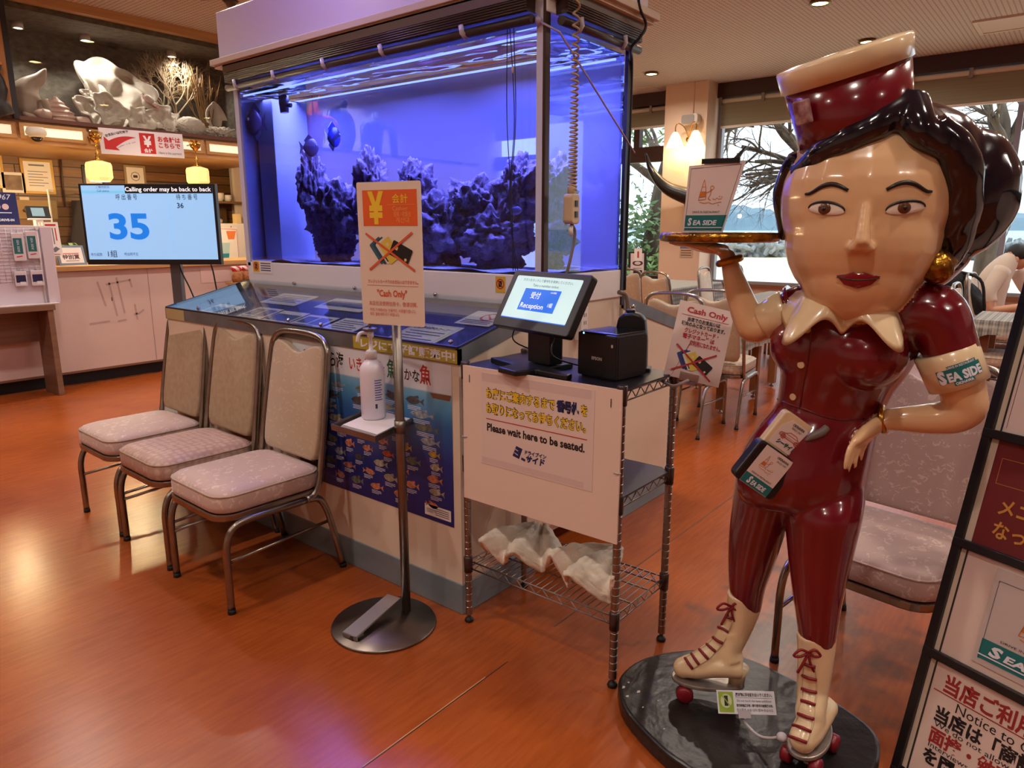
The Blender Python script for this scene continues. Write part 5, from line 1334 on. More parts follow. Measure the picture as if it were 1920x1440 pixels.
MB().lathe([(0.02, 0), (0.02, 0.02), (0.0, 0.024)], fr=Frame(fr.p(0.1, 0.09, 0.02), X3, Z3), n=14).build('knob', steel, cb_)

# carving on the wooden jamb at far left
wc = thing('wall_carving', 'dark carved figure hanging on the orange wood panel at far left', 'carving', onY(2, 210, 7.7))
cc = onY(0, 190, 7.72)
MB().tube(smooth_path([cc + V((0.02, 0, -0.12)), cc + V((-0.02, 0, 0.0)), cc + V((0.01, 0, 0.14)), cc + V((-0.02, 0, 0.22))], 5), [0.09]*5 + [0.07]*5 + [0.055]*6, 10).build('figure', mat('black_carving', (30, 22, 20), 0.5), wc)
MB().ball(cc + V((-0.01, -0.03, 0.30)), (0.05, 0.05, 0.07), 14, 10).build('carved_head', mat('black_carving'), wc)
MB().ball(cc + V((-0.01, -0.08, 0.31)), (0.012, 0.012, 0.014), 8, 6).ball(cc + V((0.02, -0.075, 0.31)), (0.012, 0.012, 0.014), 8, 6).build('eyes', mat('orange_eye', (200, 120, 40), 0.5), wc)

# television on its stand
TD = 5.2
tc_ = at(282, 421, TD); tf = Frame(tc_, CR, Z3)
tv = thing('television', 'flat television showing the number 35 on a pale blue queue screen', 'television', (tc_.x, tc_.y, 0))
TW, TH = 0.965, 0.565
tv_b = MB().fbox(tf, -TW/2, -TH/2, TW/2, TH/2, -0.05, 0.0)
tv_b.build('screen_frame', black, tv, bevel=0.004)
sw, sh_ = TW-0.036, TH-0.05; sx0, sy0 = -sw/2, -sh_/2+0.012
scr_b = mat('tv_blue_screen', (150, 200, 250), 0.3, emit=(150, 200, 248), estr=0.62)
MB().rect(tf, sx0, sy0, sx0+sw, sy0+sh_, 0, 0.001).build('display', scr_b, tv)
E_ = lambda n, c, s: mat(n, c, 0.4, emit=c, estr=s)
mb = MB()
mb.rect(tf, sx0+sw*0.333, sy0+sh_*0.895, sx0+sw, sy0+sh_, 0, 0.002)
mb.rect(tf, sx0, sy0+sh_*0.895, sx0+sw*0.333, sy0+sh_*0.93, 3, 0.0015)
mb.text(tf, 'Calling order may be back to back', sx0+sw*0.99, sy0+sh_*0.922, 0.030, 2, 0.003, 'r', w=sw*0.655, bold=0.012)
mb.text(tf, 'ご案内状況', sx0+sw*0.167, sy0+sh_*0.965, 0.014, 4, 0.003); mb.text(tf, 'Call status', sx0+sw*0.167, sy0+sh_*0.915, 0.015, 4, 0.003)
mb.text(tf, '呼 出 番 号', sx0+sw*0.34, sy0+sh_*0.815, 0.031, 0, 0.003, w=0.15); mb.text(tf, '待 ち 番 号', sx0+sw*0.80, sy0+sh_*0.815, 0.031, 0, 0.003, w=0.15)
mb.text(tf, '35', sx0+sw*0.335, sy0+sh_*0.29, 0.175, 1, 0.003, w=0.285, bold=0.03, res=6); mb.text(tf, '36', sx0+sw*0.745, sy0+sh_*0.70, 0.036, 0, 0.003, bold=0.01)
mb.line(tf, sx0+sw*0.66, sy0+sh_*0.1, sx0+sw*0.66, sy0+sh_*0.78, 0.002, 3, 0.002)
mb.text(tf, '待ち組数', sx0+sw*0.06, sy0+sh_*0.05, 0.018, 4, 0.003, w=0.085); mb.text(tf, '1組', sx0+sw*0.185, sy0+sh_*0.04, 0.038, 0, 0.003); mb.text(tf, '呼出時不在', sx0+sw*0.33, sy0+sh_*0.055, 0.018, 4, 0.003, w=0.10)
mb.build('screen_graphics', [mat('screen_black', (16, 18, 24), 0.4), E_('screen_blue', (20, 130, 240), 0.55), E_('screen_white', (250, 250, 255), 0.8), E_('screen_cyan', (120, 200, 240), 0.6), mat('screen_grey', (84, 100, 130), 0.5)], tv)
grey_m = mat('grey_stand_metal', (96, 98, 104), 0.4, 0.5)
pc_ = tf.p(0.115, 0, -0.09)
MB().fbox(Frame((pc_.x, pc_.y, 0), CR, Z3), -0.035, 0.02, 0.035, 1.45, -0.03, 0.03).build('stand_post', grey_m, tv, bevel=0.004)
MB().fbox(tf, 0.0, -0.15, 0.24, 0.15, -0.07, -0.05).build('mount_plate', grey_m, tv)
MB().fbox(Frame((pc_.x, pc_.y, 0), CR, Z3), -0.3, 0, 0.3, 0.025, -0.25, 0.2).build('stand_foot', grey_m, tv)
for k, (xa, xb) in enumerate(((0.14, 0.24), (0.37, 0.43))):
    MB().tube(smooth_path([tf.p(xa, -TH/2+0.05, -0.06), tf.p(xa+0.02, -TH/2-0.06, -0.07), tf.p(xb-0.02, -TH/2-0.2, -0.06), tf.p(xb+0.02, -TH/2-0.36, -0.05), tf.p(xb+0.02, -1.0, -0.05)], 6), 0.006, 6).build('power_lead', black, tv)
# dark recess with coats behind the counter at the right: a staff person in a white shirt, half hidden by the television
# ================================================================== chairs
def fabric(name, base, flower, rough=0.55, scale=26):
    if name in MATS: return MATS[name]
    m = mat(name, base, rough); nt = m.node_tree; p = nt.nodes['Principled BSDF']
    p.inputs['Sheen Weight'].default_value = 0.35
    t = nt.nodes.new('ShaderNodeTexCoord')
    vo = nt.nodes.new('ShaderNodeTexVoronoi'); vo.inputs['Scale'].default_value = scale; vo.feature = 'F1'
    ns_ = nt.nodes.new('ShaderNodeTexNoise'); ns_.inputs['Scale'].default_value = scale*1.6; ns_.inputs['Detail'].default_value = 2
    ma = nt.nodes.new('ShaderNodeVectorMath'); ma.operation = 'MULTIPLY_ADD'; ma.inputs[1].default_value = (0.05, 0.05, 0.05)
    nt.links.new(t.outputs['Object'], ns_.inputs['Vector']); nt.links.new(ns_.outputs['Color'], ma.inputs[0]); nt.links.new(t.outputs['Object'], ma.inputs[2])
    nt.links.new(ma.outputs[0], vo.inputs['Vector'])
    # petals: rays around each cell centre
    wv = nt.nodes.new('ShaderNodeTexWave'); wv.wave_type = 'RINGS'; wv.inputs['Scale'].default_value = scale*0.55; wv.inputs['Distortion'].default_value = 9; wv.inputs['Detail'].default_value = 1; wv.inputs['Detail Scale'].default_value = 1.2
    nt.links.new(ma.outputs[0], wv.inputs['Vector'])
    r1_ = nt.nodes.new('ShaderNodeValToRGB'); r1_.color_ramp.elements[0].position = 0.62; r1_.color_ramp.elements[1].position = 0.72
    nt.links.new(wv.outputs['Fac'], r1_.inputs[0])
    r2_ = nt.nodes.new('ShaderNodeValToRGB'); r2_.color_ramp.elements[0].position = 0.38; r2_.color_ramp.elements[1].position = 0.48; r2_.color_ramp.elements[0].color = (1, 1, 1, 1); r2_.color_ramp.elements[1].color = (0, 0, 0, 1)
    nt.links.new(vo.outputs['Distance'], r2_.inputs[0])
    mu = nt.nodes.new('ShaderNodeMath'); mu.operation = 'MULTIPLY'; nt.links.new(r1_.outputs[0], mu.inputs[0]); nt.links.new(r2_.outputs[0], mu.inputs[1])
    mx = nt.nodes.new('ShaderNodeMix'); mx.data_type = 'RGBA'; mx.inputs[6].default_value = (*lin(base), 1); mx.inputs[7].default_value = (*lin(flower), 1)
    nt.links.new(mu.outputs[0], mx.inputs[0]); nt.links.new(mx.outputs[2], p.inputs['Base Color'])
    rr_ = nt.nodes.new('ShaderNodeMapRange'); rr_.inputs['To Min'].default_value = rough; rr_.inputs['To Max'].default_value = 0.28
    nt.links.new(mu.outputs[0], rr_.inputs['Value']); nt.links.new(rr_.outputs[0], p.inputs['Roughness'])
    return m
def quilt(name, base, dark):
    if name in MATS: return MATS[name]
    m = mat(name, base, 0.5); nt = m.node_tree; p = nt.nodes['Principled BSDF']
    t = nt.nodes.new('ShaderNodeTexCoord'); vo = nt.nodes.new('ShaderNodeTexVoronoi'); vo.inputs['Scale'].default_value = 34; vo.inputs['Randomness'].default_value = 0.35
    nt.links.new(t.outputs['Object'], vo.inputs['Vector']); r = nt.nodes.new('ShaderNodeValToRGB')
    r.color_ramp.elements[0].color = (*lin(base), 1); r.color_ramp.elements[1].color = (*lin(dark), 1); r.color_ramp.elements[0].position = 0.3; r.color_ramp.elements[1].position = 0.6
    nt.links.new(vo.outputs['Distance'], r.inputs[0]); nt.links.new(r.outputs[0], p.inputs['Base Color'])
    b = nt.nodes.new('ShaderNodeBump'); b.inputs['Strength'].default_value = 0.35; b.inputs['Distance'].default_value = 0.006; b.invert = True
    nt.links.new(vo.outputs['Distance'], b.inputs['Height']); nt.links.new(b.outputs[0], p.inputs['Normal']); return m
frame_m = mat('dull_chrome_tube', (168, 160, 150), 0.27, 1.0, noise_=(20, (140, 130, 118), 0.3))
cap_m = mat('black_foot_cap', (20, 18, 18), 0.5)
def banquet_chair(label, group, seat_m, back_m, loc=(0, 0, 0), rz=0.0, detail=True):
    """faces local +x; origin on the floor under the middle"""
    r = thing('banquet_chair', label, 'chair', (0, 0, 0), 0, group)
    # cushion
    def sec(s_, z, k=0.0): return [V((0.025 + x*s_, y*s_, z)) for x, y in rrect(-0.222, -0.215, 0.232, 0.215, 0.075, 4)]
    mb = MB(); dome = []
    mb.loft([sec(0.95, 0.378), sec(0.995, 0.385), sec(1.0, 0.405), sec(1.0, 0.432), sec(0.985, 0.447), sec(0.94, 0.458), sec(0.8, 0.468), sec(0.5, 0.476), sec(0.12, 0.478)])
    st = mb.build('seat', seat_m, r)
    MB().tube([V((0.025 + x*0.992, y*0.992, 0.446)) for x, y in rrect(-0.222, -0.215, 0.232, 0.215, 0.075, 4)], 0.0035, 6, closed=True).build('piping', back_m, st)
    fr = Frame((0.025, 0, 0.352), X3, Y3)
    MB().prism(fr, rrect(-0.222, -0.217, 0.236, 0.217, 0.08, 5), 0, 0.026).build('seat_frame', frame_m, r, bevel=0.004)
    # leg frames: each front leg sweeps back under the seat, rear leg splays out
    for s_ in (-1, 1):
        y = s_*0.222
        lg = MB().tube(smooth_path([(0.245, y, 0.012), (0.245, y, 0.16), (0.243, y, 0.26), (0.215, y, 0.325), (0.15, y, 0.345), (0.02, y, 0.345), (-0.10, y, 0.345)], 4), 0.0125, 8, flat=((1, 0, 0), 1.15)).build('leg', frame_m, r)
        MB().tube([(0.245, y, 0.0), (0.245, y, 0.018)], 0.0155, 8).build('foot_cap', cap_m, lg)
        lg = MB().tube(smooth_path([(-0.10, y, 0.345), (-0.155, y, 0.335), (-0.19, y, 0.28), (-0.225, y, 0.15), (-0.255, y, 0.012)], 4), 0.0125, 8, flat=((1, 0, 0), 1.15)).build('leg', frame_m, r)
        MB().tube([(-0.258, y, 0.0), (-0.254, y, 0.018)], 0.0155, 8).build('foot_cap', cap_m, lg)
        MB().tube([(0.243, y*0.98, 0.20), (-0.205, y*0.98, 0.225)], 0.007, 8).build('stretcher', frame_m, r)
    # back frame: an inverted U leaning back, running down to the leg frame
    def bx_(z): return -0.165 - (z-0.40)*0.17
    pth = [(-0.105, 0.222, 0.345), (-0.14, 0.222, 0.36), (bx_(0.42), 0.222, 0.42), (bx_(0.6), 0.219, 0.6), (bx_(0.88), 0.205, 0.88), (bx_(0.945), 0.185, 0.945), (bx_(0.975), 0.13, 0.975), (bx_(0.983), 0.0, 0.983)]
    pth = pth + [(x, -y, z) for x, y, z in reversed(pth[:-1])]
    MB().tube(smooth_path(pth, 4), 0.0125, 8, flat=((1, 0, 0), 1.15)).build('back_frame', frame_m, r)
    # pad with a dipped top edge
    zc0, zc1 = 0.478, 0.938
    bf_ = Frame((bx_(zc0), 0, zc0), -Y3, V((bx_(zc1)-bx_(zc0), 0, zc1-zc0))); H = math.hypot(zc1-zc0, bx_(zc1)-bx_(zc0))
    pts = [(-0.155, 0.0), (0.155, 0.0), (0.178, 0.006), (0.192, 0.03), (0.196, 0.08), (0.19, 0.3), (0.182, H-0.04), (0.172, H-0.012), (0.15, H), (0.12, H-0.002), (0.08, H-0.014), (0.045, H-0.030), (0.015, H-0.038)]
    full = pts + [(-x, y) for x, y in reversed(pts[2:])]
    cxm, cym = 0.0, H*0.5
    def sc_(k, z): return [bf_.p(cxm + (x-cxm)*k, cym + (y-cym)*(1-(1-k)*0.9), z) for x, y in full]
    pad = MB().loft([sc_(0.95, -0.012), sc_(1.0, -0.008), sc_(1.0, 0.016), sc_(0.985, 0.024), sc_(0.94, 0.030), sc_(0.80, 0.035)]).build('backrest', back_m, r)
    return r
fl_pink = fabric('floral_damask_pink', (196, 166, 154), (216, 190, 180))
fl_beige = fabric('floral_damask_beige', (182, 158, 130), (192, 168, 140))
dia_pink = quilt('quilted_damask', (200, 168, 154), (176, 142, 128))
plain_b = mat('worn_beige_velvet', (176, 152, 124), 0.7, noise_=(40, (160, 134, 106), 0.25))
GW = 'waiting chairs before the display case'
def move(r, x, y, rz): r.location = (x, y, 0); r.rotation_euler = (0, 0, rz); return r
c1 = banquet_chair('beige banquet chair nearest the sanitiser stand, worn front edge and floral pink seat', GW, fl_pink, fl_beige)
move(c1, 1.470, 2.538, PI - 0.03)
c2 = banquet_chair('middle of the three waiting chairs, quilted pinkish seat and plain beige back', GW, dia_pink, plain_b)
move(c2, 1.497, 3.063, PI - 0.03)
c3 = banquet_chair('waiting chair farthest from the sanitiser stand, scuffed beige back edge', GW, fl_pink, plain_b)
move(c3, 1.520, 3.572, PI - 0.03)
c4 = banquet_chair('pink floral banquet chair standing behind the waitress statue', 'lone floral chair', fabric('floral_damask_rose', (188, 160, 150), (214, 190, 180), 0.5, 30), fabric('floral_damask_rose'  , (186, 156, 146), (224, 198, 190)))
move(c4, 2.39, 0.385, PI - 0.17)
# dining room chairs: copies of one pale quilted chair
pale_q = quilt('pale_quilted', (206, 186, 166), (176, 154, 134))
GD = 'dining chairs in the window room'
def dchair(x, y, rz, lab): return move(dup(cd0, (0, 0, 0), 0, lab, GD), x, y, rz)
cd0 = banquet_chair('pale banquet chair seen from behind, left of the small cash only sign', GD, pale_q, fl_beige)
move(cd0, 4.66, 2.17, 0.05)
dchair(5.05, 2.07, 0.1, 'pale banquet chair seen between the cash only sign and the raised arm of the statue')
dchair(7.05, 4.02, 0.3, 'quilted chair at the numbered table, cut by the right edge of the aquarium')
dchair(6.72, 3.30, -0.35, 'quilted chair tilted away beside the plaid tablecloth, left of the pillar')
dchair(7.60, 3.10, -PI/2 + 0.1, 'pale quilted chair back just right of the forearm of the statue, by the window')
dchair(8.35, 3.05, -PI/2, 'quilted chair back by the window, close to the cheek of the statue')

# tables with plaid cloths
def plaid(name, a, b_, sc):
    if name in MATS: return MATS[name]
    m = mat(name, a, 0.7); nt = m.node_tree; p = nt.nodes['Principled BSDF']; t = nt.nodes.new('ShaderNodeTexCoord'); ws = []
    for ax, s_ in (('X', sc), ('Y', sc), ('Z', sc*1.0), ('X', sc*2.7), ('Y', sc*2.7)):
        w = nt.nodes.new('ShaderNodeTexWave'); w.bands_direction = ax; w.inputs['Scale'].default_value = s_; w.inputs['Distortion'].default_value = 0.6; nt.links.new(t.outputs['Object'], w.inputs['Vector']); ws.append(w)
    acc = ws[0].outputs['Fac']
    for w in ws[1:]:
        ad = nt.nodes.new('ShaderNodeMath'); ad.operation = 'ADD'; nt.links.new(acc, ad.inputs[0]); nt.links.new(w.outputs['Fac'], ad.inputs[1]); acc = ad.outputs[0]
    r = nt.nodes.new('ShaderNodeValToRGB'); mrr = nt.nodes.new('ShaderNodeMapRange'); mrr.inputs['From Max'].default_value = 5; nt.links.new(acc, mrr.inputs['Value'])
    r.color_ramp.elements[0].position = 0.3; r.color_ramp.elements[1].position = 0.75; r.color_ramp.elements[0].color = (*lin(b_), 1); r.color_ramp.elements[1].color = (*lin(a), 1)
    nt.links.new(mrr.outputs[0], r.inputs[0]); nt.links.new(r.outputs[0], p.inputs['Base Color']); return m
pl_grey = plaid('grey_plaid_cloth', (176, 170, 158), (92, 92, 92), 6.0)
oak = mat('oak_leg', (150, 98, 60), 0.45, noise_=((30, 30, 3), (126, 78, 46), 0.3))
def table(x0, y0, x1, y1, lab, clab, skirt, z=0.725):
    t = thing('dining_table', lab, 'table', ((x0+x1)/2, (y0+y1)/2, 0))
    MB().box((x0, y0, z-0.03), (x1, y1, z)).build('table_top', oak, t)
    for x in (x0+0.06, x1-0.12):
        for y in (y0+0.06, y1-0.12):
            lg = MB().box((x, y, 0.03), (x+0.06, y+0.06, z-0.03)).build('leg', oak, t)
            MB().lathe([(0.02, 0), (0.02, 0.008), (0.006, 0.012), (0.006, 0.03)], (x+0.03, y+0.03, 0), 10).build('levelling_foot', steel, lg)
    mb = MB(); P = []
    def per(k):
        o = []
        pts = [(x0, y0), (x1, y0), (x1, y1), (x0, y1)]
        for i in range(4):
            a, b_ = V(pts[i]), V(pts[(i+1) % 4])
            for j in range(12): o.append(a.lerp(b_, j/12))
        return o
    base = per(0); cx_, cy_ = (x0+x1)/2, (y0+y1)/2; rings = []
    for dz, off in ((0.003, 0.004), (-0.02, 0.012), (-skirt*0.5, 0.02), (-skirt, 0.03)):
        ring = []
        for i, q in enumerate(base):
            corner = 1 if i % 12 == 0 else 0
            f_ = off + (0.012*math.sin(i*1.9) + 0.03*corner)*(-dz/skirt if dz < 0 else 0)
            dx = f_*(1 if q.x > cx_ else -1) if abs(abs(q.x-cx_)-(x1-x0)/2) < 1e-6 else 0
            dy = f_*(1 if q.y > cy_ else -1) if abs(abs(q.y-cy_)-(y1-y0)/2) < 1e-6 else 0
            ring.append(V((q.x+dx, q.y+dy, z + dz - (0.07 if corner and dz == -skirt else 0))))
        rings.append(ring)
    mb.loft(rings, smooth=False, caps=False); mb.add(rings[0], [tuple(range(len(rings[0])))])
    mb.build('tablecloth', pl_grey, None, clab, 'tablecloth')
    return t
table(5.12, 2.02, 6.0, 2.72, 'dining table hidden behind the small cash only sign, one oak leg showing', 'plaid tablecloth with a hanging corner beside the cash only sign', 0.24)
table(6.35, 2.05, 8.0, 2.75, 'long window table between the forearm and cheek of the statue', 'grey plaid tablecloth on the long window table', 0.14)
table(7.4, 3.75, 9.0, 4.95, 'window table beside the aquarium carrying a menu stand numbered 1', 'plaid tablecloth hanging low on the table numbered 1', 0.22)
table(6.42, -0.75, 7.15, 0.66, 'oak-legged table at right where the person in the pale shirt sits', 'grey plaid tablecloth under the arms of the seated person', 0.10)
# menu stand with a number
c = onZ(1195, 520, 0.728)
ms = thing('menu_stand', 'black menu stand with a small white number 1 card on the window table', 'menu stand', c)
fr = Frame(c, CR, Z3 + CF*0.12)
MB().fbox(fr, -0.13, 0.1, 0.13, 0.36, -0.02, 0.0).fbox(fr, -0.06, 0, 0.06, 0.1, -0.04, 0.03).build('menu_holder', matte_black, ms)
MB().fbox(fr, -0.10, 0.05, 0.09, 0.34, 0.001, 0.004).build('menu_sheet', mat('pinkish_paper'), ms)
mb = MB().ring(fr, 0.0, 0.2, 0.06, 0.03, 0, 0.005, ry=0.03); mb.line(fr, -0.06, 0.13, 0.06, 0.13, 0.006, 0, 0.005); mb.build('menu_print', mat('dark_brown_ink', (64, 44, 40), 0.5), ms)
MB().fbox(fr, -0.05, 0.23, 0.06, 0.41, 0.006, 0.008).build('number_card', paper, ms)
MB().text(fr, '1', 0.005, 0.28, 0.085, 0, 0.009, bold=0.05).build('number', red_ink, ms)

# pillar fittings
sc2 = thing('wall_sconce', 'twin-shade lit wall lamp with curled arms on the pillar', 'wall lamp', onX(1290, 268, 10.16))
c = onX(1294, 262, 10.16)
MB().lathe([(0.06, 0), (0.05, 0.03), (0.0, 0.04)], fr=Frame(c, -Y3, Z3), n=16).build('back_plate', gold, sc2)
for s_ in (-1, 1):
    b0 = c + V((-0.16, s_*0.16, 0.02))
    MB().tube(smooth_path([c + V((-0.03, 0, 0)), c + V((-0.1, s_*0.05, 0.16)), c + V((-0.15, s_*0.12, 0.22)), c + V((-0.16, s_*0.16, 0.18)), b0 + Z3*0.08], 5), 0.008, 6).build('curled_arm', gold, sc2)
    MB().lathe([(0.03, 0.08), (0.06, 0.04), (0.09, -0.03), (0.12, -0.10), (0.13, -0.13), (0.115, -0.10), (0.085, -0.03), (0.05, 0.035)], b0, 16).build('glass_shade', mat('lit_frosted_glass', (255, 238, 206), 0.3, emit=(255, 226, 176), estr=1.8), sc2)
    MB().ball(b0 - Z3*0.06, 0.06, 12, 8).build('bulb', core_m, sc2)
    lamp('POINT', 'sconce_glow', b0 - Z3*0.18 - X3*0.05, 9, (1.0, 0.76, 0.44), 0.06, parent=sc2)
sp_ = thing('wall_speaker', 'small rounded grey speaker on the pillar above the lit sconce', 'speaker', onX(1296, 226, 10.1)); c = onX(1296, 224, 10.12)
MB().prism(Frame(c, -Y3, Z3), rrect(-0.13, -0.07, 0.13, 0.07, 0.04), -0.05, 0.07).build('speaker_box', mat('grey_white_plastic', (200, 188, 178), 0.45), sp_, bevel=0.008)
MB().prism(Frame(c, -Y3, Z3), rrect(-0.12, -0.06, 0.08, 0.06, 0.035), 0.07, 0.076).build('grille', mat('speaker_grille', (150, 142, 136), 0.6, bump=(300, 0.5)), sp_)
MB().tube([c + V((0.05, 0, 0.06)), c + V((0.06, 0, 0.5)), (10.175, c.y, CEIL)], 0.012, 6).build('cable_trunk', mat('pillar_paint'), sp_)
hn = thing('horn_trophy', 'pair of long black buffalo horns on a wooden plaque on the pillar', 'trophy', onX(1290, 385, 10.1))
hb = onX(1300, 372, 10.02)
hornm = mat('black_horn', (22, 18, 18), 0.3)
tipL = onX(1211, 288, 9.95); m1, m2 = onX(1222, 320, 9.85), onX(1250, 352, 9.92)
MB().tube(smooth_path([hb, m2, m1, tipL], 6), [0.13*(1 - 0.05*i) for i in range(19)], 12).build('horn', hornm, hn)
mir = lambda p: V((p.x, 2*hb.y - p.y, p.z))
MB().tube(smooth_path([hb, mir(m2), mir(m1), mir(tipL)], 6), [0.13*(1 - 0.05*i) for i in range(19)], 12).build('horn', hornm, hn)
MB().ball(hb + V((0.02, 0, -0.12)), (0.12, 0.13, 0.22), 16, 10).build('skull', mat('skull_bone', (190, 166, 130), 0.6), hn)
MB().prism(Frame((10.15, hb.y, hb.z - 0.1), -Y3, Z3), [(-0.16, 0.2), (-0.2, 0.05), (-0.12, -0.3), (0, -0.38), (0.12, -0.3), (0.2, 0.05), (0.16, 0.2)][::-1], -0.03, 0.02).build('plaque', mat('brown_plaque', (120, 72, 42), 0.4), hn)
a = onX(1274, 482, 10.175); fr = Frame(a, -Y3, Z3)
nt_ = thing('pillar_notice', 'faded beige notice with a blue photo taped low on the pillar under the tray', 'notice', fr.p(0.1, 0))
MB().fbox(fr, 0, 0, 0.21, 0.21, 0, 0.002).build('notice_sheet', mat('beige_notice', (196, 166, 140), 0.6), nt_)
mb = MB().rect(fr, 0.01, 0.13, 0.2, 0.205, 0, 0.003)
for k in range(3): mb.line(fr, 0.02, 0.1-k*0.035, 0.19, 0.1-k*0.035, 0.01, 1, 0.003)
mb.build('printing', [mat('blue_photo', (70, 74, 140), 0.5, noise_=(30, (130, 130, 180), 0.3)), mat('dark_brown_ink')], nt_)
# plain person seated by the window
def person_seated():
    pr = thing('person', 'person in a pale T-shirt leaning forward on the table at right', 'person', onZ(1880, 640, 0.46))
    D = 7.9
    A = lambda x, y, d=D: at(x, y, d)
    body = MB(); lab = []
    def limb_(pts, rs, mi, flat=None): body.tube(smooth_path(pts, 5), [rs[0] + (rs[-1]-rs[0])*0 for _ in range(1)]*0 or interp(rs, len(pts), 5), 14, mi, flat=flat)
    def interp(rs, n, k):
        o = []
        for i in range(n-1):
            for j in range(k): o.append(rs[i] + (rs[i+1]-rs[i])*j/k)
        o.append(rs[-1]); return o
    limb_([A(1852, 640), A(1850, 590), A(1862, 530), A(1888, 492), A(1896, 478)], [0.15, 0.15, 0.16, 0.11, 0.06], 0)                 # trunk
    limb_([A(1894, 486), A(1903, 472)], [0.065, 0.06], 1)                                                                            # neck
    limb_([A(1880, 505, 7.72), A(1855, 545, 7.66), A(1858, 568, 7.62)], [0.085, 0.075, 0.06], 0)                                         # sleeve
    limb_([A(1857, 562, 7.62), A(1862, 581, 7.58), A(1900, 578, 7.45), A(1940, 572, 7.4), A(1952, 571, 7.4)], [0.05, 0.048, 0.042, 0.03, 0.034], 1)
    limb_([A(1905, 505, 8.05), A(1925, 545, 8.0), A(1950, 572, 7.8)], [0.08, 0.06, 0.04], 0)
    limb_([A(1856, 640, 7.8), A(1885, 645, 7.6), A(1915, 652, 7.4), A(1925, 720, 7.4), A(1930, 775, 7.4)], [0.12, 0.10, 0.08, 0.06, 0.045], 2)  # legs
    limb_([A(1850, 645, 8.05), A(1890, 650, 7.95), A(1925, 655, 7.8), A(1930, 720, 7.8)], [0.12, 0.10, 0.08, 0.05], 2)
    hc = A(1912, 484)
    body.ball(hc, (0.088, 0.098, 0.125), 18, 14, 1)
    fdir = (CR*0.95 - CF*0.25 - Z3*0.35).normalized()
    b = body.build('body', [mat('pale_tshirt', (206, 190, 176), 0.8), mat('person_skin', (196, 146, 118), 0.5), mat('dark_trousers', (84, 72, 70), 0.8)], pr)
    nose = MB().ball(hc + fdir*0.10 - Z3*0.01, (0.016, 0.016, 0.022), 8, 6); nose.build('nose', mat('person_skin'), pr)
    MB().ball(A(1905, 487, 7.82), (0.012, 0.03, 0.034), 10, 8).build('ear', mat('person_skin'), pr)
    MB().ball(hc + V((0, 0, 0.035)) - fdir*0.03, (0.105, 0.112, 0.115), 18, 14, fn=lambda d: 1.0 if d.z > -0.45 or d.dot(fdir) < -0.1 else 0.82).build('hair', mat('black_hair', (22, 18, 18), 0.6), pr)
    for s_ in (-1, 1): MB().ball(hc + fdir*0.085 + fdir.cross(Z3).normalized()*0.032*s_ + Z3*0.015, 0.011, 8, 6).build('eye', black, pr)
    MB().ball(hc + fdir*0.088 - Z3*0.055, (0.022, 0.022, 0.008), 8, 6).build('mouth', mat('lip_tone', (160, 90, 84), 0.5), pr)
    for xx, dd in ((1930, 7.4), (1932, 7.8)):
        q = A(xx, 785, dd); MB().ball(V((q.x, q.y, 0.05)) + CR*0.06, (0.12, 0.06, 0.055), 12, 8).build('shoe', mat('dark_sneaker', (44, 40, 46), 0.6), pr)
person_seated()
dchair(onZ(1850, 660, 0.46).x, onZ(1850, 660, 0.46).y - 0.0, -PI/2, 'chair under the seated person in the pale T-shirt')
bp = thing('backpack', 'black cloth bag slung over a chair back between the statue and the seated person', 'bag', onZ(1800, 640, 0.47))
q = at(1800, 545, 7.0)
mb = MB(); bm = bmesh.new(); bmesh.ops.create_icosphere(bm, subdivisions=4, radius=1)
vs_ = []
for v in bm.verts:
    d = v.co.normalized(); k = 1 + 0.18*noise.noise(d*2.2 + V((3, 1, 0))) + 0.06*noise.noise(d*7)
    vs_.append(q + CR*(d.x*0.19*k*(1.0 - 0.3*d.z)) + CF*(d.y*0.12*k) + Z3*(d.z*0.24*k - 0.03) + CR*(-0.12*d.z))
mb.add(vs_, [tuple(v.index for v in f_.verts) for f_ in bm.faces], 0, True); bm.free()
mb.build('bag_body', mat('black_cloth', (24, 22, 26), 0.8, bump=(40, 0.4)), bp)
MB().tube(smooth_path([q + CR*-0.1 + Z3*0.2, q + CR*0.1 - CF*0.12 + Z3*0.12, q + CR*0.16 - CF*0.14 - Z3*0.1, q + CR*0.2 - CF*0.1 - Z3*0.2], 5), 0.014, 6).build('strap', mat('black_cloth'), bp)
_q = at(1800, 545, 7.0)
dchair(_q.x + 0.04, _q.y - 0.33, -PI/2 - 0.1, 'chair holding the black cloth bag, behind the shoulder of the statue')
q = onZ(1858, 712, 0.0)
sn = thing('sneaker', 'black sneaker with a white sole under the table at right', 'shoe', q)
MB().ball(q + Z3*0.05, (0.13, 0.055, 0.055), 14, 8, fn=lambda d: 1 if d.z > -0.6 else 0.9).build('upper', mat('dark_sneaker'), sn)
MB().prism(Frame(q, X3, Y3), rrect(-0.13, -0.05, 0.13, 0.05, 0.045), 0.0, 0.022).build('sole', white, sn)

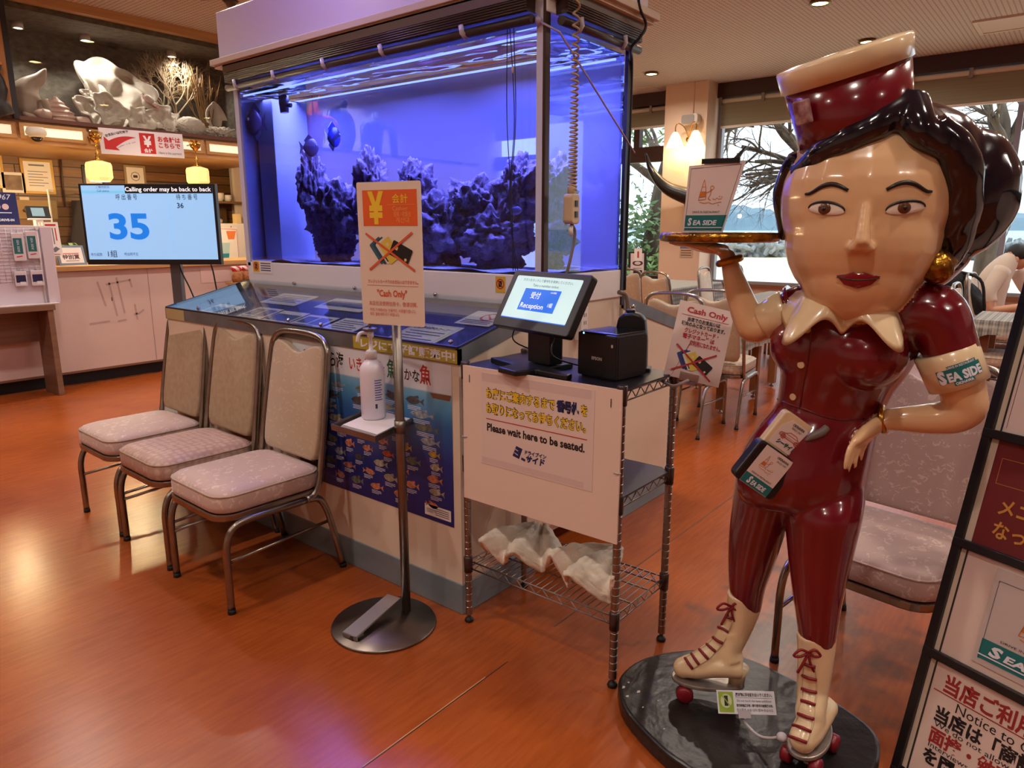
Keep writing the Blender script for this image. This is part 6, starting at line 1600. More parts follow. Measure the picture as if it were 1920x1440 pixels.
# ================================================================== ceiling fittings
dl_m = mat('warm_lens', (255, 244, 214), 0.3, emit=(255, 236, 196), estr=7.0)
DLS = [(7.43, 2.3, 'round ceiling downlight nearest the tank, cut near the top of the picture'), (9.22, 2.3, 'round ceiling downlight just above the red cap of the statue')]
DLX = [(5.6, 2.3), (3.7, 2.3), (9.22, -0.4), (7.43, -0.4), (5.6, -0.4), (9.22, 5.0), (7.43, 5.0), (5.6, 5.0), (3.7, 5.0), (1.9, 5.0), (0.2, 5.0), (1.9, 6.6), (3.7, 6.6), (0.2, 2.6), (0.2, 0.2), (1.9, -0.6), (3.7, -0.4), (-1.8, 2.6), (-1.8, 5.0), (-1.8, -0.6), (3.7, -3), (7.4, -3), (0.2, -3)]
DL_W = 18.0
for i, (x, y, *lab) in enumerate(DLS + DLX):
    l_ = lab[0] if lab else 'round ceiling downlight outside the picture'
    r = thing('downlight', l_, 'downlight', (x, y, CEIL-0.03), 0, 'ceiling downlights' if not lab else 'downlights over the window tables')
    MB().lathe([(0.088, 0.03), (0.098, 0.012), (0.092, 0.0), (0.074, 0.0), (0.070, 0.02)], (x, y, CEIL-0.03), 24).build('trim_ring', mat('dark_brass_ring', (120, 100, 70), 0.35, 0.8), r)
    MB().lathe([(0.0, 0.0), (0.072, 0.0)], (x, y, CEIL-0.02), 24).build('lens', dl_m, r)
    lamp('AREA', 'downlight_beam', (x, y, CEIL-0.035), DL_W, (1.0, 0.89, 0.79), 0.15, parent=r, spread=2.7)
a = onZ(1895, 42, CEIL)
vt = thing('ceiling_vent', 'square white air vent in the ceiling at the upper right', 'vent', (a.x, a.y, CEIL-0.02))
mb = MB().box((a.x-0.3, a.y-0.3, CEIL-0.02), (a.x+0.3, a.y-0.26, CEIL)).box((a.x-0.3, a.y+0.26, CEIL-0.02), (a.x+0.3, a.y+0.3, CEIL)).box((a.x-0.3, a.y-0.26, CEIL-0.02), (a.x-0.26, a.y+0.26, CEIL)).box((a.x+0.26, a.y-0.26, CEIL-0.02), (a.x+0.3, a.y+0.26, CEIL))
mb.build('vent_frame', mat('ceiling_white', (214, 204, 198), 0.5), vt)
MB().box((a.x-0.26, a.y-0.26, CEIL-0.012), (a.x+0.26, a.y+0.26, CEIL-0.005)).build('vent_panel', mat('ceiling_white'), vt)
a = onZ(1200, 172, CEIL)
MB().box((a.x-0.3, a.y-0.35, CEIL-0.006), (a.x+0.3, a.y+0.35, CEIL)).build('access_panel', mat('ceiling_white'), label='pale square access panel in the ceiling left of the pillar', cat='panel')
a = onZ(432, 2, CEIL)
MB().lathe([(0.0, -0.06), (0.03, -0.055), (0.05, -0.02), (0.075, 0.0)], (a.x, a.y, CEIL), 16).build('smoke_detector', mat('dark_sprinkler', (70, 52, 48), 0.4), label='small dark ceiling fitting left of the aquarium hood', cat='ceiling fitting')
# ================================================================== sanitiser stand and its sign
PX, PY = 1.63, 1.82
ss = thing('sanitiser_stand', 'steel pole stand with a round base and foot pedal before the fish poster', 'stand', (PX, PY, 0))
dull = mat('dull_stainless', (150, 140, 132), 0.36, 1.0, noise_=(9, (126, 116, 108), 0.3))
bc_ = V((1.525, 1.825, 0))
MB().lathe([(0.185, 0.0), (0.188, 0.004), (0.185, 0.010), (0.0, 0.011)], bc_, 48).build('round_base', dull, ss)
MB().tube([(PX, PY, 0.01), (PX, PY, 1.25)], 0.0165, 16).build('pole', dull, ss)
MB().tube([(PX, PY, 0.70), (PX, PY, 0.745)], 0.020, 16).build('collar', dull, ss)
a, b = onZ(655, 1190, 0.03), onZ(740, 1128, 0.03)
u = (b-a).normalized(); fr = Frame(a - Z3*0.008, u, Z3); L = (b-a).length
fr = Frame(a + V((0, 0, -0.006)), u + Z3*0.10, Z3)
MB().fbox(fr, 0, 0, L, 0.006, -0.032, 0.032).fbox(fr, 0.0, -0.012, 0.006, 0.006, -0.032, 0.032).build('foot_pedal', mat('polished_steel', (196, 190, 196), 0.38, 0.9), ss, bevel=0.002)
MB().box((a.x-0.0, a.y-0.015, 0.01), (a.x+0.05, a.y+0.015, 0.028)).build('pedal_hinge', dull, ss)
# tray, one corner to the pole
tc0 = at(690, 790, 2.30); tz = 0.715
trp = [onZ(622, 795, tz), onZ(703, 818, tz), onZ(782, 780, tz), onZ(700, 762, tz)]
mb = MB(); lo = [p - Z3*0.02 for p in trp]
mb.add(lo, [(0, 1, 2, 3)])
for i in range(4):
    p, q = trp[i], trp[(i+1) % 4]; mb.add([p, q, q - Z3*0.02, p - Z3*0.02], [(0, 1, 2, 3)])
tr = mb.build('tray', dull, ss); md = tr.modifiers.new('t', 'SOLIDIFY'); md.thickness = 0.003
MB().tube([trp[3].lerp(trp[2], 0.5) - Z3*0.01, (PX, PY, tz-0.01)], 0.006, 8).build('tray_arm', dull, ss)
pp_ = [trp[i].lerp(trp[(i+2) % 4], 0.10) for i in range(4)]
pw = MB()
for k in range(3):
    off = (trp[1]-trp[0]).normalized()*0.006*k
    pw.add([p - Z3*0.016 + Z3*0.0045*k + off for p in pp_] + [p - Z3*0.012 + Z3*0.0045*k + off for p in pp_], [(3,2,1,0),(4,5,6,7),(0,1,5,4),(1,2,6,5),(2,3,7,6),(3,0,4,7)])
pw.build('paper_towel', mat('towel_white', (232, 222, 222), 0.8), label='folded white paper towels on the stand tray under the pump bottle', cat='paper towel')
bcn = onZ(701, 783, tz-0.002); bz = tz-0.002
bt = thing('pump_bottle', 'white translucent hand sanitiser pump bottle on the stand tray', 'bottle', (bcn.x, bcn.y, bz))
milky = mat('milky_plastic', (226, 218, 230), 0.3); milky.node_tree.nodes['Principled BSDF'].inputs['Subsurface Weight'].default_value = 0.2
MB().lathe([(0.0, 0), (0.040, 0.0), (0.045, 0.006), (0.045, 0.175), (0.042, 0.195), (0.030, 0.212), (0.020, 0.22), (0.018, 0.228)], (bcn.x, bcn.y, bz), 28).build('bottle_body', milky, bt)
MB().lathe([(0.021, 0.224), (0.021, 0.25), (0.017, 0.255), (0.008, 0.258), (0.006, 0.30), (0.012, 0.305), (0.012, 0.325), (0.0, 0.328)], (bcn.x, bcn.y, bz), 20).build('pump_collar', mat('white_plastic', (228, 222, 226), 0.35), bt)
nz_ = -CR*0.9 - CF*0.2
MB().tube(smooth_path([V((bcn.x, bcn.y, bz+0.316)), V((bcn.x, bcn.y, bz+0.32)) + nz_*0.03, V((bcn.x, bcn.y, bz+0.312)) + nz_*0.045, V((bcn.x, bcn.y, bz+0.285)) + nz_*0.052], 4), 0.0065, 10).build('pump_spout', mat('white_plastic'), bt)
mb = MB(); n = 10
def cyl_patch(mb, c, r, a0, a1, z0, z1, mi): 
    P = [(c.x + r*math.cos(a0+(a1-a0)*i/n), c.y + r*math.sin(a0+(a1-a0)*i/n)) for i in range(n+1)]
    mb.add([V((x, y, z0)) for x, y in P] + [V((x, y, z1)) for x, y in P], [(i, i+1, n+2+i, n+1+i) for i in range(n)], mi, True)
af = math.atan2(-CF.y + CR.y*0.75, -CF.x + CR.x*0.75)
cyl_patch(mb, bcn, 0.0453, af-0.35, af+0.45, bz+0.04, bz+0.16, 0)
for k in range(9): cyl_patch(mb, bcn, 0.0455, af-0.28, af+0.38 - 0.1*(k % 2), bz+0.075+k*0.009, bz+0.079+k*0.009, 1)
cyl_patch(mb, bcn, 0.0455, af-0.28, af-0.1, bz+0.045, bz+0.062, 2)
mb.build('bottle_label', [milky, mat('blue_label_print', (90, 90, 160), 0.5), mat('dark_label_print', (50, 50, 80), 0.5)], bt)
MB().lathe([(0.018, 0.328), (0.026, 0.331), (0.026, 0.337), (0.0, 0.338)], (bcn.x, bcn.y, bz), 20).build('press_disc', dull, ss)
q = V((bcn.x, bcn.y, bz+0.338))
MB().tube(smooth_path([q, q + Z3*0.03, V((PX, PY, q.z+0.05)).lerp(q, 0.85) + Z3*0.012, V((PX, PY, q.z+0.052))], 5), 0.0055, 8).build('press_arm', dull, ss)
# cashier sign on the pole
phi = math.radians(25)
o = at(681, 606, 2.41); fr = Frame(o, CR*math.cos(phi) - CF*math.sin(phi), Z3 - CR*0.022)
SW, SH = 0.246, 0.462
cs = thing('cashier_sign', 'laminated cash only sign with an orange yen panel fixed to the steel pole', 'sign', fr.p(SW/2, 0))
MB().prism(fr, rrect(0, 0, SW, SH, 0.006, 2), -0.002, 0.0).build('sign_sheet', mat('sign_white', (226, 206, 190), 0.35), cs)
orange = mat('orange_ink_panel', (226, 96, 36), 0.45); yellow = mat('yellow_ink', (238, 200, 48), 0.45); pale_o = mat('pale_orange_ink', (240, 160, 90), 0.5); o_ink = mat('orange_text', (206, 84, 48), 0.5)
def cards(mb, fr, cx, cy, s, base, ang=0.0):
    """crossed-out bank cards; material indices from base: teal, teal2, pale, gold, black, red cross, chip"""
    f0 = fr.sub(cx, cy, ang)
    for k, (x, y, a, m_) in enumerate(((-0.40, 0.02, -0.95, 0), (-0.27, 0.02, -0.95, 1), (-0.15, 0.03, -0.95, 2), (-0.02, 0.03, -0.95, 3), (0.42, -0.03, -0.45, 4))):
        f2 = f0.sub(x*s, y*s, a, 0.0002*(k+1)); w, h = (0.80*s, 0.5*s) if k < 4 else (0.82*s, 0.52*s)
        mb.poly(f2, rrect(-w/2, -h/2, w/2, h/2, 0.05*s, 3), base+m_, 0.001)
        if k >= 3: mb.rect(f2, -w*0.32, -h*0.02, -w*0.18, h*0.2, base+6, 0.0011)
        if k == 2: mb.line(f2, w*0.2, -h*0.3, w*0.42, -h*0.3, 0.08*s, base+4, 0.0011)
        if k == 4: mb.disc(f2, w*0.32, -h*0.28, 0.05*s, base+6, 0.0011, 10)
    mb.line(f0, -0.95*s, 0.58*s, 0.95*s, -0.62*s, 0.075*s, base+5, 0.0028); mb.line(f0, -0.85*s, -0.62*s, 0.9*s, 0.62*s, 0.075*s, base+5, 0.003)
mb = MB()
mb.rect(fr, 0.09*SW, 0.70*SH, 0.94*SW, 0.945*SH, 0, 0.0006)
mb.text(fr, '¥', 0.30*SW, 0.725*SH, 0.092, 1, 0.0012, w=0.062, bold=0.05); mb.text(fr, '会計', 0.68*SW, 0.86*SH, 0.022, 1, 0.0012, bold=0.01)
mb.line(fr, 0.48*SW, 0.845*SH, 0.92*SW, 0.845*SH, 0.001, 2, 0.0012); mb.text(fr, 'Cashier', 0.68*SW, 0.805*SH, 0.014, 2, 0.0012); mb.text(fr, '結帳 / 收銀台', 0.71*SW, 0.765*SH, 0.014, 2, 0.0012, maxw=0.065); mb.text(fr, '계산대', 0.71*SW, 0.725*SH, 0.014, 2, 0.0012)
mb.text(fr, 'クレジットカードでのお支払いはできません。', 0.52*SW, 0.30*SH, 0.010, 3, 0.0008, w=0.80*SW, bold=0.01)
mb.line(fr, 0.1*SW, 0.283*SH, 0.92*SW, 0.283*SH, 0.0012, 3, 0.0008)
mb.text(fr, '"Cash Only"', 0.5*SW, 0.205*SH, 0.022, 3, 0.0008, w=0.48*SW, bold=0.03)
mb.text(fr, '本店无法使用信用卡，敬请谅解。', 0.51*SW, 0.14*SH, 0.012, 3, 0.0008, w=0.78*SW)
mb.text(fr, '저희 가게에서는 신용카드 사용불가합니다.', 0.5*SW, 0.095*SH, 0.0095, 3, 0.0008, w=0.74*SW); mb.text(fr, '미리 말씀해주시기 바랍니다.', 0.37*SW, 0.065*SH, 0.0095, 3, 0.0008, w=0.48*SW)
cards(mb, fr, 0.5*SW, 0.525*SH, 0.098, 4)
cm_ = [mat('card_teal', (52, 92, 112), 0.4), mat('card_teal_dark', (38, 70, 92), 0.4), mat('card_pale', (214, 206, 190), 0.4), mat('card_gold', (214, 186, 76), 0.4), mat('card_black', (26, 22, 26), 0.35)]
mb.build('lettering', [orange, yellow, pale_o, o_ink] + cm_ + [mat('cross_orange', (212, 90, 50), 0.5), mat('card_chip', (220, 200, 150), 0.4)], cs)

# ================================================================== wire rack by the case
RX0, RX1, RY0, RY1 = 1.735, 2.062, 0.995, 1.600
rk = thing('wire_rack', 'small chrome wire shelf rack on thin posts between display case and statue', 'rack', ((RX0+RX1)/2, (RY0+RY1)/2, 0))
rcm = mat('rack_chrome', (150, 142, 136), 0.34, 1.0)
for x in (RX0, RX1):
    for y in (RY0, RY1):
        p_ = MB()
        prof = [(0.0125, 0.03)]
        z = 0.06
        while z < 0.955: prof += [(0.0125, z), (0.0112, z+0.001), (0.0112, z+0.003), (0.0125, z+0.004)]; z += 0.0254
        prof += [(0.0125, 0.962), (0.0, 0.963)]
        po_ = p_.lathe(prof, (x, y, 0), 14, smooth=False).build('post', rcm, rk)
        MB().lathe([(0.014, 0.0), (0.017, 0.006), (0.013, 0.014), (0.006, 0.018), (0.006, 0.03)], (x, y, 0), 12).build('levelling_foot', cap_m, po_)
        for zz in (0.225, 0.605, 0.935): MB().lathe([(0.0155, -0.028), (0.0165, 0.028), (0.0135, 0.032)], (x, y, zz), 14).build('shelf_sleeve', mat('dark_sleeve', (90, 80, 76), 0.3, 0.8), po_)
def wire_shelf(z):
    mb = MB(); r1_ = 0.0032
    for zz in (z, z-0.028):
        mb.tube([(RX0, RY0, zz), (RX1, RY0, zz), (RX1, RY1, zz), (RX0, RY1, zz)], r1_, 6, closed=True)
    def truss(a, b, n_):
        a, b = V(a), V(b); pts = []
        for i in range(n_*2+1): pts.append(a.lerp(b, i/(n_*2)) - Z3*(0.028 if i % 2 else 0.0))
        mb.tube(pts, 0.0022, 5)
    truss((RX0, RY0, z), (RX1, RY0, z), 6); truss((RX0, RY1, z), (RX1, RY1, z), 6); truss((RX0, RY0, z), (RX0, RY1, z), 11); truss((RX1, RY0, z), (RX1, RY1, z), 11)
    for i in range(1, 24): y = RY0 + (RY1-RY0)*i/24; mb.tube([(RX0, y, z+0.002), (RX1, y, z+0.002)], 0.0018, 5)
    for k in (0.33, 0.67): x = RX0+(RX1-RX0)*k; mb.tube([(x, RY0, z-0.003), (x, RY1, z-0.003)], 0.003, 5)
    mb.build('wire_shelf', rcm, rk)
for z in (0.240, 0.618, 0.945): wire_shelf(z)
matm = mat('black_shelf_mat', (26, 24, 34), 0.35)
def shelf_mat(z, lab):
    pts = [(RX0-0.012, RY0+0.03), (RX0+0.02, RY0-0.008), (RX1-0.03, RY0-0.008), (RX1+0.005, RY0+0.03), (RX1+0.005, RY1-0.03), (RX1-0.03, RY1+0.005), (RX0+0.02, RY1+0.005), (RX0-0.012, RY1-0.03)]
    MB().prism(Frame((0, 0, 0), X3, Y3), pts, z+0.0045, z+0.009).build('shelf_mat', matm, label=lab, cat='mat')
shelf_mat(0.945, 'black mat covering the rack top under the monitor and printer'); shelf_mat(0.618, 'black mat on the middle shelf of the wire rack')
# white board hung on the front of the rack, notice sheet on it
bd = thing('white_board', 'plain white foam board tied to the front of the wire rack', 'board', (1.716, 1.29, 0.49))
bfm = Frame((1.7175, 1.597, 0.488), -Y3, Z3 + X3*0.008)
BWD, BHT = 0.612, 0.468
MB().fbox(bfm, 0, 0, BWD, BHT, -0.003, 0.003).build('board_sheet', mat('foam_board', (232, 210, 196), 0.5), bd)
for x in (0.03, BWD-0.035): MB().tube([bfm.p(x, BHT-0.03, 0.004), bfm.p(x, BHT-0.055, 0.004)], 0.0012, 5).build('tie', matte_black, bd)
for x, y in ((0.006, 0.22), (BWD-0.006, 0.22)): MB().tube(smooth_path([bfm.p(x-0.012, y, 0.003), bfm.p(x, y, 0.006), bfm.p(x+0.012, y+0.002, 0.003)], 3), 0.002, 6).build('clear_tie', mat('clear_clip'), bd)
nf = bfm.sub(0.082, BHT-0.325, 0.0, 0.0032); NW, NH = 0.44, 0.312
nc = thing('seating_notice', 'notice sheet with yellow lettering asking guests to wait, on the white board', 'notice', nf.p(NW/2, 0))
MB().fbox(nf, 0, 0, NW, NH, 0, 0.001).build('notice_sheet', mat('notice_paper', (226, 208, 200), 0.3), nc)
mb = MB(); ty = mat('notice_yellow', (236, 198, 40), 0.4)
mb.rect(nf, 0.004, NH-0.03, NW-0.01, NH-0.002, 3, 0.0011); mb.rect(nf, 0.004, 0.004, NW-0.03, 0.024, 3, 0.0011)
def oline(s_, x, y, h, w, col):
    mb.text(nf, s_, x, y, h, 1, 0.0013, 'l', w=w, bold=0.075); mb.text(nf, s_, x, y, h, col, 0.0019, 'l', w=w, bold=0.028)
oline('お席にご案内するまで', 0.022, 0.232, 0.026, 0.278, 0); oline('番号札', 0.305, 0.232, 0.027, 0.082, 2); oline('を', 0.392, 0.232, 0.026, 0.026, 0)
oline('お取りになってお待ちください。', 0.022, 0.182, 0.026, 0.392, 0)
mb.line(nf, 0.022, 0.158, 0.418, 0.158, 0.003, 4, 0.0013)
mb.text(nf, 'Please wait here to be seated.', 0.026, 0.118, 0.026, 1, 0.0013, 'l', w=0.385, bold=0.035)
# house mark: a broad シ block and small lettering
mb.poly(nf, [(0.135, 0.052), (0.162, 0.046), (0.176, 0.082), (0.150, 0.088)], 2, 0.0013)
for k in range(2): mb.line(nf, 0.142, 0.078-k*0.014, 0.158, 0.072-k*0.014, 0.003, 3, 0.0016)
mb.poly(nf, [(0.17, 0.046), (0.186, 0.042), (0.188, 0.050), (0.172, 0.054)], 2, 0.0013)
mb.text(nf, 'ドライブイン', 0.185, 0.068, 0.011, 2, 0.0013, 'l', w=0.085, bold=0.05, shear=0.1); mb.text(nf, 'サイド', 0.19, 0.044, 0.018, 2, 0.0013, 'l', w=0.075, bold=0.06, shear=0.15)
mb.build('lettering', [ty, mat('notice_black', (30, 22, 24), 0.5), mat('notice_navy', (28, 40, 92), 0.5), mat('notice_shade', (214, 194, 190), 0.35), red_ink], nc)

# ticket monitor
TZ = 0.954
mo = thing('touch_monitor', 'black touch monitor showing a reception button on the rack top', 'monitor', (1.86, 1.32, TZ))
ph, ta = math.radians(52), math.radians(30)
mu_ = CR*math.cos(ph) - CF*math.sin(ph); mB = CF*math.cos(ph) + CR*math.sin(ph)
mv = Z3*math.cos(ta) + mB*math.sin(ta)
mf = Frame(at(922, 608, 2.365), mu_, mv)
MW, MH = 0.372, 0.205
MB().prism(mf, rrect(0, 0, MW, MH, 0.01, 3), -0.028, 0).build('monitor_case', black, mo, bevel=0.003)
sc_l = mat('lit_pale_screen', (190, 226, 228), 0.3, emit=(190, 226, 226), estr=0.62)
MB().poly(mf, rrect(0.028, 0.034, MW-0.028, MH-0.02, 0.006, 3), 0, 0.0008).build('display', sc_l, mo)
mb = MB()
mb.text(mf, 'ボタンをタッチして番号札を発券してください。', MW/2, 0.167, 0.0085, 0, 0.0012, w=0.24); mb.text(mf, 'Take a number ticket', MW/2, 0.150, 0.0095, 0, 0.0012, w=0.125)
mb.rect(mf, 0.095, 0.065, 0.270, 0.142, 1, 0.0012)
mb.text(mf, '受付', 0.158, 0.110, 0.018, 2, 0.0016, w=0.046); mb.text(mf, 'Reception', 0.160, 0.074, 0.018, 2, 0.0016, w=0.112); mb.text(mf, '1組', 0.244, 0.085, 0.012, 2, 0.0016); mb.text(mf, '10:52現在', 0.238, 0.131, 0.005, 2, 0.0016)
mb.pline(mf, [(0.028, 0.0345), (MW-0.028, 0.0345)], 0.003, 1, 0.001)
mb.build('screen_graphics', [mat('screen_text', (70, 84, 84), 0.5), E_('button_blue', (24, 112, 236), 0.5), E_('screen_white', (250, 250, 255), 0.8)], mo)
hub = mf.p(MW*0.46, 0.07, -0.028)
MB().fbox(mf, 0.06, 0.02, MW-0.05, 0.17, -0.055, -0.028).build('rear_housing', black, mo, bevel=0.006)
nb = V((hub.x + mB.x*0.02, hub.y + mB.y*0.02, TZ))
nfr = Frame(nb, mu_, Z3)
MB().fbox(nfr, -0.055, 0.02, 0.055, 0.135, -0.04, 0.02).fbox(nfr, -0.04, 0.12, 0.04, 0.16, -0.03, 0.04).build('neck', black, mo, bevel=0.006)
bf2 = Frame(nb, mu_, mB)
foot = [(-0.06, -0.02), (-0.19, -0.035), (-0.2, -0.065), (-0.11, -0.075), (-0.06, -0.08), (-0.045, -0.15), (0.045, -0.15), (0.06, -0.08), (0.11, -0.075), (0.19, -0.065), (0.18, -0.035), (0.06, -0.02), (0.05, 0.09), (-0.05, 0.09)]
foot = [(x, y) for x, y in foot]
MB().prism(bf2, foot, 0.0, 0.018).build('foot', black, mo, bevel=0.004)
for k, pts in enumerate(([mf.p(0.07, 0.02, -0.04), mf.p(0.09, -0.03, -0.05), nb + V((0, 0, 0.03)) + mB*0.07 - mu_*0.05], [mf.p(0.27, 0.02, -0.04), mf.p(0.29, -0.05, -0.05), nb + V((0, 0, 0.02)) + mB*0.06 + mu_*0.12])):
    MB().tube(smooth_path(pts, 6), 0.0025, 6).build('cable', black, mo)
# ticket printer
pa, pb = onZ(1082, 703, TZ), onZ(1153, 717, TZ)
pu = (pb-pa).normalized(); pn = V((pu.y, -pu.x, 0)); 
pf_ = Frame(pa, pu, Z3); PWD = (pb-pa).length; PH_ = 0.138
tp_ = thing('ticket_printer', 'black cube ticket printer with a white maker name beside the monitor', 'printer', pa + pu*PWD/2)
MB().fbox(pf_, 0, 0.004, PWD, PH_, -0.15, 0).build('printer_body', mat('printer_black', (20, 19, 22), 0.42), tp_, bevel=0.005)
MB().fbox(pf_, 0.006, PH_-0.004, PWD-0.004, PH_+0.004, -0.145, -0.012).build('top_cover', mat('glossy_black', (14, 13, 18), 0.12), tp_, bevel=0.003)
MB().fbox(pf_, PWD, 0.006, PWD+0.001, PH_-0.01, -0.148, -0.012).fbox(pf_, 0.01, 0, PWD-0.01, 0.006, -0.14, -0.01).build('side_panel', black, tp_)
MB().fbox(pf_, 0.012, PH_-0.002, 0.11, PH_+0.003, -0.012, 0.0005).build('paper_slot', mat('glossy_black'), tp_)
mb = MB().text(pf_, 'EPSON', PWD*0.52, PH_*0.42, 0.0095, 0, 0.0008, w=0.040, bold=0.03)
mb.build('maker_name', mat('silver_print', (190, 186, 184), 0.4), tp_)
MB().rect(pf_, PWD-0.018, PH_-0.036, PWD-0.011, PH_-0.027, 0, 0.0008).build('mark', mat('silver_print'), tp_)
MB().disc(pf_, 0.025, PH_-0.002, 0.003, 0, 0.0012, 10).build('status_light', mat('blue_status', (120, 180, 255), 0.3, emit=(120, 180, 255), estr=6.0), tp_)
# black case behind the printer
ca, cb2 = onZ(1150, 690, TZ), onZ(1207, 693, TZ)
cu = (cb2-ca); cu.z = 0; cu.normalize(); cf_ = Frame(V((1.965, 1.165, TZ)), cu, Z3)
hs = thing('black_case', 'tall round-shouldered black plastic case standing behind the ticket printer', 'case', cf_.p(0.05, 0))
MB().prism(cf_, [(0, 0), (0.108, 0), (0.106, 0.10), (0.098, 0.165), (0.085, 0.182), (0.06, 0.188), (0.03, 0.185), (0.012, 0.17), (0.002, 0.12)], -0.05, 0).build('case_body', mat('printer_black'), hs, bevel=0.008)
MB().fbox(cf_, 0.036, 0.186, 0.064, 0.196, -0.035, -0.012).build('top_grip', black, hs, bevel=0.003)
MB().fbox(cf_, 0.085, 0, 0.12, 0.012, -0.05, 0.005).build('foot', black, hs, bevel=0.003)
# giant clam shells on the lower shelf
gcm = mat('weathered_clam', (240, 230, 216), 0.7, noise_=((6, 6, 14), (206, 190, 168), 0.2), bump=(34, 0.7))
SZ = 0.2445
def giant(cx, cy, w, d, h, ang, seed, lab, waves=2.5, flip=1):
    mb = MB(); nu, nv = 96, 22; vs_ = []; M = Matrix.Rotation(ang, 3, 'Z')
    for j in range(nv+1):
        s = j/nv
        for i in range(nu+1):
            u_ = i/nu*2-1; fold = math.cos(u_*PI*waves); fan_ = math.sin(s*PI*0.5)
            rx = w*0.5*(0.12 + 0.88*fan_)
            x = rx*math.sin(u_*1.35)/math.sin(1.35); y = -d*0.5 + d*fan_*(0.55+0.45*math.cos(u_*1.3)) + d*0.20*fold*s**1.3
            growth = 0.010*math.sin(s*60 + 3*noise.noise(V((u_*4, seed, 0))))*s
            z = h*(1 - s**2.0)*0.95 + h*0.95*fold*s**0.9 + growth*0.5 + 0.012*noise.noise(V((u_*9, s*9, seed))) - h*0.10*s*(1-abs(u_))
            vs_.append(M @ V((x*(1+growth), y*(1+growth), z)))
    zmin = min(p.z for p in vs_)
    mb.add([V((cx, cy, SZ + 0.011)) + p - Z3*zmin for p in vs_], [(j*(nu+1)+i, j*(nu+1)+i+1, (j+1)*(nu+1)+i+1, (j+1)*(nu+1)+i) for j in range(nv) for i in range(nu)], 0, True)
    o = mb.build('giant_clam_shell', gcm, label=lab, cat='shell', group='giant clam shells on the rack')
    md = o.modifiers.new('t', 'SOLIDIFY'); md.thickness = 0.016; md.offset = 0
    md = o.modifiers.new('s', 'SUBSURF'); md.levels = 1; md.render_levels = 1
giant(1.835, 1.405, 0.33, 0.21, 0.050, PI/2 + 0.25, 1.0, 'larger fluted clam shell at the left of the rack bottom shelf', 3.0)
giant(1.815, 1.110, 0.25, 0.22, 0.056, PI/2 - 0.1, 4.0, 'chunkier clam shell by the right posts of the rack bottom shelf', 2.0)
# small cash only sign in a clip
o = at(1244, 702, 2.19); u = at(1347, 727, 2.17) - o; v_ = at(1281, 563, 2.27) - o
kf = Frame(o, u, v_); KW, KH = u.length, (v_ - u.normalized()*v_.dot(u.normalized())).length
ks = thing('cash_only_sign', 'small white cash only sign clipped to the right end of the wire rack', 'sign', kf.p(KW/2, 0))
MB().fbox(kf, 0, 0, KW, KH, -0.0015, 0).build('sign_sheet', mat('small_sign_white', (222, 200, 194), 0.35), ks)
mb = MB()
mb.text(kf, 'Cash Only', KW*0.53, KH*0.865, KH*0.075, 0, 0.001, w=KW*0.74, bold=0.03); mb.line(kf, KW*0.08, KH*0.825, KW*0.94, KH*0.825, 0.0014, 0, 0.001)
mb.text(kf, '当店でのお支払いは', KW*0.50, KH*0.755, KH*0.044, 1, 0.001, w=KW*0.60, bold=0.03); mb.text(kf, '現金のみとなっております。', KW*0.51, KH*0.69, KH*0.044, 1, 0.001, w=KW*0.80, bold=0.03)
mb.text(kf, 'クレジットカード・', KW*0.50, KH*0.605, KH*0.05, 0, 0.001, w=KW*0.62, bold=0.03); mb.text(kf, '電子マネー等は', KW*0.47, KH*0.53, KH*0.05, 0, 0.001, w=KW*0.58, bold=0.03); mb.text(kf, '御利用になれません。', KW*0.48, KH*0.455, KH*0.05, 0, 0.001, w=KW*0.82, bold=0.03)
cards(mb, kf, KW*0.47, KH*0.24, KW*0.40, 2, -0.08)
mb.build('lettering', [mat('crimson_ink', (176, 26, 40), 0.5), mat('notice_black')] + [mat('card_blue', (44, 62, 130), 0.4), mat('card_blue_dark', (34, 46, 104), 0.4)] + cm_[2:] + [mat('cross_red', (176, 30, 40), 0.5), mat('card_chip')], ks)
clr = mat('clear_clip')
MB().fbox(kf, KW*0.28, -0.012, KW*0.62, 0.022, 0.002, 0.006).build('clip_jaw', glass_mat('clear_plastic', (236, 228, 226), 0.08), ks)
MB().tube(smooth_path([kf.p(KW*0.45, 0.0, 0.004), kf.p(KW*0.2, -0.03, 0.01), V((2.045, 1.045, 0.93)), V((2.03, 1.06, 0.945))], 5), 0.005, 8).build('clip_arm', clr, ks)
MB().ball((2.045, 1.04, 0.935), (0.02, 0.02, 0.016), 10, 8).build('clip_base', clr, ks)

# ================================================================== menu board at the right edge
phb, tab = math.radians(61.8), math.radians(13.0)
bu = CR*math.cos(phb) - CF*math.sin(phb); bB = CF*math.cos(phb) + CR*math.sin(phb); bv = Z3*math.cos(tab) + bB*math.sin(tab)
P0 = onZ(1672, 1445, 0.0); P0.z = 0.012
mbf = Frame(P0, bu, bv)
BW_, BH_ = 0.62, 1.52
md_ = thing('menu_board', 'tall leaning black-framed board with four notice panels at the right edge', 'notice board', P0 + bu*BW_/2)
fb_m = mat('board_frame_black', (20, 18, 20), 0.4)
cuts = [0.02, 0.335, 0.63, 0.915, 1.25, 1.5]
for x in (0.0, BW_-0.022): MB().fbox(mbf, x, 0, x+0.022, BH_, -0.02, 0.012).build('frame_upright', fb_m, md_, bevel=0.002)
for y in [0.0] + cuts[1:]: MB().fbox(mbf, 0.0, y-0.011, BW_, y+0.011, -0.02, 0.013).build('frame_rail', fb_m, md_, bevel=0.002)
for x in (0.04, BW_-0.06): MB().tube([mbf.p(x, 1.3, -0.02), mbf.p(x, 1.3, -0.02) + bB*0.36 + V((0, 0, -1.27))], 0.011, 8).build('rear_leg', fb_m, md_)
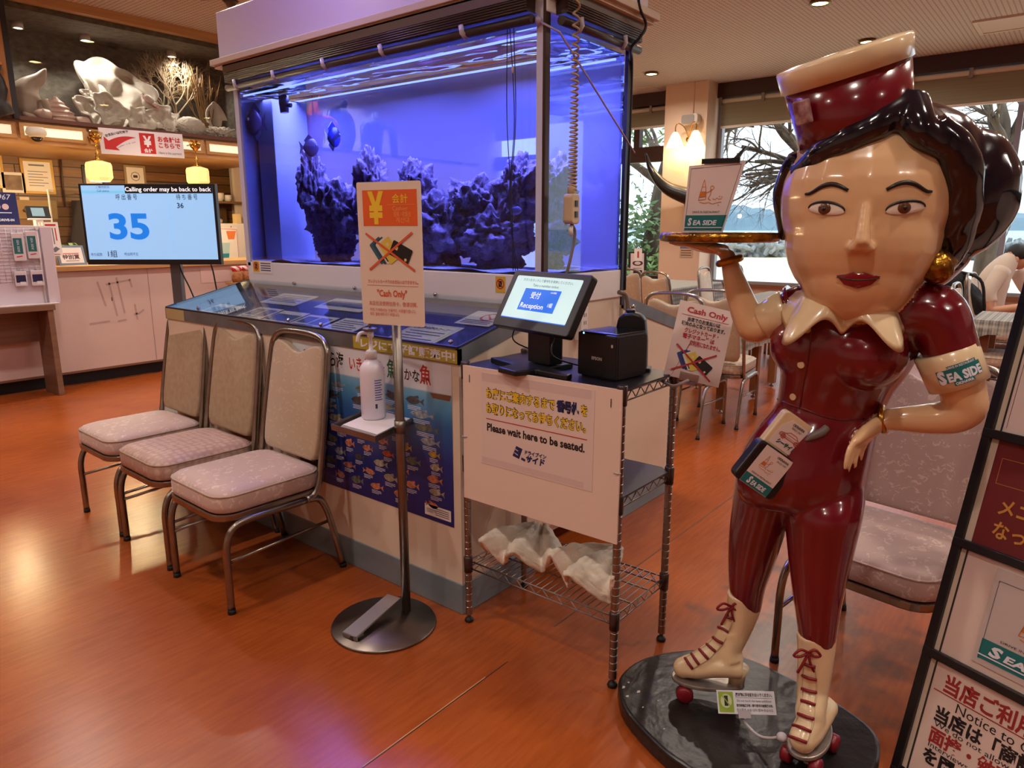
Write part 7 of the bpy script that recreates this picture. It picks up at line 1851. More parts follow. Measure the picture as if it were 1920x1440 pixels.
ivory = mat('ivory_border', (206, 190, 172), 0.5); pap2 = mat('panel_paper', (222, 200, 190), 0.4); maroon = mat('maroon_panel', (112, 36, 38), 0.4)
for k in range(5):
    y0_, y1_ = cuts[k] + (0.011 if k else 0.0), cuts[k+1]-0.011
    pn_ = MB().fbox(mbf, 0.022, y0_, BW_-0.022, y1_, -0.012, 0.0).build('notice_panel', maroon if k == 2 else pap2, md_)
    mb = MB().rect(mbf, 0.022, y0_, 0.034, y1_, 0, 0.001); mb.rect(mbf, 0.034, y0_, 0.0385, y1_, 1 if k != 2 else 2, 0.0012)
    y_, h_ = y0_, y1_-y0_
    if k == 0:   # notice to customers
        mb.text(mbf, '当店ご利用にあたって', 0.067, y_+h_*0.79, 0.036, 3, 0.001, 'l', w=0.42, bold=0.03)
        mb.line(mbf, 0.046, y_+h_*0.76, 0.58, y_+h_*0.76, 0.0025, 3, 0.001); mb.text(mbf, 'Notice to Customers', 0.107, y_+h_*0.665, 0.025, 4, 0.001, 'l', w=0.30)
        mb.text(mbf, '当店は「商談・打合せ・', 0.064, y_+h_*0.53, 0.031, 4, 0.001, 'l', w=0.41, bold=0.035); mb.text(mbf, 'We do not allow any form of business,', 0.068, y_+h_*0.475, 0.014, 4, 0.001, 'l', w=0.40)
        mb.text(mbf, '面接・勉強」', 0.064, y_+h_*0.345, 0.031, 3, 0.001, 'l', w=0.21, bold=0.035); mb.text(mbf, 'Interviews, or study', 0.068, y_+h_*0.29, 0.014, 4, 0.001, 'l', w=0.19)
        mb.text(mbf, 'を固くお断り', 0.062, y_+h_*0.16, 0.031, 4, 0.001, 'l', w=0.23, bold=0.035)
    if k == 2:
        mb.pline(mbf, [(0.056, y_+h_*0.60), (0.056, y_+h_*0.84), (0.54, y_+h_*0.84), (0.54, y_+h_*0.60), (0.056, y_+h_*0.60)], 0.001, 5, 0.001)
        mb.text(mbf, 'メニュー', 0.077, y_+h_*0.34, 0.034, 5, 0.001, 'l', w=0.16, bold=0.02); mb.text(mbf, 'なって', 0.077, y_+h_*0.12, 0.034, 5, 0.001, 'l', w=0.115, bold=0.02)
    if k in (1, 3, 4): 
        if k != 1: mb.pline(mbf, [(0.046, y_+0.01), (0.046, y_+h_-0.01), (0.57, y_+h_-0.01)], 0.001, 4, 0.001)
    mb.build('panel_print', [ivory, mat('groove_dark', (46, 38, 36), 0.5), ivory, mat('brick_red_ink', (156, 40, 42), 0.5), mat('notice_black'), mat('ochre_ink', (206, 146, 62), 0.5)], pn_)
# house menu card in the third panel
sea_t = mat('sea_side_teal', (20, 110, 112), 0.4); logo_o = mat('logo_orange', (206, 118, 46), 0.5)
def logo(mb, fr, cx, cy, s, oi, z=0.001, fill=None):
    """windsurfer mark: a sail with a broad band, a rider and wave lines"""
    P = lambda x, y: (cx + x*s, cy + y*s)
    sail = [P(-0.42, -0.05), P(-0.16, 0.95), P(-0.08, 0.6), P(-0.04, 0.0)]
    mb.pline(fr, sail + [sail[0]], 0.03*s, oi, z)
    mb.poly(fr, [P(-0.40, 0.08), P(-0.035, 0.12), P(-0.05, 0.38), P(-0.33, 0.38)], oi, z)
    mb.pline(fr, [P(-0.26, 0.6), P(-0.08, 0.6)], 0.025*s, oi, z)
    mb.pline(fr, [P(-0.06, 0.3), P(0.1, 0.36), P(0.2, 0.46), P(0.16, 0.2), P(0.06, 0.02), P(0.2, -0.06)], 0.035*s, oi, z)
    mb.ring(fr, *P(0.24, 0.55), 0.09*s, 0.03*s, oi, z, 12)
    mb.pline(fr, [P(-0.36, -0.14), P(-0.1, -0.2), P(0.1, -0.16), P(0.3, -0.24), P(0.5, -0.18), P(0.72, -0.14)], 0.03*s, oi, z)
    mb.pline(fr, [P(0.28, 0.02), P(0.42, -0.04), P(0.5, 0.06), P(0.6, -0.02), P(0.74, 0.02)], 0.03*s, oi, z)
    for x, y in ((0.62, 0.12), (0.74, 0.1), (0.58, -0.3)): mb.ring(fr, *P(x, y), 0.03*s, 0.015*s, oi, z, 8)
def house_card(mb, fr, W, H, z=0.001):
    """indices: 0 border ink, 1 orange, 2 teal, 3 white, 4 dark text"""
    logo(mb, fr, W*0.42, H*0.42, W*0.30, 1, z)
    mb.text(fr, 'DRIVE IN RESTAURANT', W*0.44, H*0.27, H*0.022, 4, z, w=W*0.52)
    mb.rect(fr, W*0.035, H*0.055, W*0.92, H*0.245, 2, z); mb.line(fr, W*0.035, H*0.095, W*0.92, H*0.095, H*0.012, 3, z*1.6)
    mb.text(fr, 'S', W*0.17, H*0.12, H*0.095, 3, z*1.6, w=W*0.11, bold=0.05, shear=0.18); mb.text(fr, 'EA SIDE', W*0.24, H*0.122, H*0.066, 3, z*1.6, 'l', w=W*0.52, bold=0.04, shear=0.18)
HC = [mat('dark_ink'), logo_o, sea_t, mat('white_print'), mat('notice_black')]
cfr = mbf.sub(0.112, 0.365, 0.0, 0.002)
hc_ = thing('menu_sleeve', 'clear sleeve holding a white and teal house card on the third board panel', 'card', cfr.p(0.13, 0))
MB().fbox(cfr, 0, 0, 0.27, 0.238, 0, 0.002).build('sleeve_sheet', mat('silvery_sleeve', (196, 182, 178), 0.2), hc_)
mb = MB(); mb.pline(cfr, [(0.012, 0.012), (0.012, 0.21), (0.26, 0.21)], 0.001, 0, 0.003); house_card(mb, cfr, 0.27, 0.26, 0.003); mb.build('card_print', HC, hc_)
# ================================================================== waitress statue on a black base
from mathutils.bvhtree import BVHTree
red_lac = mat('dark_red_lacquer', (116, 14, 30), 0.2, coat=0.7, bump=(9, 0.04), noise_=(6, (102, 10, 24), 0.3))
skin_lac = mat('tan_skin_lacquer', (226, 186, 142), 0.22, coat=0.6, bump=(9, 0.04), noise_=(5, (214, 170, 126), 0.3))
cream_lac = mat('cream_lacquer', (232, 208, 168), 0.24, coat=0.5, noise_=(8, (216, 190, 150), 0.25))
black_lac = mat('blue_black_lacquer', (12, 10, 24), 0.14, coat=0.7)
gold_leaf = mat('gold_leaf', (190, 140, 52), 0.28, 1.0, noise_=(28, (104, 66, 24), 0.14), bump=(40, 0.7))
statue = thing('waitress_statue', 'life-size lacquered waitress statue in red jumpsuit holding up a gold tray', 'statue', (1.78, 0.60, 0))
NF = (-CF*math.cos(math.radians(25)) - CR*math.sin(math.radians(25))); LF = (CR*math.cos(math.radians(25)) - CF*math.sin(math.radians(25)))
def AS(x, y, dz=0.0): return at(x, y, 1.76 - (x-1510)*0.00062 + dz)
def interp(rs, n, k):
    o = []
    for i in range(n-1):
        for j in range(k): o.append(rs[i] + (rs[i+1]-rs[i])*j/k)
    return o + [rs[-1]]
SUIT, SKIN = 0, 1
body = MB(); sam = []       # samples for the paint: (point, radius, paint)
def slimb(pts, rs, cls, flat=None, n=16):
    P = smooth_path(pts, 5); R_ = interp(rs, len(pts), 5)
    body.tube(P, R_, n, cls, flat=flat)
    sam.extend((p, r, cls) for p, r in zip(P, R_))
def sball(c, r, cls, M=None):
    body.ball(c, r, 24, 16, cls, M=M); sam.append((V(c), (sum(r)/3 if isinstance(r, tuple) else r), cls))
def stack(rows, cls):
    """rows: (y, left, right, half depth, distance)"""
    rings = []
    for y, xl, xr, dep, D in rows:
        a, b_ = at(xl, y, D), at(xr, y, D); c = (a+b_)/2; w = (b_-a).length/2
        rings.append([c + CR*(w*math.cos(t)) + CF*(dep*math.sin(t)) for t in [2*PI*i/28 for i in range(28)]])
        for k in (-0.6, 0, 0.6): sam.append((c + CR*w*k, min(w, dep)*0.95, cls))
    # interpolate smoothly between the rows
    out = []
    for j in range(28):
        out.append(smooth_path([g[j] for g in rings], 4))
    body.loft([[out[j][i] for j in range(28)] for i in range(len(out[0]))], cls)
stack([(556, 1545, 1640, 0.05, 1.715), (572, 1500, 1735, 0.075, 1.705), (600, 1484, 1742, 0.10, 1.71), (640, 1474, 1724, 0.118, 1.715), (690, 1468, 1698, 0.112, 1.725), (730, 1464, 1670, 0.10, 1.74), (765, 1456, 1652, 0.098, 1.75), (800, 1428, 1638, 0.115, 1.755),
       (840, 1402, 1628, 0.132, 1.76), (880, 1387, 1620, 0.138, 1.762), (915, 1382, 1616, 0.13, 1.765), (938, 1392, 1606, 0.11, 1.765)], SUIT)
sball(AS(1514, 650, -0.035), (0.075, 0.090, 0.080), SUIT); sball(AS(1618, 662, -0.035), (0.092, 0.098, 0.086), SUIT)
# legs
stack([(862, 1396, 1500, 0.085, 1.80), (900, 1384, 1496, 0.10, 1.805), (950, 1377, 1478, 0.095, 1.82), (1000, 1370, 1465, 0.083, 1.835), (1050, 1367, 1449, 0.070, 1.845), (1095, 1368, 1433, 0.058, 1.853), (1140, 1372, 1425, 0.045, 1.858)], SUIT)
stack([(860, 1490, 1608, 0.095, 1.765), (900, 1476, 1614, 0.108, 1.745), (950, 1472, 1611, 0.105, 1.71), (1000, 1477, 1601, 0.092, 1.70), (1060, 1482, 1588, 0.078, 1.69), (1110, 1488, 1577, 0.068, 1.68), (1160, 1495, 1569, 0.057, 1.672), (1225, 1503, 1560, 0.043, 1.665)], SUIT)
# her right arm, raised to the tray
slimb([AS(1545, 585), AS(1508, 575), AS(1478, 586), AS(1456, 596)], [0.06, 0.058, 0.049, 0.044], SUIT)
slimb([AS(1460, 594), AS(1440, 604), AS(1412, 614), AS(1398, 585), AS(1385, 550), AS(1374, 515), AS(1367, 488), AS(1362, 474)], [0.042, 0.041, 0.041, 0.038, 0.033, 0.026, 0.021, 0.020], SKIN)
# her left arm, hand on the hip
slimb([AS(1690, 590), AS(1748, 588), AS(1776, 640), AS(1796, 690)], [0.066, 0.070, 0.060, 0.054], SUIT)
slimb([AS(1796, 690), AS(1806, 735), AS(1812, 765), AS(1780, 782), AS(1730, 786), AS(1690, 786, -0.006), AS(1652, 787, -0.022)], [0.052, 0.048, 0.043, 0.041, 0.036, 0.030, 0.025], SKIN)
# hands
def hand(wrist, palm_dir, side, back, size, cls, curls, spread=1.0, thumb=True, thumb_dir=None, bend=V((0, 0, 0))):
    """palm_dir: wrist to knuckles; side: towards the index finger; back: out of the back of the hand"""
    f_, s_, b_ = palm_dir.normalized(), side.normalized(), back.normalized()
    pl_ = size*0.50
    for k, o in enumerate((-0.30, -0.1, 0.1, 0.30)):
        body.tube([wrist + s_*(o*size*0.28), wrist + f_*pl_*0.55 + s_*(o*size*0.42), wrist + f_*pl_ + s_*(o*size*0.50)], [size*0.085, size*0.10, size*0.075], 10, cls)
    sam.append((wrist + f_*pl_*0.5, size*0.2, cls)); sam.append((wrist + f_*pl_*1.0, size*0.2, cls)); sam.append((wrist + f_*pl_*1.6, size*0.2, cls))
    for k, (o, L) in enumerate(((0.34, 0.44), (0.115, 0.49), (-0.115, 0.46), (-0.33, 0.36))):
        p = wrist + f_*pl_*0.96 + s_*(o*size*0.54); d = (f_ + s_*(o*0.25*spread)).normalized(); c = curls[k]
        pts = [p]
        for q in range(3):
            d = (d - b_*c*(0.5 if q == 0 else 0.8) + bend).normalized(); p = p + d*size*L*(0.42, 0.33, 0.25)[q]; pts.append(p)
        P = smooth_path(pts, 4); body.tube(P, interp([size*0.054, size*0.05, size*0.045, size*0.034], 4, 4), 10, cls); body.ball(P[-1], size*0.033, 10, 8, cls)
        sam.extend((q_, size*0.05, cls) for q_ in P)
    if thumb:
        td = thumb_dir or (f_*0.75 + s_*0.7 - b_*0.3)
        p = wrist + f_*size*0.12 + s_*size*0.16; td = td.normalized()
        P = smooth_path([p, p + td*size*0.2, p + td*size*0.36 + f_*size*0.04, p + td*size*0.48 + f_*size*0.09], 4)
        body.tube(P, interp([size*0.08, size*0.065, size*0.055, size*0.04], 4, 4), 10, cls); body.ball(P[-1], size*0.038, 10, 8, cls)
        sam.extend((q_, size*0.05, cls) for q_ in P)
# right hand lies flat under the tray, fingers to the left
TRZ = at(1348, 444, 1.855).z
wr = AS(1362, 472)
fd_ = (AS(1290, 462) - wr); fd_.z = 0.012
hand(wr + Z3*0.004, fd_, -CF*1.0 + CR*0.1, -Z3, 0.158, SKIN, (0.02, 0.0, 0.0, 0.03), 1.6, True, fd_.normalized()*0.5 - CF*0.9)
# left hand on the hip, fingers hanging down
wl = AS(1652, 787, -0.022)
hd = AS(1606, 826, -0.085) - wl
hand(wl, hd + V((0, 0, -0.01)), (-CR*0.8 - CF*0.5), (-CF*0.85 - CR*0.35 + Z3*0.1), 0.158, SKIN, (0.05, 0.02, 0.02, 0.04), 0.15, True, -CR*0.55 + CF*0.35 - Z3*0.9, V((0, 0, -0.42)) + CR*0.16)
# neck and head: an oval adult face
slimb([at(1590, 600, 1.70), at(1600, 560, 1.70), at(1606, 510, 1.70)], [0.07, 0.066, 0.075], SKIN)
HC0 = at(1622, 372, 1.69)
sball(HC0, (0.185, 0.185, 0.20), SKIN)
sball(HC0 + NF*0.022 - Z3*0.085, (0.163, 0.166, 0.175), SKIN)
sball(HC0 + NF*0.050 - Z3*0.165, (0.117, 0.126, 0.118), SKIN)
sball(HC0 + NF*0.078 - Z3*0.215, (0.070, 0.078, 0.062), SKIN)
# nose and brow ridge
slimb([HC0 + NF*0.176 - Z3*0.015, HC0 + NF*0.190 - Z3*0.06, HC0 + NF*0.203 - Z3*0.104], [0.010, 0.013, 0.017], SKIN)
for s_ in (-1, 1): sball(HC0 + NF*0.192 + LF*0.014*s_ - Z3*0.108, (0.014, 0.014, 0.011), SKIN)
bo = body.build('body', [red_lac, skin_lac], statue, remesh=0.0052, smooth_it=9)
bake(bo)
me = bo.data
me.materials.clear(); me.materials.append(red_lac); me.materials.append(skin_lac)
Mw = wm(statue)
src = BVHTree.FromPolygons([tuple(p) for p in body.v], [tuple(f_) for f_ in body.f])
mi = [body.m[src.find_nearest(Mw @ pg.center)[2]] for pg in me.polygons]
me.polygons.foreach_set('material_index', mi); me.polygons.foreach_set('use_smooth', [True]*len(mi)); me.update()
def bvh(ob): return BVHTree.FromPolygons([wm(ob) @ v.co for v in ob.data.vertices], [tuple(p.vertices) for p in ob.data.polygons])
BV = bvh(bo)
def hit(x, y, tree=None):
    r = ray(x, y).normalized(); loc, n, i, d = (tree or BV).ray_cast(EYE, r)
    if loc is None: loc, n, i, d = (tree or BV).find_nearest(EYE + r*1.7)
    return loc, n
def onface(a, b):
    """a point of the face: a to her left, b up from the head centre, in metres"""
    o = HC0 + NF*0.6 + LF*a + Z3*b; loc, n, i, d = BV.ray_cast(o, -NF)
    if loc is None: loc, n, i, d = BV.find_nearest(HC0 + LF*a + Z3*b + NF*0.2)
    return loc, n
# eyes: almond lids, brown irises, painted line and brow
eye_w = mat('eye_white_lacquer', (236, 226, 212), 0.2, coat=0.5); iris_m = mat('brown_iris', (92, 54, 32), 0.2, coat=0.5); line_m = mat('brow_black', (26, 18, 20), 0.4); lip_m = mat('dark_red_lips', (126, 14, 30), 0.2, coat=0.5)
def facepatch(name, m_, outline, lift=0.0014, n_in=4, parent=None):
    """a painted area that follows the face: outline in (a, b)"""
    ca = sum(p[0] for p in outline)/len(outline); cb_ = sum(p[1] for p in outline)/len(outline)
    mb = MB(); rings = []
    for k in range(n_in+1):
        t = 1 - k/n_in*0.999; ring = []
        for a, b in outline:
            p, n_ = onface(ca + (a-ca)*t, cb_ + (b-cb_)*t); ring.append(p + n_*lift*(1 + (0.9 if k else 0)))
        rings.append(ring)
    mb.loft(rings, smooth=True, caps=False)
    return mb.build(name, m_, parent or statue)
for s_ in (-1, 1):
    ex, ey = 0.074*s_, -0.028
    al = [(ex + s_*0.036*math.cos(t) + 0.0, ey + (0.0155 if math.sin(t) > 0 else 0.011)*math.sin(t)*(1.0) + 0.004*math.cos(t)) for t in [2*PI*i/24 for i in range(24)]]
    eo = facepatch('eye', eye_w, al, 0.002)
    facepatch('iris', iris_m, [(ex - 0.003 + 0.0125*math.cos(t), ey + 0.002 + 0.0120*math.sin(t)) for t in [2*PI*i/20 for i in range(20)]], 0.0040, 3, eo)
    facepatch('pupil', line_m, [(ex - 0.003 + 0.0055*math.cos(t), ey + 0.002 + 0.0055*math.sin(t)) for t in [2*PI*i/14 for i in range(14)]], 0.0056, 2, eo)
    up = MB().tube([onface(a, b)[0] + onface(a, b)[1]*0.003 for a, b in al[0:13]], [0.0012 + 0.0018*math.sin(PI*i/12) for i in range(13)], 6); up.build('eyelid_line', line_m, eo)
    br = [(ex - s_*0.038 + s_*0.084*t, ey + 0.038 + 0.016*math.sin(PI*min(1, t*1.15)) - 0.004*t) for t in [i/10 for i in range(11)]]
    MB().tube([onface(a, b)[0] + onface(a, b)[1]*0.001 for a, b in br], [0.0022 + 0.0028*math.sin(PI*(0.15+0.75*i/10)) for i in range(11)], 6).build('eyebrow', line_m, statue)
lo_ = [(-0.042, -0.167), (-0.024, -0.163), (-0.009, -0.158), (0.0, -0.162), (0.009, -0.158), (0.024, -0.163), (0.042, -0.167), (0.026, -0.186), (0.0, -0.194), (-0.026, -0.186)]
lp = facepatch('lips', lip_m, lo_, 0.003)
MB().tube([onface(a, -0.1755 + 0.005*(a/0.04)**2)[0] + onface(a, -0.176)[1]*0.006 for a in [-0.04 + 0.008*i for i in range(11)]], 0.0012, 6).build('mouth_line', line_m, lp)
# hair: smooth swept-back cap with a low bun
hb_ = MB()
hb_.ball(HC0 - NF*0.058 + Z3*0.030 + LF*0.022, (0.196, 0.196, 0.192), 32, 20)
hb_.ball(HC0 - NF*0.11 + LF*0.085 + Z3*0.035, (0.175, 0.175, 0.185), 28, 18)
hb_.ball(HC0 - NF*0.12 + LF*0.11 - Z3*0.10, (0.135, 0.135, 0.125), 24, 16)
hb_.ball(HC0 - NF*0.11 + LF*0.200 + Z3*0.01, (0.120, 0.120, 0.150), 24, 16)
hb_.tube(smooth_path([HC0 + NF*0.12 + LF*0.11 + Z3*0.145, HC0 + NF*0.085 + LF*0.165 + Z3*0.07, HC0 + NF*0.035 + LF*0.180 - Z3*0.03, HC0 - NF*0.01 + LF*0.17 - Z3*0.12, HC0 - NF*0.07 + LF*0.14 - Z3*0.17], 5), interp([0.028, 0.046, 0.05, 0.045, 0.03], 5, 5), 12)
hb_.tube(smooth_path([HC0 + NF*0.05 - LF*0.150 + Z3*0.10, HC0 + NF*0.01 - LF*0.175 + Z3*0.02, HC0 - NF*0.04 - LF*0.165 - Z3*0.09], 5), interp([0.02, 0.028, 0.02], 3, 5), 12)
hb_.tube(smooth_path([HC0 + NF*0.09 + LF*0.06 + Z3*0.185, HC0 + NF*0.145 - LF*0.01 + Z3*0.135, HC0 + NF*0.125 - LF*0.09 + Z3*0.095, HC0 + NF*0.06 - LF*0.150 + Z3*0.055], 5), interp([0.045, 0.034, 0.03, 0.018], 4, 5), 12)
hb_.tube(smooth_path([HC0 + NF*0.09 + LF*0.06 + Z3*0.185, HC0 + NF*0.135 + LF*0.09 + Z3*0.125, HC0 + NF*0.09 + LF*0.155 + Z3*0.075], 5), interp([0.045, 0.034, 0.02], 3, 5), 12)
ho = hb_.build('hair', black_lac, statue, remesh=0.006, smooth_it=6); bake(ho); ho.data.materials.clear(); ho.data.materials.append(black_lac)
for v in ho.data.vertices:      # combed grooves running back over the head
    q = Mw @ v.co - HC0; u_ = math.atan2(q.dot(LF), q.z + 0.25)
    v.co += V(v.normal) * (0.0011*math.sin(u_*34 + 1.2*noise.noise(q*4)))
ho.data.polygons.foreach_set('use_smooth', [True]*len(ho.data.polygons)); ho.data.update()
# cap
hc_ax = (Z3*0.95 - CR*0.26 + NF*0.10).normalized(); hc_u = (CR - hc_ax*CR.dot(hc_ax)).normalized()
cap = Frame(at(1598, 218, 1.66), hc_u, hc_ax.cross(hc_u))
if cap.n.dot(hc_ax) < 0: cap.n = -cap.n
ho2 = MB().lathe([(0.118, -0.05), (0.121, 0.0), (0.128, 0.085)], fr=cap, n=48).build('cap', red_lac, statue)
MB().lathe([(0.1285, 0.085), (0.1335, 0.087), (0.137, 0.128), (0.134, 0.134), (0.10, 0.138), (0.0, 0.139)], fr=cap, n=48).build('cap_band', cream_lac, statue)
p = cap.p(-0.112, -0.052, 0.05); bd_ = (p - cap.p(0, 0, 0.05)).normalized(); b2 = Frame(p, hc_ax.cross(bd_), hc_ax)
MB().fbox(b2, -0.02, -0.03, 0.02, 0.02, 0.008, 0.02).build('cap_badge', mat('worn_silver_pink', (190, 160, 160), 0.3, noise_=(40, (120, 60, 60), 0.15)), statue, bevel=0.003)
# collar: a wide two-winged band
NC = at(1585, 560, 1.705); nk = 72; ri, ro, rm = [], [], []
for i in range(nk+1):
    t = -PI*0.985 + 2*PI*0.985*i/nk; d = NF*math.cos(t) + LF*math.sin(t)    # open at the front is at t = 0
    wing = math.exp(-((abs(t)-0.62)/0.22)**2); gap = math.exp(-(t/0.16)**2)
    R1 = 0.145 + 0.062*wing - 0.045*gap; drop = -0.050 - 0.055*wing + 0.022*math.sin(abs(t)*5.0)*(1-wing) - 0.03*gap
    ri.append(NC + d*0.082 + Z3*(0.012 - 0.05*gap)); rm.append(NC + d*(0.108 + 0.01*wing) + Z3*(0.012 - 0.05*gap + 0.008)); ro.append(NC + d*R1 + Z3*drop)
co_ = MB(); 
for g0, g1 in ((ri, rm), (rm, ro)): co_.add(g0 + g1, [(i, i+1, nk+2+i, nk+1+i) for i in range(nk)], 0, True)
co2 = co_.build('collar', cream_lac, statue); md = co2.modifiers.new('t', 'SOLIDIFY'); md.thickness = 0.012; md.offset = 0; md = co2.modifiers.new('s', 'SUBSURF'); md.levels = 1; md.render_levels = 1
# buttons, placket and waist seam
for x, y in ((1514, 618), (1502, 684), (1487, 744)):
    p, n_ = hit(x, y); u_ = n_.cross(Z3).normalized()
    MB().lathe([(0.0085, -0.002), (0.0085, 0.003), (0.0, 0.005)], fr=Frame(p, u_, n_.cross(u_)*-1 if False else Z3), n=14).build('button', cream_lac, statue)
seam_m = mat('seam_red', (96, 8, 18), 0.3)
pts = [hit(x, y)[0] for x, y in ((1524, 610), (1520, 640), (1513, 690), (1505, 730), (1500, 765))]; MB().tube(smooth_path(pts, 4), 0.0022, 6).build('placket_seam', seam_m, statue)
pts = [hit(x, y)[0] for x, y in ((1458, 748), (1475, 756), (1510, 768), (1550, 782), (1590, 788), (1620, 786))]; MB().tube(smooth_path(pts, 4), 0.0028, 6).build('waist_seam', seam_m, statue)
# sleeve cuffs
class CylFrame:
    def __init__(s, c, ax, face, r): s.c = V(c); s.ax = V(ax).normalized(); s.f = (V(face) - s.ax*V(face).dot(s.ax)).normalized(); s.r = r; s.t = s.ax.cross(s.f)
    def p(s, x, y, z=0.0):
        a = x/s.r; return s.c + s.ax*y + (s.f*math.cos(a) + s.t*math.sin(a))*(s.r+z)
    def sub(s, x, y, ang=0.0, z=0.0): return s
ca, cb_ = AS(1772, 655), AS(1799, 722)
MB().tube([ca.lerp(cb_, t) for t in (0, 0.03, 0.5, 0.97, 1.0)], [0.060, 0.067, 0.0655, 0.064, 0.056], 32).build('sleeve_cuff', cream_lac, statue)
MB().tube([AS(1482, 582), AS(1478, 584), AS(1455, 594), AS(1434, 604), AS(1430, 606)], [0.052, 0.057, 0.053, 0.049, 0.043], 28).build('sleeve_cuff', cream_lac, statue)
MB().tube([AS(1495, 577), AS(1488, 580)], [0.062, 0.060], 28).build('sleeve_hem', red_lac, statue)
ax_ = (ca - cb_).normalized(); cfm = CylFrame(ca.lerp(cb_, 0.62), ax_, EYE - ca.lerp(cb_, 0.62), 0.0655)
if cfm.t.dot(CR) < 0: cfm.t = -cfm.t
ab = MB()
def cyl_poly(pts, mi, z):
    (xa, ya), (xb, yb) = pts; n_ = 10
    ab.add([cfm.p(xa + (xb-xa)*i/n_, ya, z) for i in range(n_+1)] + [cfm.p(xa + (xb-xa)*i/n_, yb, z) for i in range(n_+1)], [(i, i+1, n_+2+i, n_+1+i) for i in range(n_)], mi, True)
sk = lambda x: x
cyl_poly(((-0.036, -0.010), (0.058, 0.020)), 0, 0.0008); cyl_poly(((-0.008, -0.019), (0.034, -0.010)), 0, 0.0008); cyl_poly(((-0.012, 0.020), (0.05, 0.027)), 0, 0.0008)
ab.text(cfm, 'S', -0.027, -0.009, 0.028, 1, 0.0014, w=0.016, bold=0.06); ab.text(cfm, 'EA SIDE', -0.016, -0.008, 0.019, 1, 0.0014, 'l', w=0.072, bold=0.05)
ab.text(cfm, 'DRIVE IN RESTAURANT', 0.018, 0.0205, 0.0052, 1, 0.0014, w=0.058, bold=0.02); ab.text(cfm, 'OKINAWA', 0.013, -0.0178, 0.0062, 1, 0.0014, w=0.036, bold=0.03)
ab.build('armband_logo', [mat('sea_side_teal', (20, 110, 112), 0.4), mat('white_print', (226, 226, 236), 0.5)], statue)
# bracelets and earrings
def torus(c, ax, R, r, n=36):
    ax = V(ax).normalized(); u_ = ax.orthogonal().normalized(); w_ = ax.cross(u_)
    return MB().tube([V(c) + u_*R*math.cos(2*PI*i/n) + w_*R*math.sin(2*PI*i/n) for i in range(n)], r, 10, closed=True)
torus(AS(1368, 489), AS(1365, 475) - AS(1372, 503), 0.0265, 0.0095).build('bracelet', gold_leaf, statue)
torus(AS(1656, 786, -0.01), AS(1630, 790) - AS(1680, 786), 0.0295, 0.008).build('bracelet', gold, statue)
MB().ball(at(1756, 503, 1.575), (0.036, 0.036, 0.037), 28, 18, fn=lambda d: (1 + 0.14*noise.noise(d*2.2 + V((2, 0, 5))) + 0.05*noise.noise(d*6))*(1.0 + 0.12*d.z)).build('earring', gold_leaf, statue)
# tray
tcn = AS(1348, 444); tcn.z = TRZ
MB().lathe([(0.0, -0.012), (0.135, -0.013), (0.147, -0.010), (0.151, 0.0), (0.147, 0.010), (0.136, 0.011), (0.130, 0.004), (0.0, 0.004)], tcn, 64).build('tray', gold_leaf, statue)
# order pad and pouch on the hip
q, n_ = hit(1448, 850)
vdir = (at(1492, 778, 1.66) - at(1424, 918, 1.66)).normalized(); udir = (at(1470, 930, 1.66) - at(1398, 880, 1.66)).normalized()
nf2 = Frame(q + (-CF)*0.016, udir, vdir)
if nf2.n.dot(CF) > 0: nf2.n = -nf2.n
nf2.o = nf2.o + nf2.v*0.02
padb = MB().prism(nf2, rrect(-0.052, -0.035, 0.052, 0.088, 0.012, 4), -0.02, 0.008).build('order_pad', cream_lac, statue, bevel=0.004)
MB().prism(nf2, [(-0.040, 0.0), (0.040, 0.0), (0.040, 0.05), (0.022, 0.075), (-0.022, 0.075), (-0.040, 0.05)], 0.0085, 0.0095).build('pad_sheet', mat('sticker_white', (224, 206, 200), 0.3), padb)
ps = MB()
ps.text(nf2, 'OKINAWA', 0.0, 0.064, 0.007, 0, 0.0105, w=0.034, bold=0.02); ps.text(nf2, 'SINCE 1967', 0.0, 0.056, 0.005, 0, 0.0105, w=0.028)
car = [(-0.032, 0.030), (-0.031, 0.037), (-0.018, 0.040), (-0.008, 0.047), (0.010, 0.047), (0.018, 0.040), (0.032, 0.037), (0.033, 0.030)]
ps.pline(nf2, car + [car[0]], 0.0013, 1, 0.0105); ps.pline(nf2, [(-0.018, 0.040), (0.018, 0.040)], 0.001, 1, 0.0106); ps.pline(nf2, [(-0.03, 0.034), (0.032, 0.034)], 0.0008, 1, 0.0106)
for x in (-0.02, 0.02): ps.ring(nf2, x, 0.031, 0.0055, 0.0016, 1, 0.0108, 14); ps.ring(nf2, x, 0.031, 0.0025, 0.001, 1, 0.0108, 10)
ps.text(nf2, 'シーサイド', 0.002, 0.010, 0.010, 2, 0.0105, w=0.055, bold=0.05, shear=0.15)
ps.build('pad_print', [mat('notice_black', (30, 22, 24), 0.5), mat('crimson_ink', (176, 26, 40), 0.5), mat('dark_teal_ink', (24, 70, 80), 0.5)], padb)
pou = MB().prism(nf2, rrect(-0.060, -0.118, 0.060, -0.004, 0.014, 4), -0.02, 0.018).build('pouch', mat('pouch_black', (18, 16, 20), 0.35), statue, bevel=0.005)
MB().fbox(nf2, -0.041, -0.116, 0.041, -0.008, 0.0182, 0.0188).build('pouch_sticker', mat('sticker_white'), pou)
ps = MB()
lg2 = nf2.sub(-0.041, -0.116, 0.0, 0.0)
lg2.n = nf2.n
logo(ps, lg2, 0.030, 0.058, 0.034, 1, 0.0194)
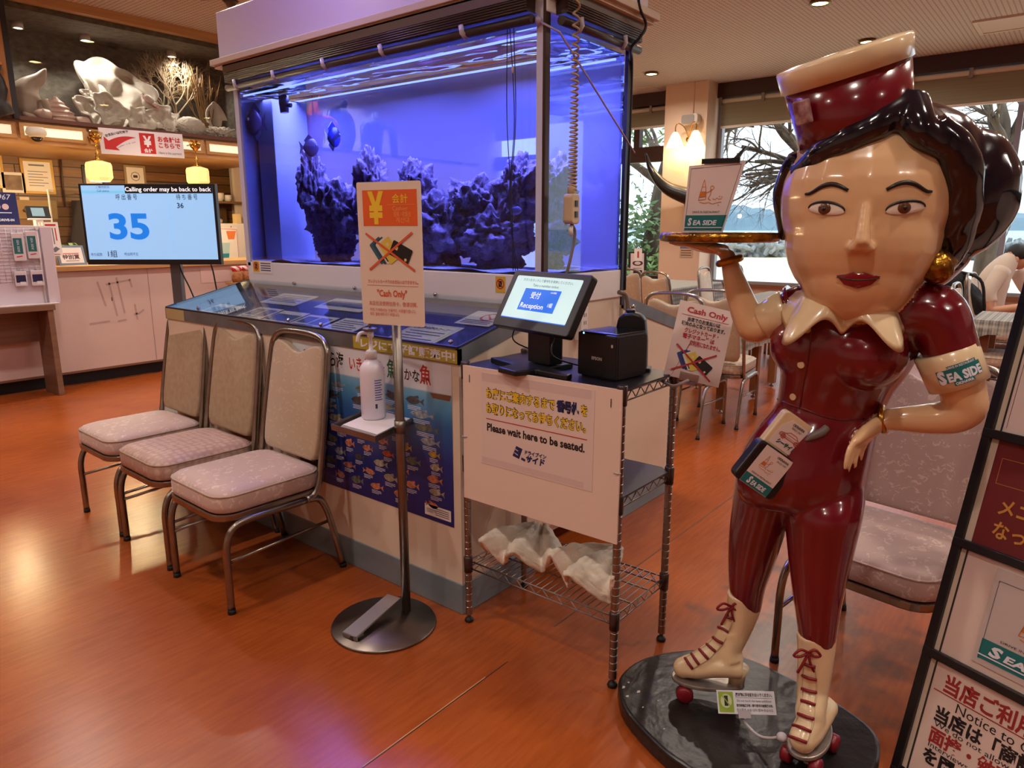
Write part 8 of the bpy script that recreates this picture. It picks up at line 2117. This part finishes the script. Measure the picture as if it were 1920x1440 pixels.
ps.text(lg2, 'OKINAWA', 0.058, 0.094, 0.0065, 4, 0.0194, w=0.034, bold=0.02); ps.text(lg2, 'SINCE 1967', 0.060, 0.086, 0.0045, 4, 0.0194, w=0.028)
ps.text(lg2, 'DRIVE IN RESTAURANT', 0.041, 0.032, 0.0045, 4, 0.0194, w=0.06)
ps.rect(lg2, 0.0, 0.001, 0.082, 0.028, 2, 0.0194); ps.text(lg2, 'S', 0.020, 0.006, 0.018, 3, 0.0200, w=0.010, bold=0.05, shear=0.18); ps.text(lg2, 'EA SIDE', 0.027, 0.0065, 0.012, 3, 0.0200, 'l', w=0.042, bold=0.04, shear=0.18)
ps.build('pouch_print', [mat('dark_ink'), mat('logo_orange', (206, 118, 46), 0.5), mat('sea_side_teal'), mat('white_print'), mat('notice_black')], pou)
MB().tube(smooth_path([nf2.p(0.030, 0.052, 0.016), nf2.p(0.036, 0.072, 0.019), nf2.p(0.048, 0.092, 0.018), nf2.p(0.052, 0.108, 0.014)], 4), interp([0.003, 0.010, 0.0105, 0.009], 4, 4), 12).build('pencil', mat('grey_pencil', (112, 98, 92), 0.4), statue)
# boots
def boot(shaft, foot, heel_c, name_lab):
    b = MB(); P = smooth_path(shaft[0], 5); b.tube(P, interp(shaft[1], len(shaft[0]), 5), 24)
    P2 = smooth_path(foot[0], 5); b.tube(P2, interp(foot[1], len(foot[0]), 5), 20, flat=(Z3, 0.82)); b.ball(P2[-1], foot[1][-1]*0.98, 18, 12)
    if heel_c: b.tube(smooth_path(heel_c[0], 5), interp(heel_c[1], len(heel_c[0]), 5), 18)
    o = b.build('boot', cream_lac, statue, remesh=0.0045, smooth_it=4); bake(o); o.data.materials.clear(); o.data.materials.append(cream_lac)
    o.data.polygons.foreach_set('use_smooth', [True]*len(o.data.polygons))
    return o
lace_m = mat('dark_red_lace', (128, 20, 30), 0.5)
bz = 0.05
def skates(o, toe, heel, shaft_pts, shaft_r, laces, bow):
    toe, heel = V(toe), V(heel); u_ = (toe-heel).normalized(); s_ = u_.cross(Z3).normalized(); L = (toe-heel).length
    pz = bz + 0.055
    fr_ = Frame(heel + Z3*(pz-heel.z), u_, Z3.cross(u_))
    MB().prism(fr_, [(L*(0.5+0.56*math.cos(t)), (0.046 + 0.010*math.cos(t))*math.sin(t)) for t in [2*PI*i/40 for i in range(40)]], -0.006, 0.006, smooth=False).build('skate_plate', mat('scuffed_silver', (190, 180, 170), 0.35, 0.7, noise_=(30, (150, 140, 130), 0.2)), o, bevel=0.003)
    foot_c = [heel + Z3*(pz+0.045-heel.z) - u_*0.004, heel + u_*L*0.35 + Z3*(pz+0.045-heel.z), heel + u_*L*0.7 + Z3*(pz+0.036-heel.z), heel + u_*L*0.92 + Z3*(pz+0.030-heel.z)]
    MB().loft([[heel + u_*0.012 + Z3*(pz+0.004-heel.z+z) + u_*(0.026*k*math.cos(t)) + s_*(0.026*k*math.sin(t)) for t in [2*PI*i/16 for i in range(16)]] for z, k in ((0, 0.85), (0.03, 0.95), (0.055, 1.25))]).build('heel_block', cream_lac, o)
    for k in (0.16, 0.84):
        for q in (-1, 1):
            c = heel + u_*L*k + s_*(0.036*q); c.z = bz + 0.024
            wf = Frame(c, u_, Z3)
            MB().lathe([(0.0, -0.013), (0.020, -0.013), (0.024, -0.008), (0.024, 0.008), (0.020, 0.013), (0.008, 0.014), (0.0, 0.011)], fr=wf, n=24).build('wheel', mat('dark_red_wheel', (130, 20, 34), 0.35), o)
        c = heel + u_*L*k; c.z = bz + 0.024; MB().tube([c - s_*0.04, c + s_*0.04], 0.006, 8).tube([c, c + Z3*0.028], 0.010, 8).build('axle', steel, o)
def lace_set(o, runs, bow, D):
    T = bvh(o); mb = MB()
    def hit(x, y, T):
        r = ray(x, y).normalized(); loc, n, i, d = T.ray_cast(EYE, r)
        if loc is None: loc, n, i, d = T.find_nearest(at(x, y, D))
        return loc, n
    for (xa, ya, xb, yb) in runs:
        a, na = hit(xa, ya, T); b, nb_ = hit(xb, yb, T); m_, nm = hit((xa+xb)/2, (ya+yb)/2, T)
        MB().tube(smooth_path([a + na*0.002, m_ + nm*0.006, b + nb_*0.002], 4), 0.0042, 8).build('lace', lace_m, o)
    x, y = bow; p, n_ = hit(x, y, T); p = p + n_*0.006
    r_ = CR; mbw = MB()
    for sx in (-1, 1):
        mbw.tube(smooth_path([p, p + r_*0.018*sx + Z3*0.012 + n_*0.008, p + r_*0.034*sx - Z3*0.004 + n_*0.008, p + r_*0.018*sx - Z3*0.008 + n_*0.006, p], 4), 0.0036, 8)
        mbw.tube(smooth_path([p, p + r_*0.010*sx - Z3*0.03 + n_*0.006, p + r_*0.022*sx - Z3*0.055 + n_*0.004], 4), 0.0036, 8)
    mbw.build('lace_bow', lace_m, o)
    # stitched front edges
    for s_ in (0, 1):
        pts = [hit(r[0] if s_ == 0 else r[2], r[1] if s_ == 0 else r[3], T) for r in runs]
        MB().tube(smooth_path([q + m_*0.0005 for q, m_ in pts], 3), 0.0022, 6).build('front_seam', mat('seam_cream', (198, 172, 134), 0.4), o)
def A8(x, y, d): return at(x, y, d)
b1h, b1t = V((1.842, 0.632, 0.1)), V((1.764, 0.800, 0.1))
bo1 = boot(([A8(1397, 1112, 1.856), A8(1394, 1140, 1.856), A8(1381, 1180, 1.856), A8(1366, 1216, 1.85), A8(1372, 1240, 1.838)], [0.049, 0.046, 0.040, 0.037, 0.036]),
           ([b1h + V((0, 0, 0.062)), b1h.lerp(b1t, 0.35) + V((0, 0, 0.062)), b1h.lerp(b1t, 0.68) + V((0, 0, 0.044)), b1h.lerp(b1t, 0.88) + V((0, 0, 0.037))], [0.036, 0.041, 0.038, 0.031]), ([A8(1372, 1180, 1.855), A8(1352, 1212, 1.862), b1h.lerp(b1t, 0.60) + V((0, 0, 0.066)), b1h.lerp(b1t, 0.86) + V((0, 0, 0.044))], [0.036, 0.036, 0.034, 0.028]), '')
skates(bo1, b1t, b1h, None, None, None, None)
lace_set(bo1, [(1355, 1152, 1375, 1160), (1348, 1176, 1366, 1186), (1338, 1195, 1356, 1206), (1326, 1208, 1342, 1222), (1312, 1218, 1328, 1236), (1297, 1226, 1311, 1246), (1285, 1234, 1299, 1254)], (1374, 1136), 1.84)
b2h, b2t = V((1.835, 0.398, 0.1)), V((1.660, 0.412, 0.1))
bo2 = boot(([A8(1531, 1188, 1.668), A8(1530, 1220, 1.664), A8(1526, 1270, 1.655), A8(1521, 1315, 1.642), A8(1519, 1340, 1.63)], [0.049, 0.046, 0.041, 0.037, 0.036]),
           ([b2h + V((-0.01, 0, 0.062)), b2h.lerp(b2t, 0.35) + V((0, 0, 0.062)), b2h.lerp(b2t, 0.68) + V((0, 0, 0.044)), b2h.lerp(b2t, 0.88) + V((0, 0, 0.037))], [0.036, 0.041, 0.039, 0.033]), ([A8(1525, 1300, 1.645), A8(1519, 1335, 1.61), b2h.lerp(b2t, 0.60) + V((0, 0, 0.066)), b2h.lerp(b2t, 0.86) + V((0, 0, 0.044))], [0.037, 0.037, 0.035, 0.03]), '')
skates(bo2, b2t, b2h, None, None, None, None)
lace_set(bo2, [(1506, 1243, 1529, 1250), (1505, 1266, 1531, 1274), (1504, 1291, 1531, 1298), (1503, 1314, 1528, 1322), (1497, 1338, 1526, 1348), (1488, 1360, 1520, 1372), (1480, 1380, 1512, 1392)], (1518, 1222), 1.62)
# base board
bpts = [(1.678, 0.940), (1.747, 0.971), (1.851, 0.963), (1.957, 0.903), (2.042, 0.812), (2.075, 0.699), (2.067, 0.60), (2.029, 0.425), (1.965, 0.30), (1.87, 0.262), (1.72, 0.26), (1.58, 0.30), (1.50, 0.42), (1.49, 0.55), (1.506, 0.634), (1.529, 0.729), (1.60, 0.87)]
loopd = bpts + bpts[:3]; sm = []
for i in range(1, len(bpts)+1):
    p0, p1, p2, p3 = [V(loopd[(i-1+k) % len(bpts)]).to_3d() for k in range(4)]
    for j in range(4):
        t = j/4; sm.append(0.5*((2*p1) + (p2-p0)*t + (2*p0-5*p1+4*p2-p3)*t*t + (3*p1-p0-3*p2+p3)*t**3))
MB().prism(Frame((0, 0, 0), X3, Y3), [(p.x, p.y) for p in reversed(sm)][::-1][::-1], 0.0, bz).build('base', mat('worn_black_base', (22, 19, 19), 0.3, noise_=(7, (34, 29, 27), 0.15), bump=(24, 0.25)), statue, bevel=0.012, seg=4)
rr = random.Random(6); bfr = Frame((0, 0, bz+0.0006), X3, Y3)
for x, y, s_ in ((1.66, 0.90, 0.006), (1.70, 0.885, 0.007), (1.72, 0.93, 0.005), (1.645, 0.84, 0.004), (1.69, 0.93, 0.008), (1.70, 0.82, 0.004), (1.60, 0.75, 0.004)):
    MB().poly(bfr, [(x + s_*rr.uniform(0.5, 1.3)*math.cos(2*PI*i/7), y + s_*rr.uniform(0.3, 1.0)*math.sin(2*PI*i/7)) for i in range(7)], 0, 0).build('paint_chip', mat('chip_white', (190, 180, 172), 0.6), statue)
# do-not-touch card in a clear clip
o = onZ(1347, 1338, 0.10); u = onZ(1460, 1341, 0.10) - o; u.z = 0
kf = Frame(o, u, Z3*0.8 + CF*0.6); KW, KH = 0.158, 0.060
dn = thing('do_not_touch_card', 'small white do not touch card with a green symbol between the skate boots', 'sign', kf.p(KW/2, 0))
MB().fbox(kf, 0, 0, KW, KH, -0.001, 0).build('card_sheet', mat('white_print'), dn)
mb = MB(); mb.rect(kf, 0.004, 0.004, 0.044, KH-0.004, 0, 0.0008); mb.disc(kf, 0.024, 0.033, 0.016, 1, 0.0012, ry=0.019); mb.rect(kf, 0.019, 0.020, 0.029, 0.046, 2, 0.0016); mb.ring(kf, 0.024, 0.033, 0.0165, 0.0025, 0, 0.0018, ry=0.0195); mb.line(kf, 0.014, 0.046, 0.034, 0.02, 0.003, 0, 0.002)
mb.text(kf, '展示物に手を触れないでください。', 0.101, KH*0.76, 0.0072, 2, 0.0008, w=0.10, bold=0.03); mb.line(kf, 0.05, KH*0.69, 0.152, KH*0.69, 0.0006, 2, 0.0008); mb.text(kf, 'Do not touch the items exhibited.', 0.101, KH*0.52, 0.0058, 2, 0.0008, w=0.094)
mb.text(kf, '请勿碰触展示物 / 請不要用手触摸展示物。', 0.101, KH*0.32, 0.0056, 2, 0.0008, w=0.10, bold=0.02); mb.text(kf, '전시품에 손을 대지 말아 주십시오.', 0.101, KH*0.13, 0.0058, 2, 0.0008, w=0.10)
mb.build('printing', [mat('lime_green', (150, 180, 50), 0.5), mat('pale_lime', (206, 216, 170), 0.5), mat('notice_black')], dn)
MB().fbox(kf, KW*0.34, -0.010, KW*0.55, 0.010, 0.0015, 0.004).build('clip_jaw', mat('clear_clip'), dn)
MB().tube(smooth_path([kf.p(KW*0.45, -0.008, 0.003), at(1393, 1350, 1.72), at(1420, 1378, 1.66), at(1445, 1384, 1.62), at(1468, 1380, 1.60)], 5), 0.004, 8).build('clip_arm', mat('clear_clip'), dn)
MB().ball(at(1466, 1382, 1.60), (0.014, 0.014, 0.012), 10, 8).build('clip_base', mat('clear_clip'), dn)
# house menu card on the tray
o = at(1279, 432, 1.84); tl = at(1290, 312, 1.87); tr_ = at(1397, 304, 1.80); br = at(1351, 432, 1.80)
o.z = TRZ+0.006
hm = thing('tray_menu_card', 'white and teal house menu card standing on the gold tray of the statue', 'card', o)
u_ = (br - o); u_.z = 0
hf = Frame(o, u_, Z3); W0 = u_.length; H0 = (tl-o).length
n0 = hf.n if hf.n.dot(CF) < 0 else -hf.n
shape = [(0, 0), (W0*1.03, 0), (W0*1.52, H0*1.02), (W0*0.10, H0*0.97)]
MB().prism(hf, shape, -0.006, 0.0).build('card_sheet', mat('card_pinkwhite', (226, 208, 206), 0.4), hm)
mb = MB(); mb.pline(hf, [(W0*0.06, H0*0.05), (W0*0.16, H0*0.93), (W0*1.42, H0*0.97), (W0*0.99, H0*0.05)], 0.0008, 4, 0.0008)
logo(mb, hf, W0*0.60, H0*0.50, W0*0.52, 1, 0.0008)
mb.text(hf, 'DRIVE IN RESTAURANT', W0*0.60, H0*0.305, 0.0052, 4, 0.0008, w=W0*0.70)
mb.poly(hf, [(W0*0.055, H0*0.06), (W0*1.02, H0*0.06), (W0*1.13, H0*0.275), (W0*0.075, H0*0.275)], 2, 0.0008); mb.line(hf, W0*0.06, H0*0.10, W0*1.03, H0*0.10, 0.002, 3, 0.0013)
mb.text(hf, 'S', W0*0.19, H0*0.135, 0.017, 3, 0.0014, w=W0*0.11, bold=0.05, shear=0.18); mb.text(hf, 'EA SIDE', W0*0.27, H0*0.137, 0.0115, 3, 0.0014, 'l', w=W0*0.62, bold=0.04, shear=0.18)
mb.build('card_print', [mat('dark_ink'), mat('logo_orange', (206, 118, 46), 0.5), mat('sea_side_teal'), mat('white_print'), mat('notice_black')], hm)
MB().fbox(hf, W0*0.42, H0*0.99, W0*1.38, H0*1.06, -0.008, 0.003).build('black_clip', black, hm)
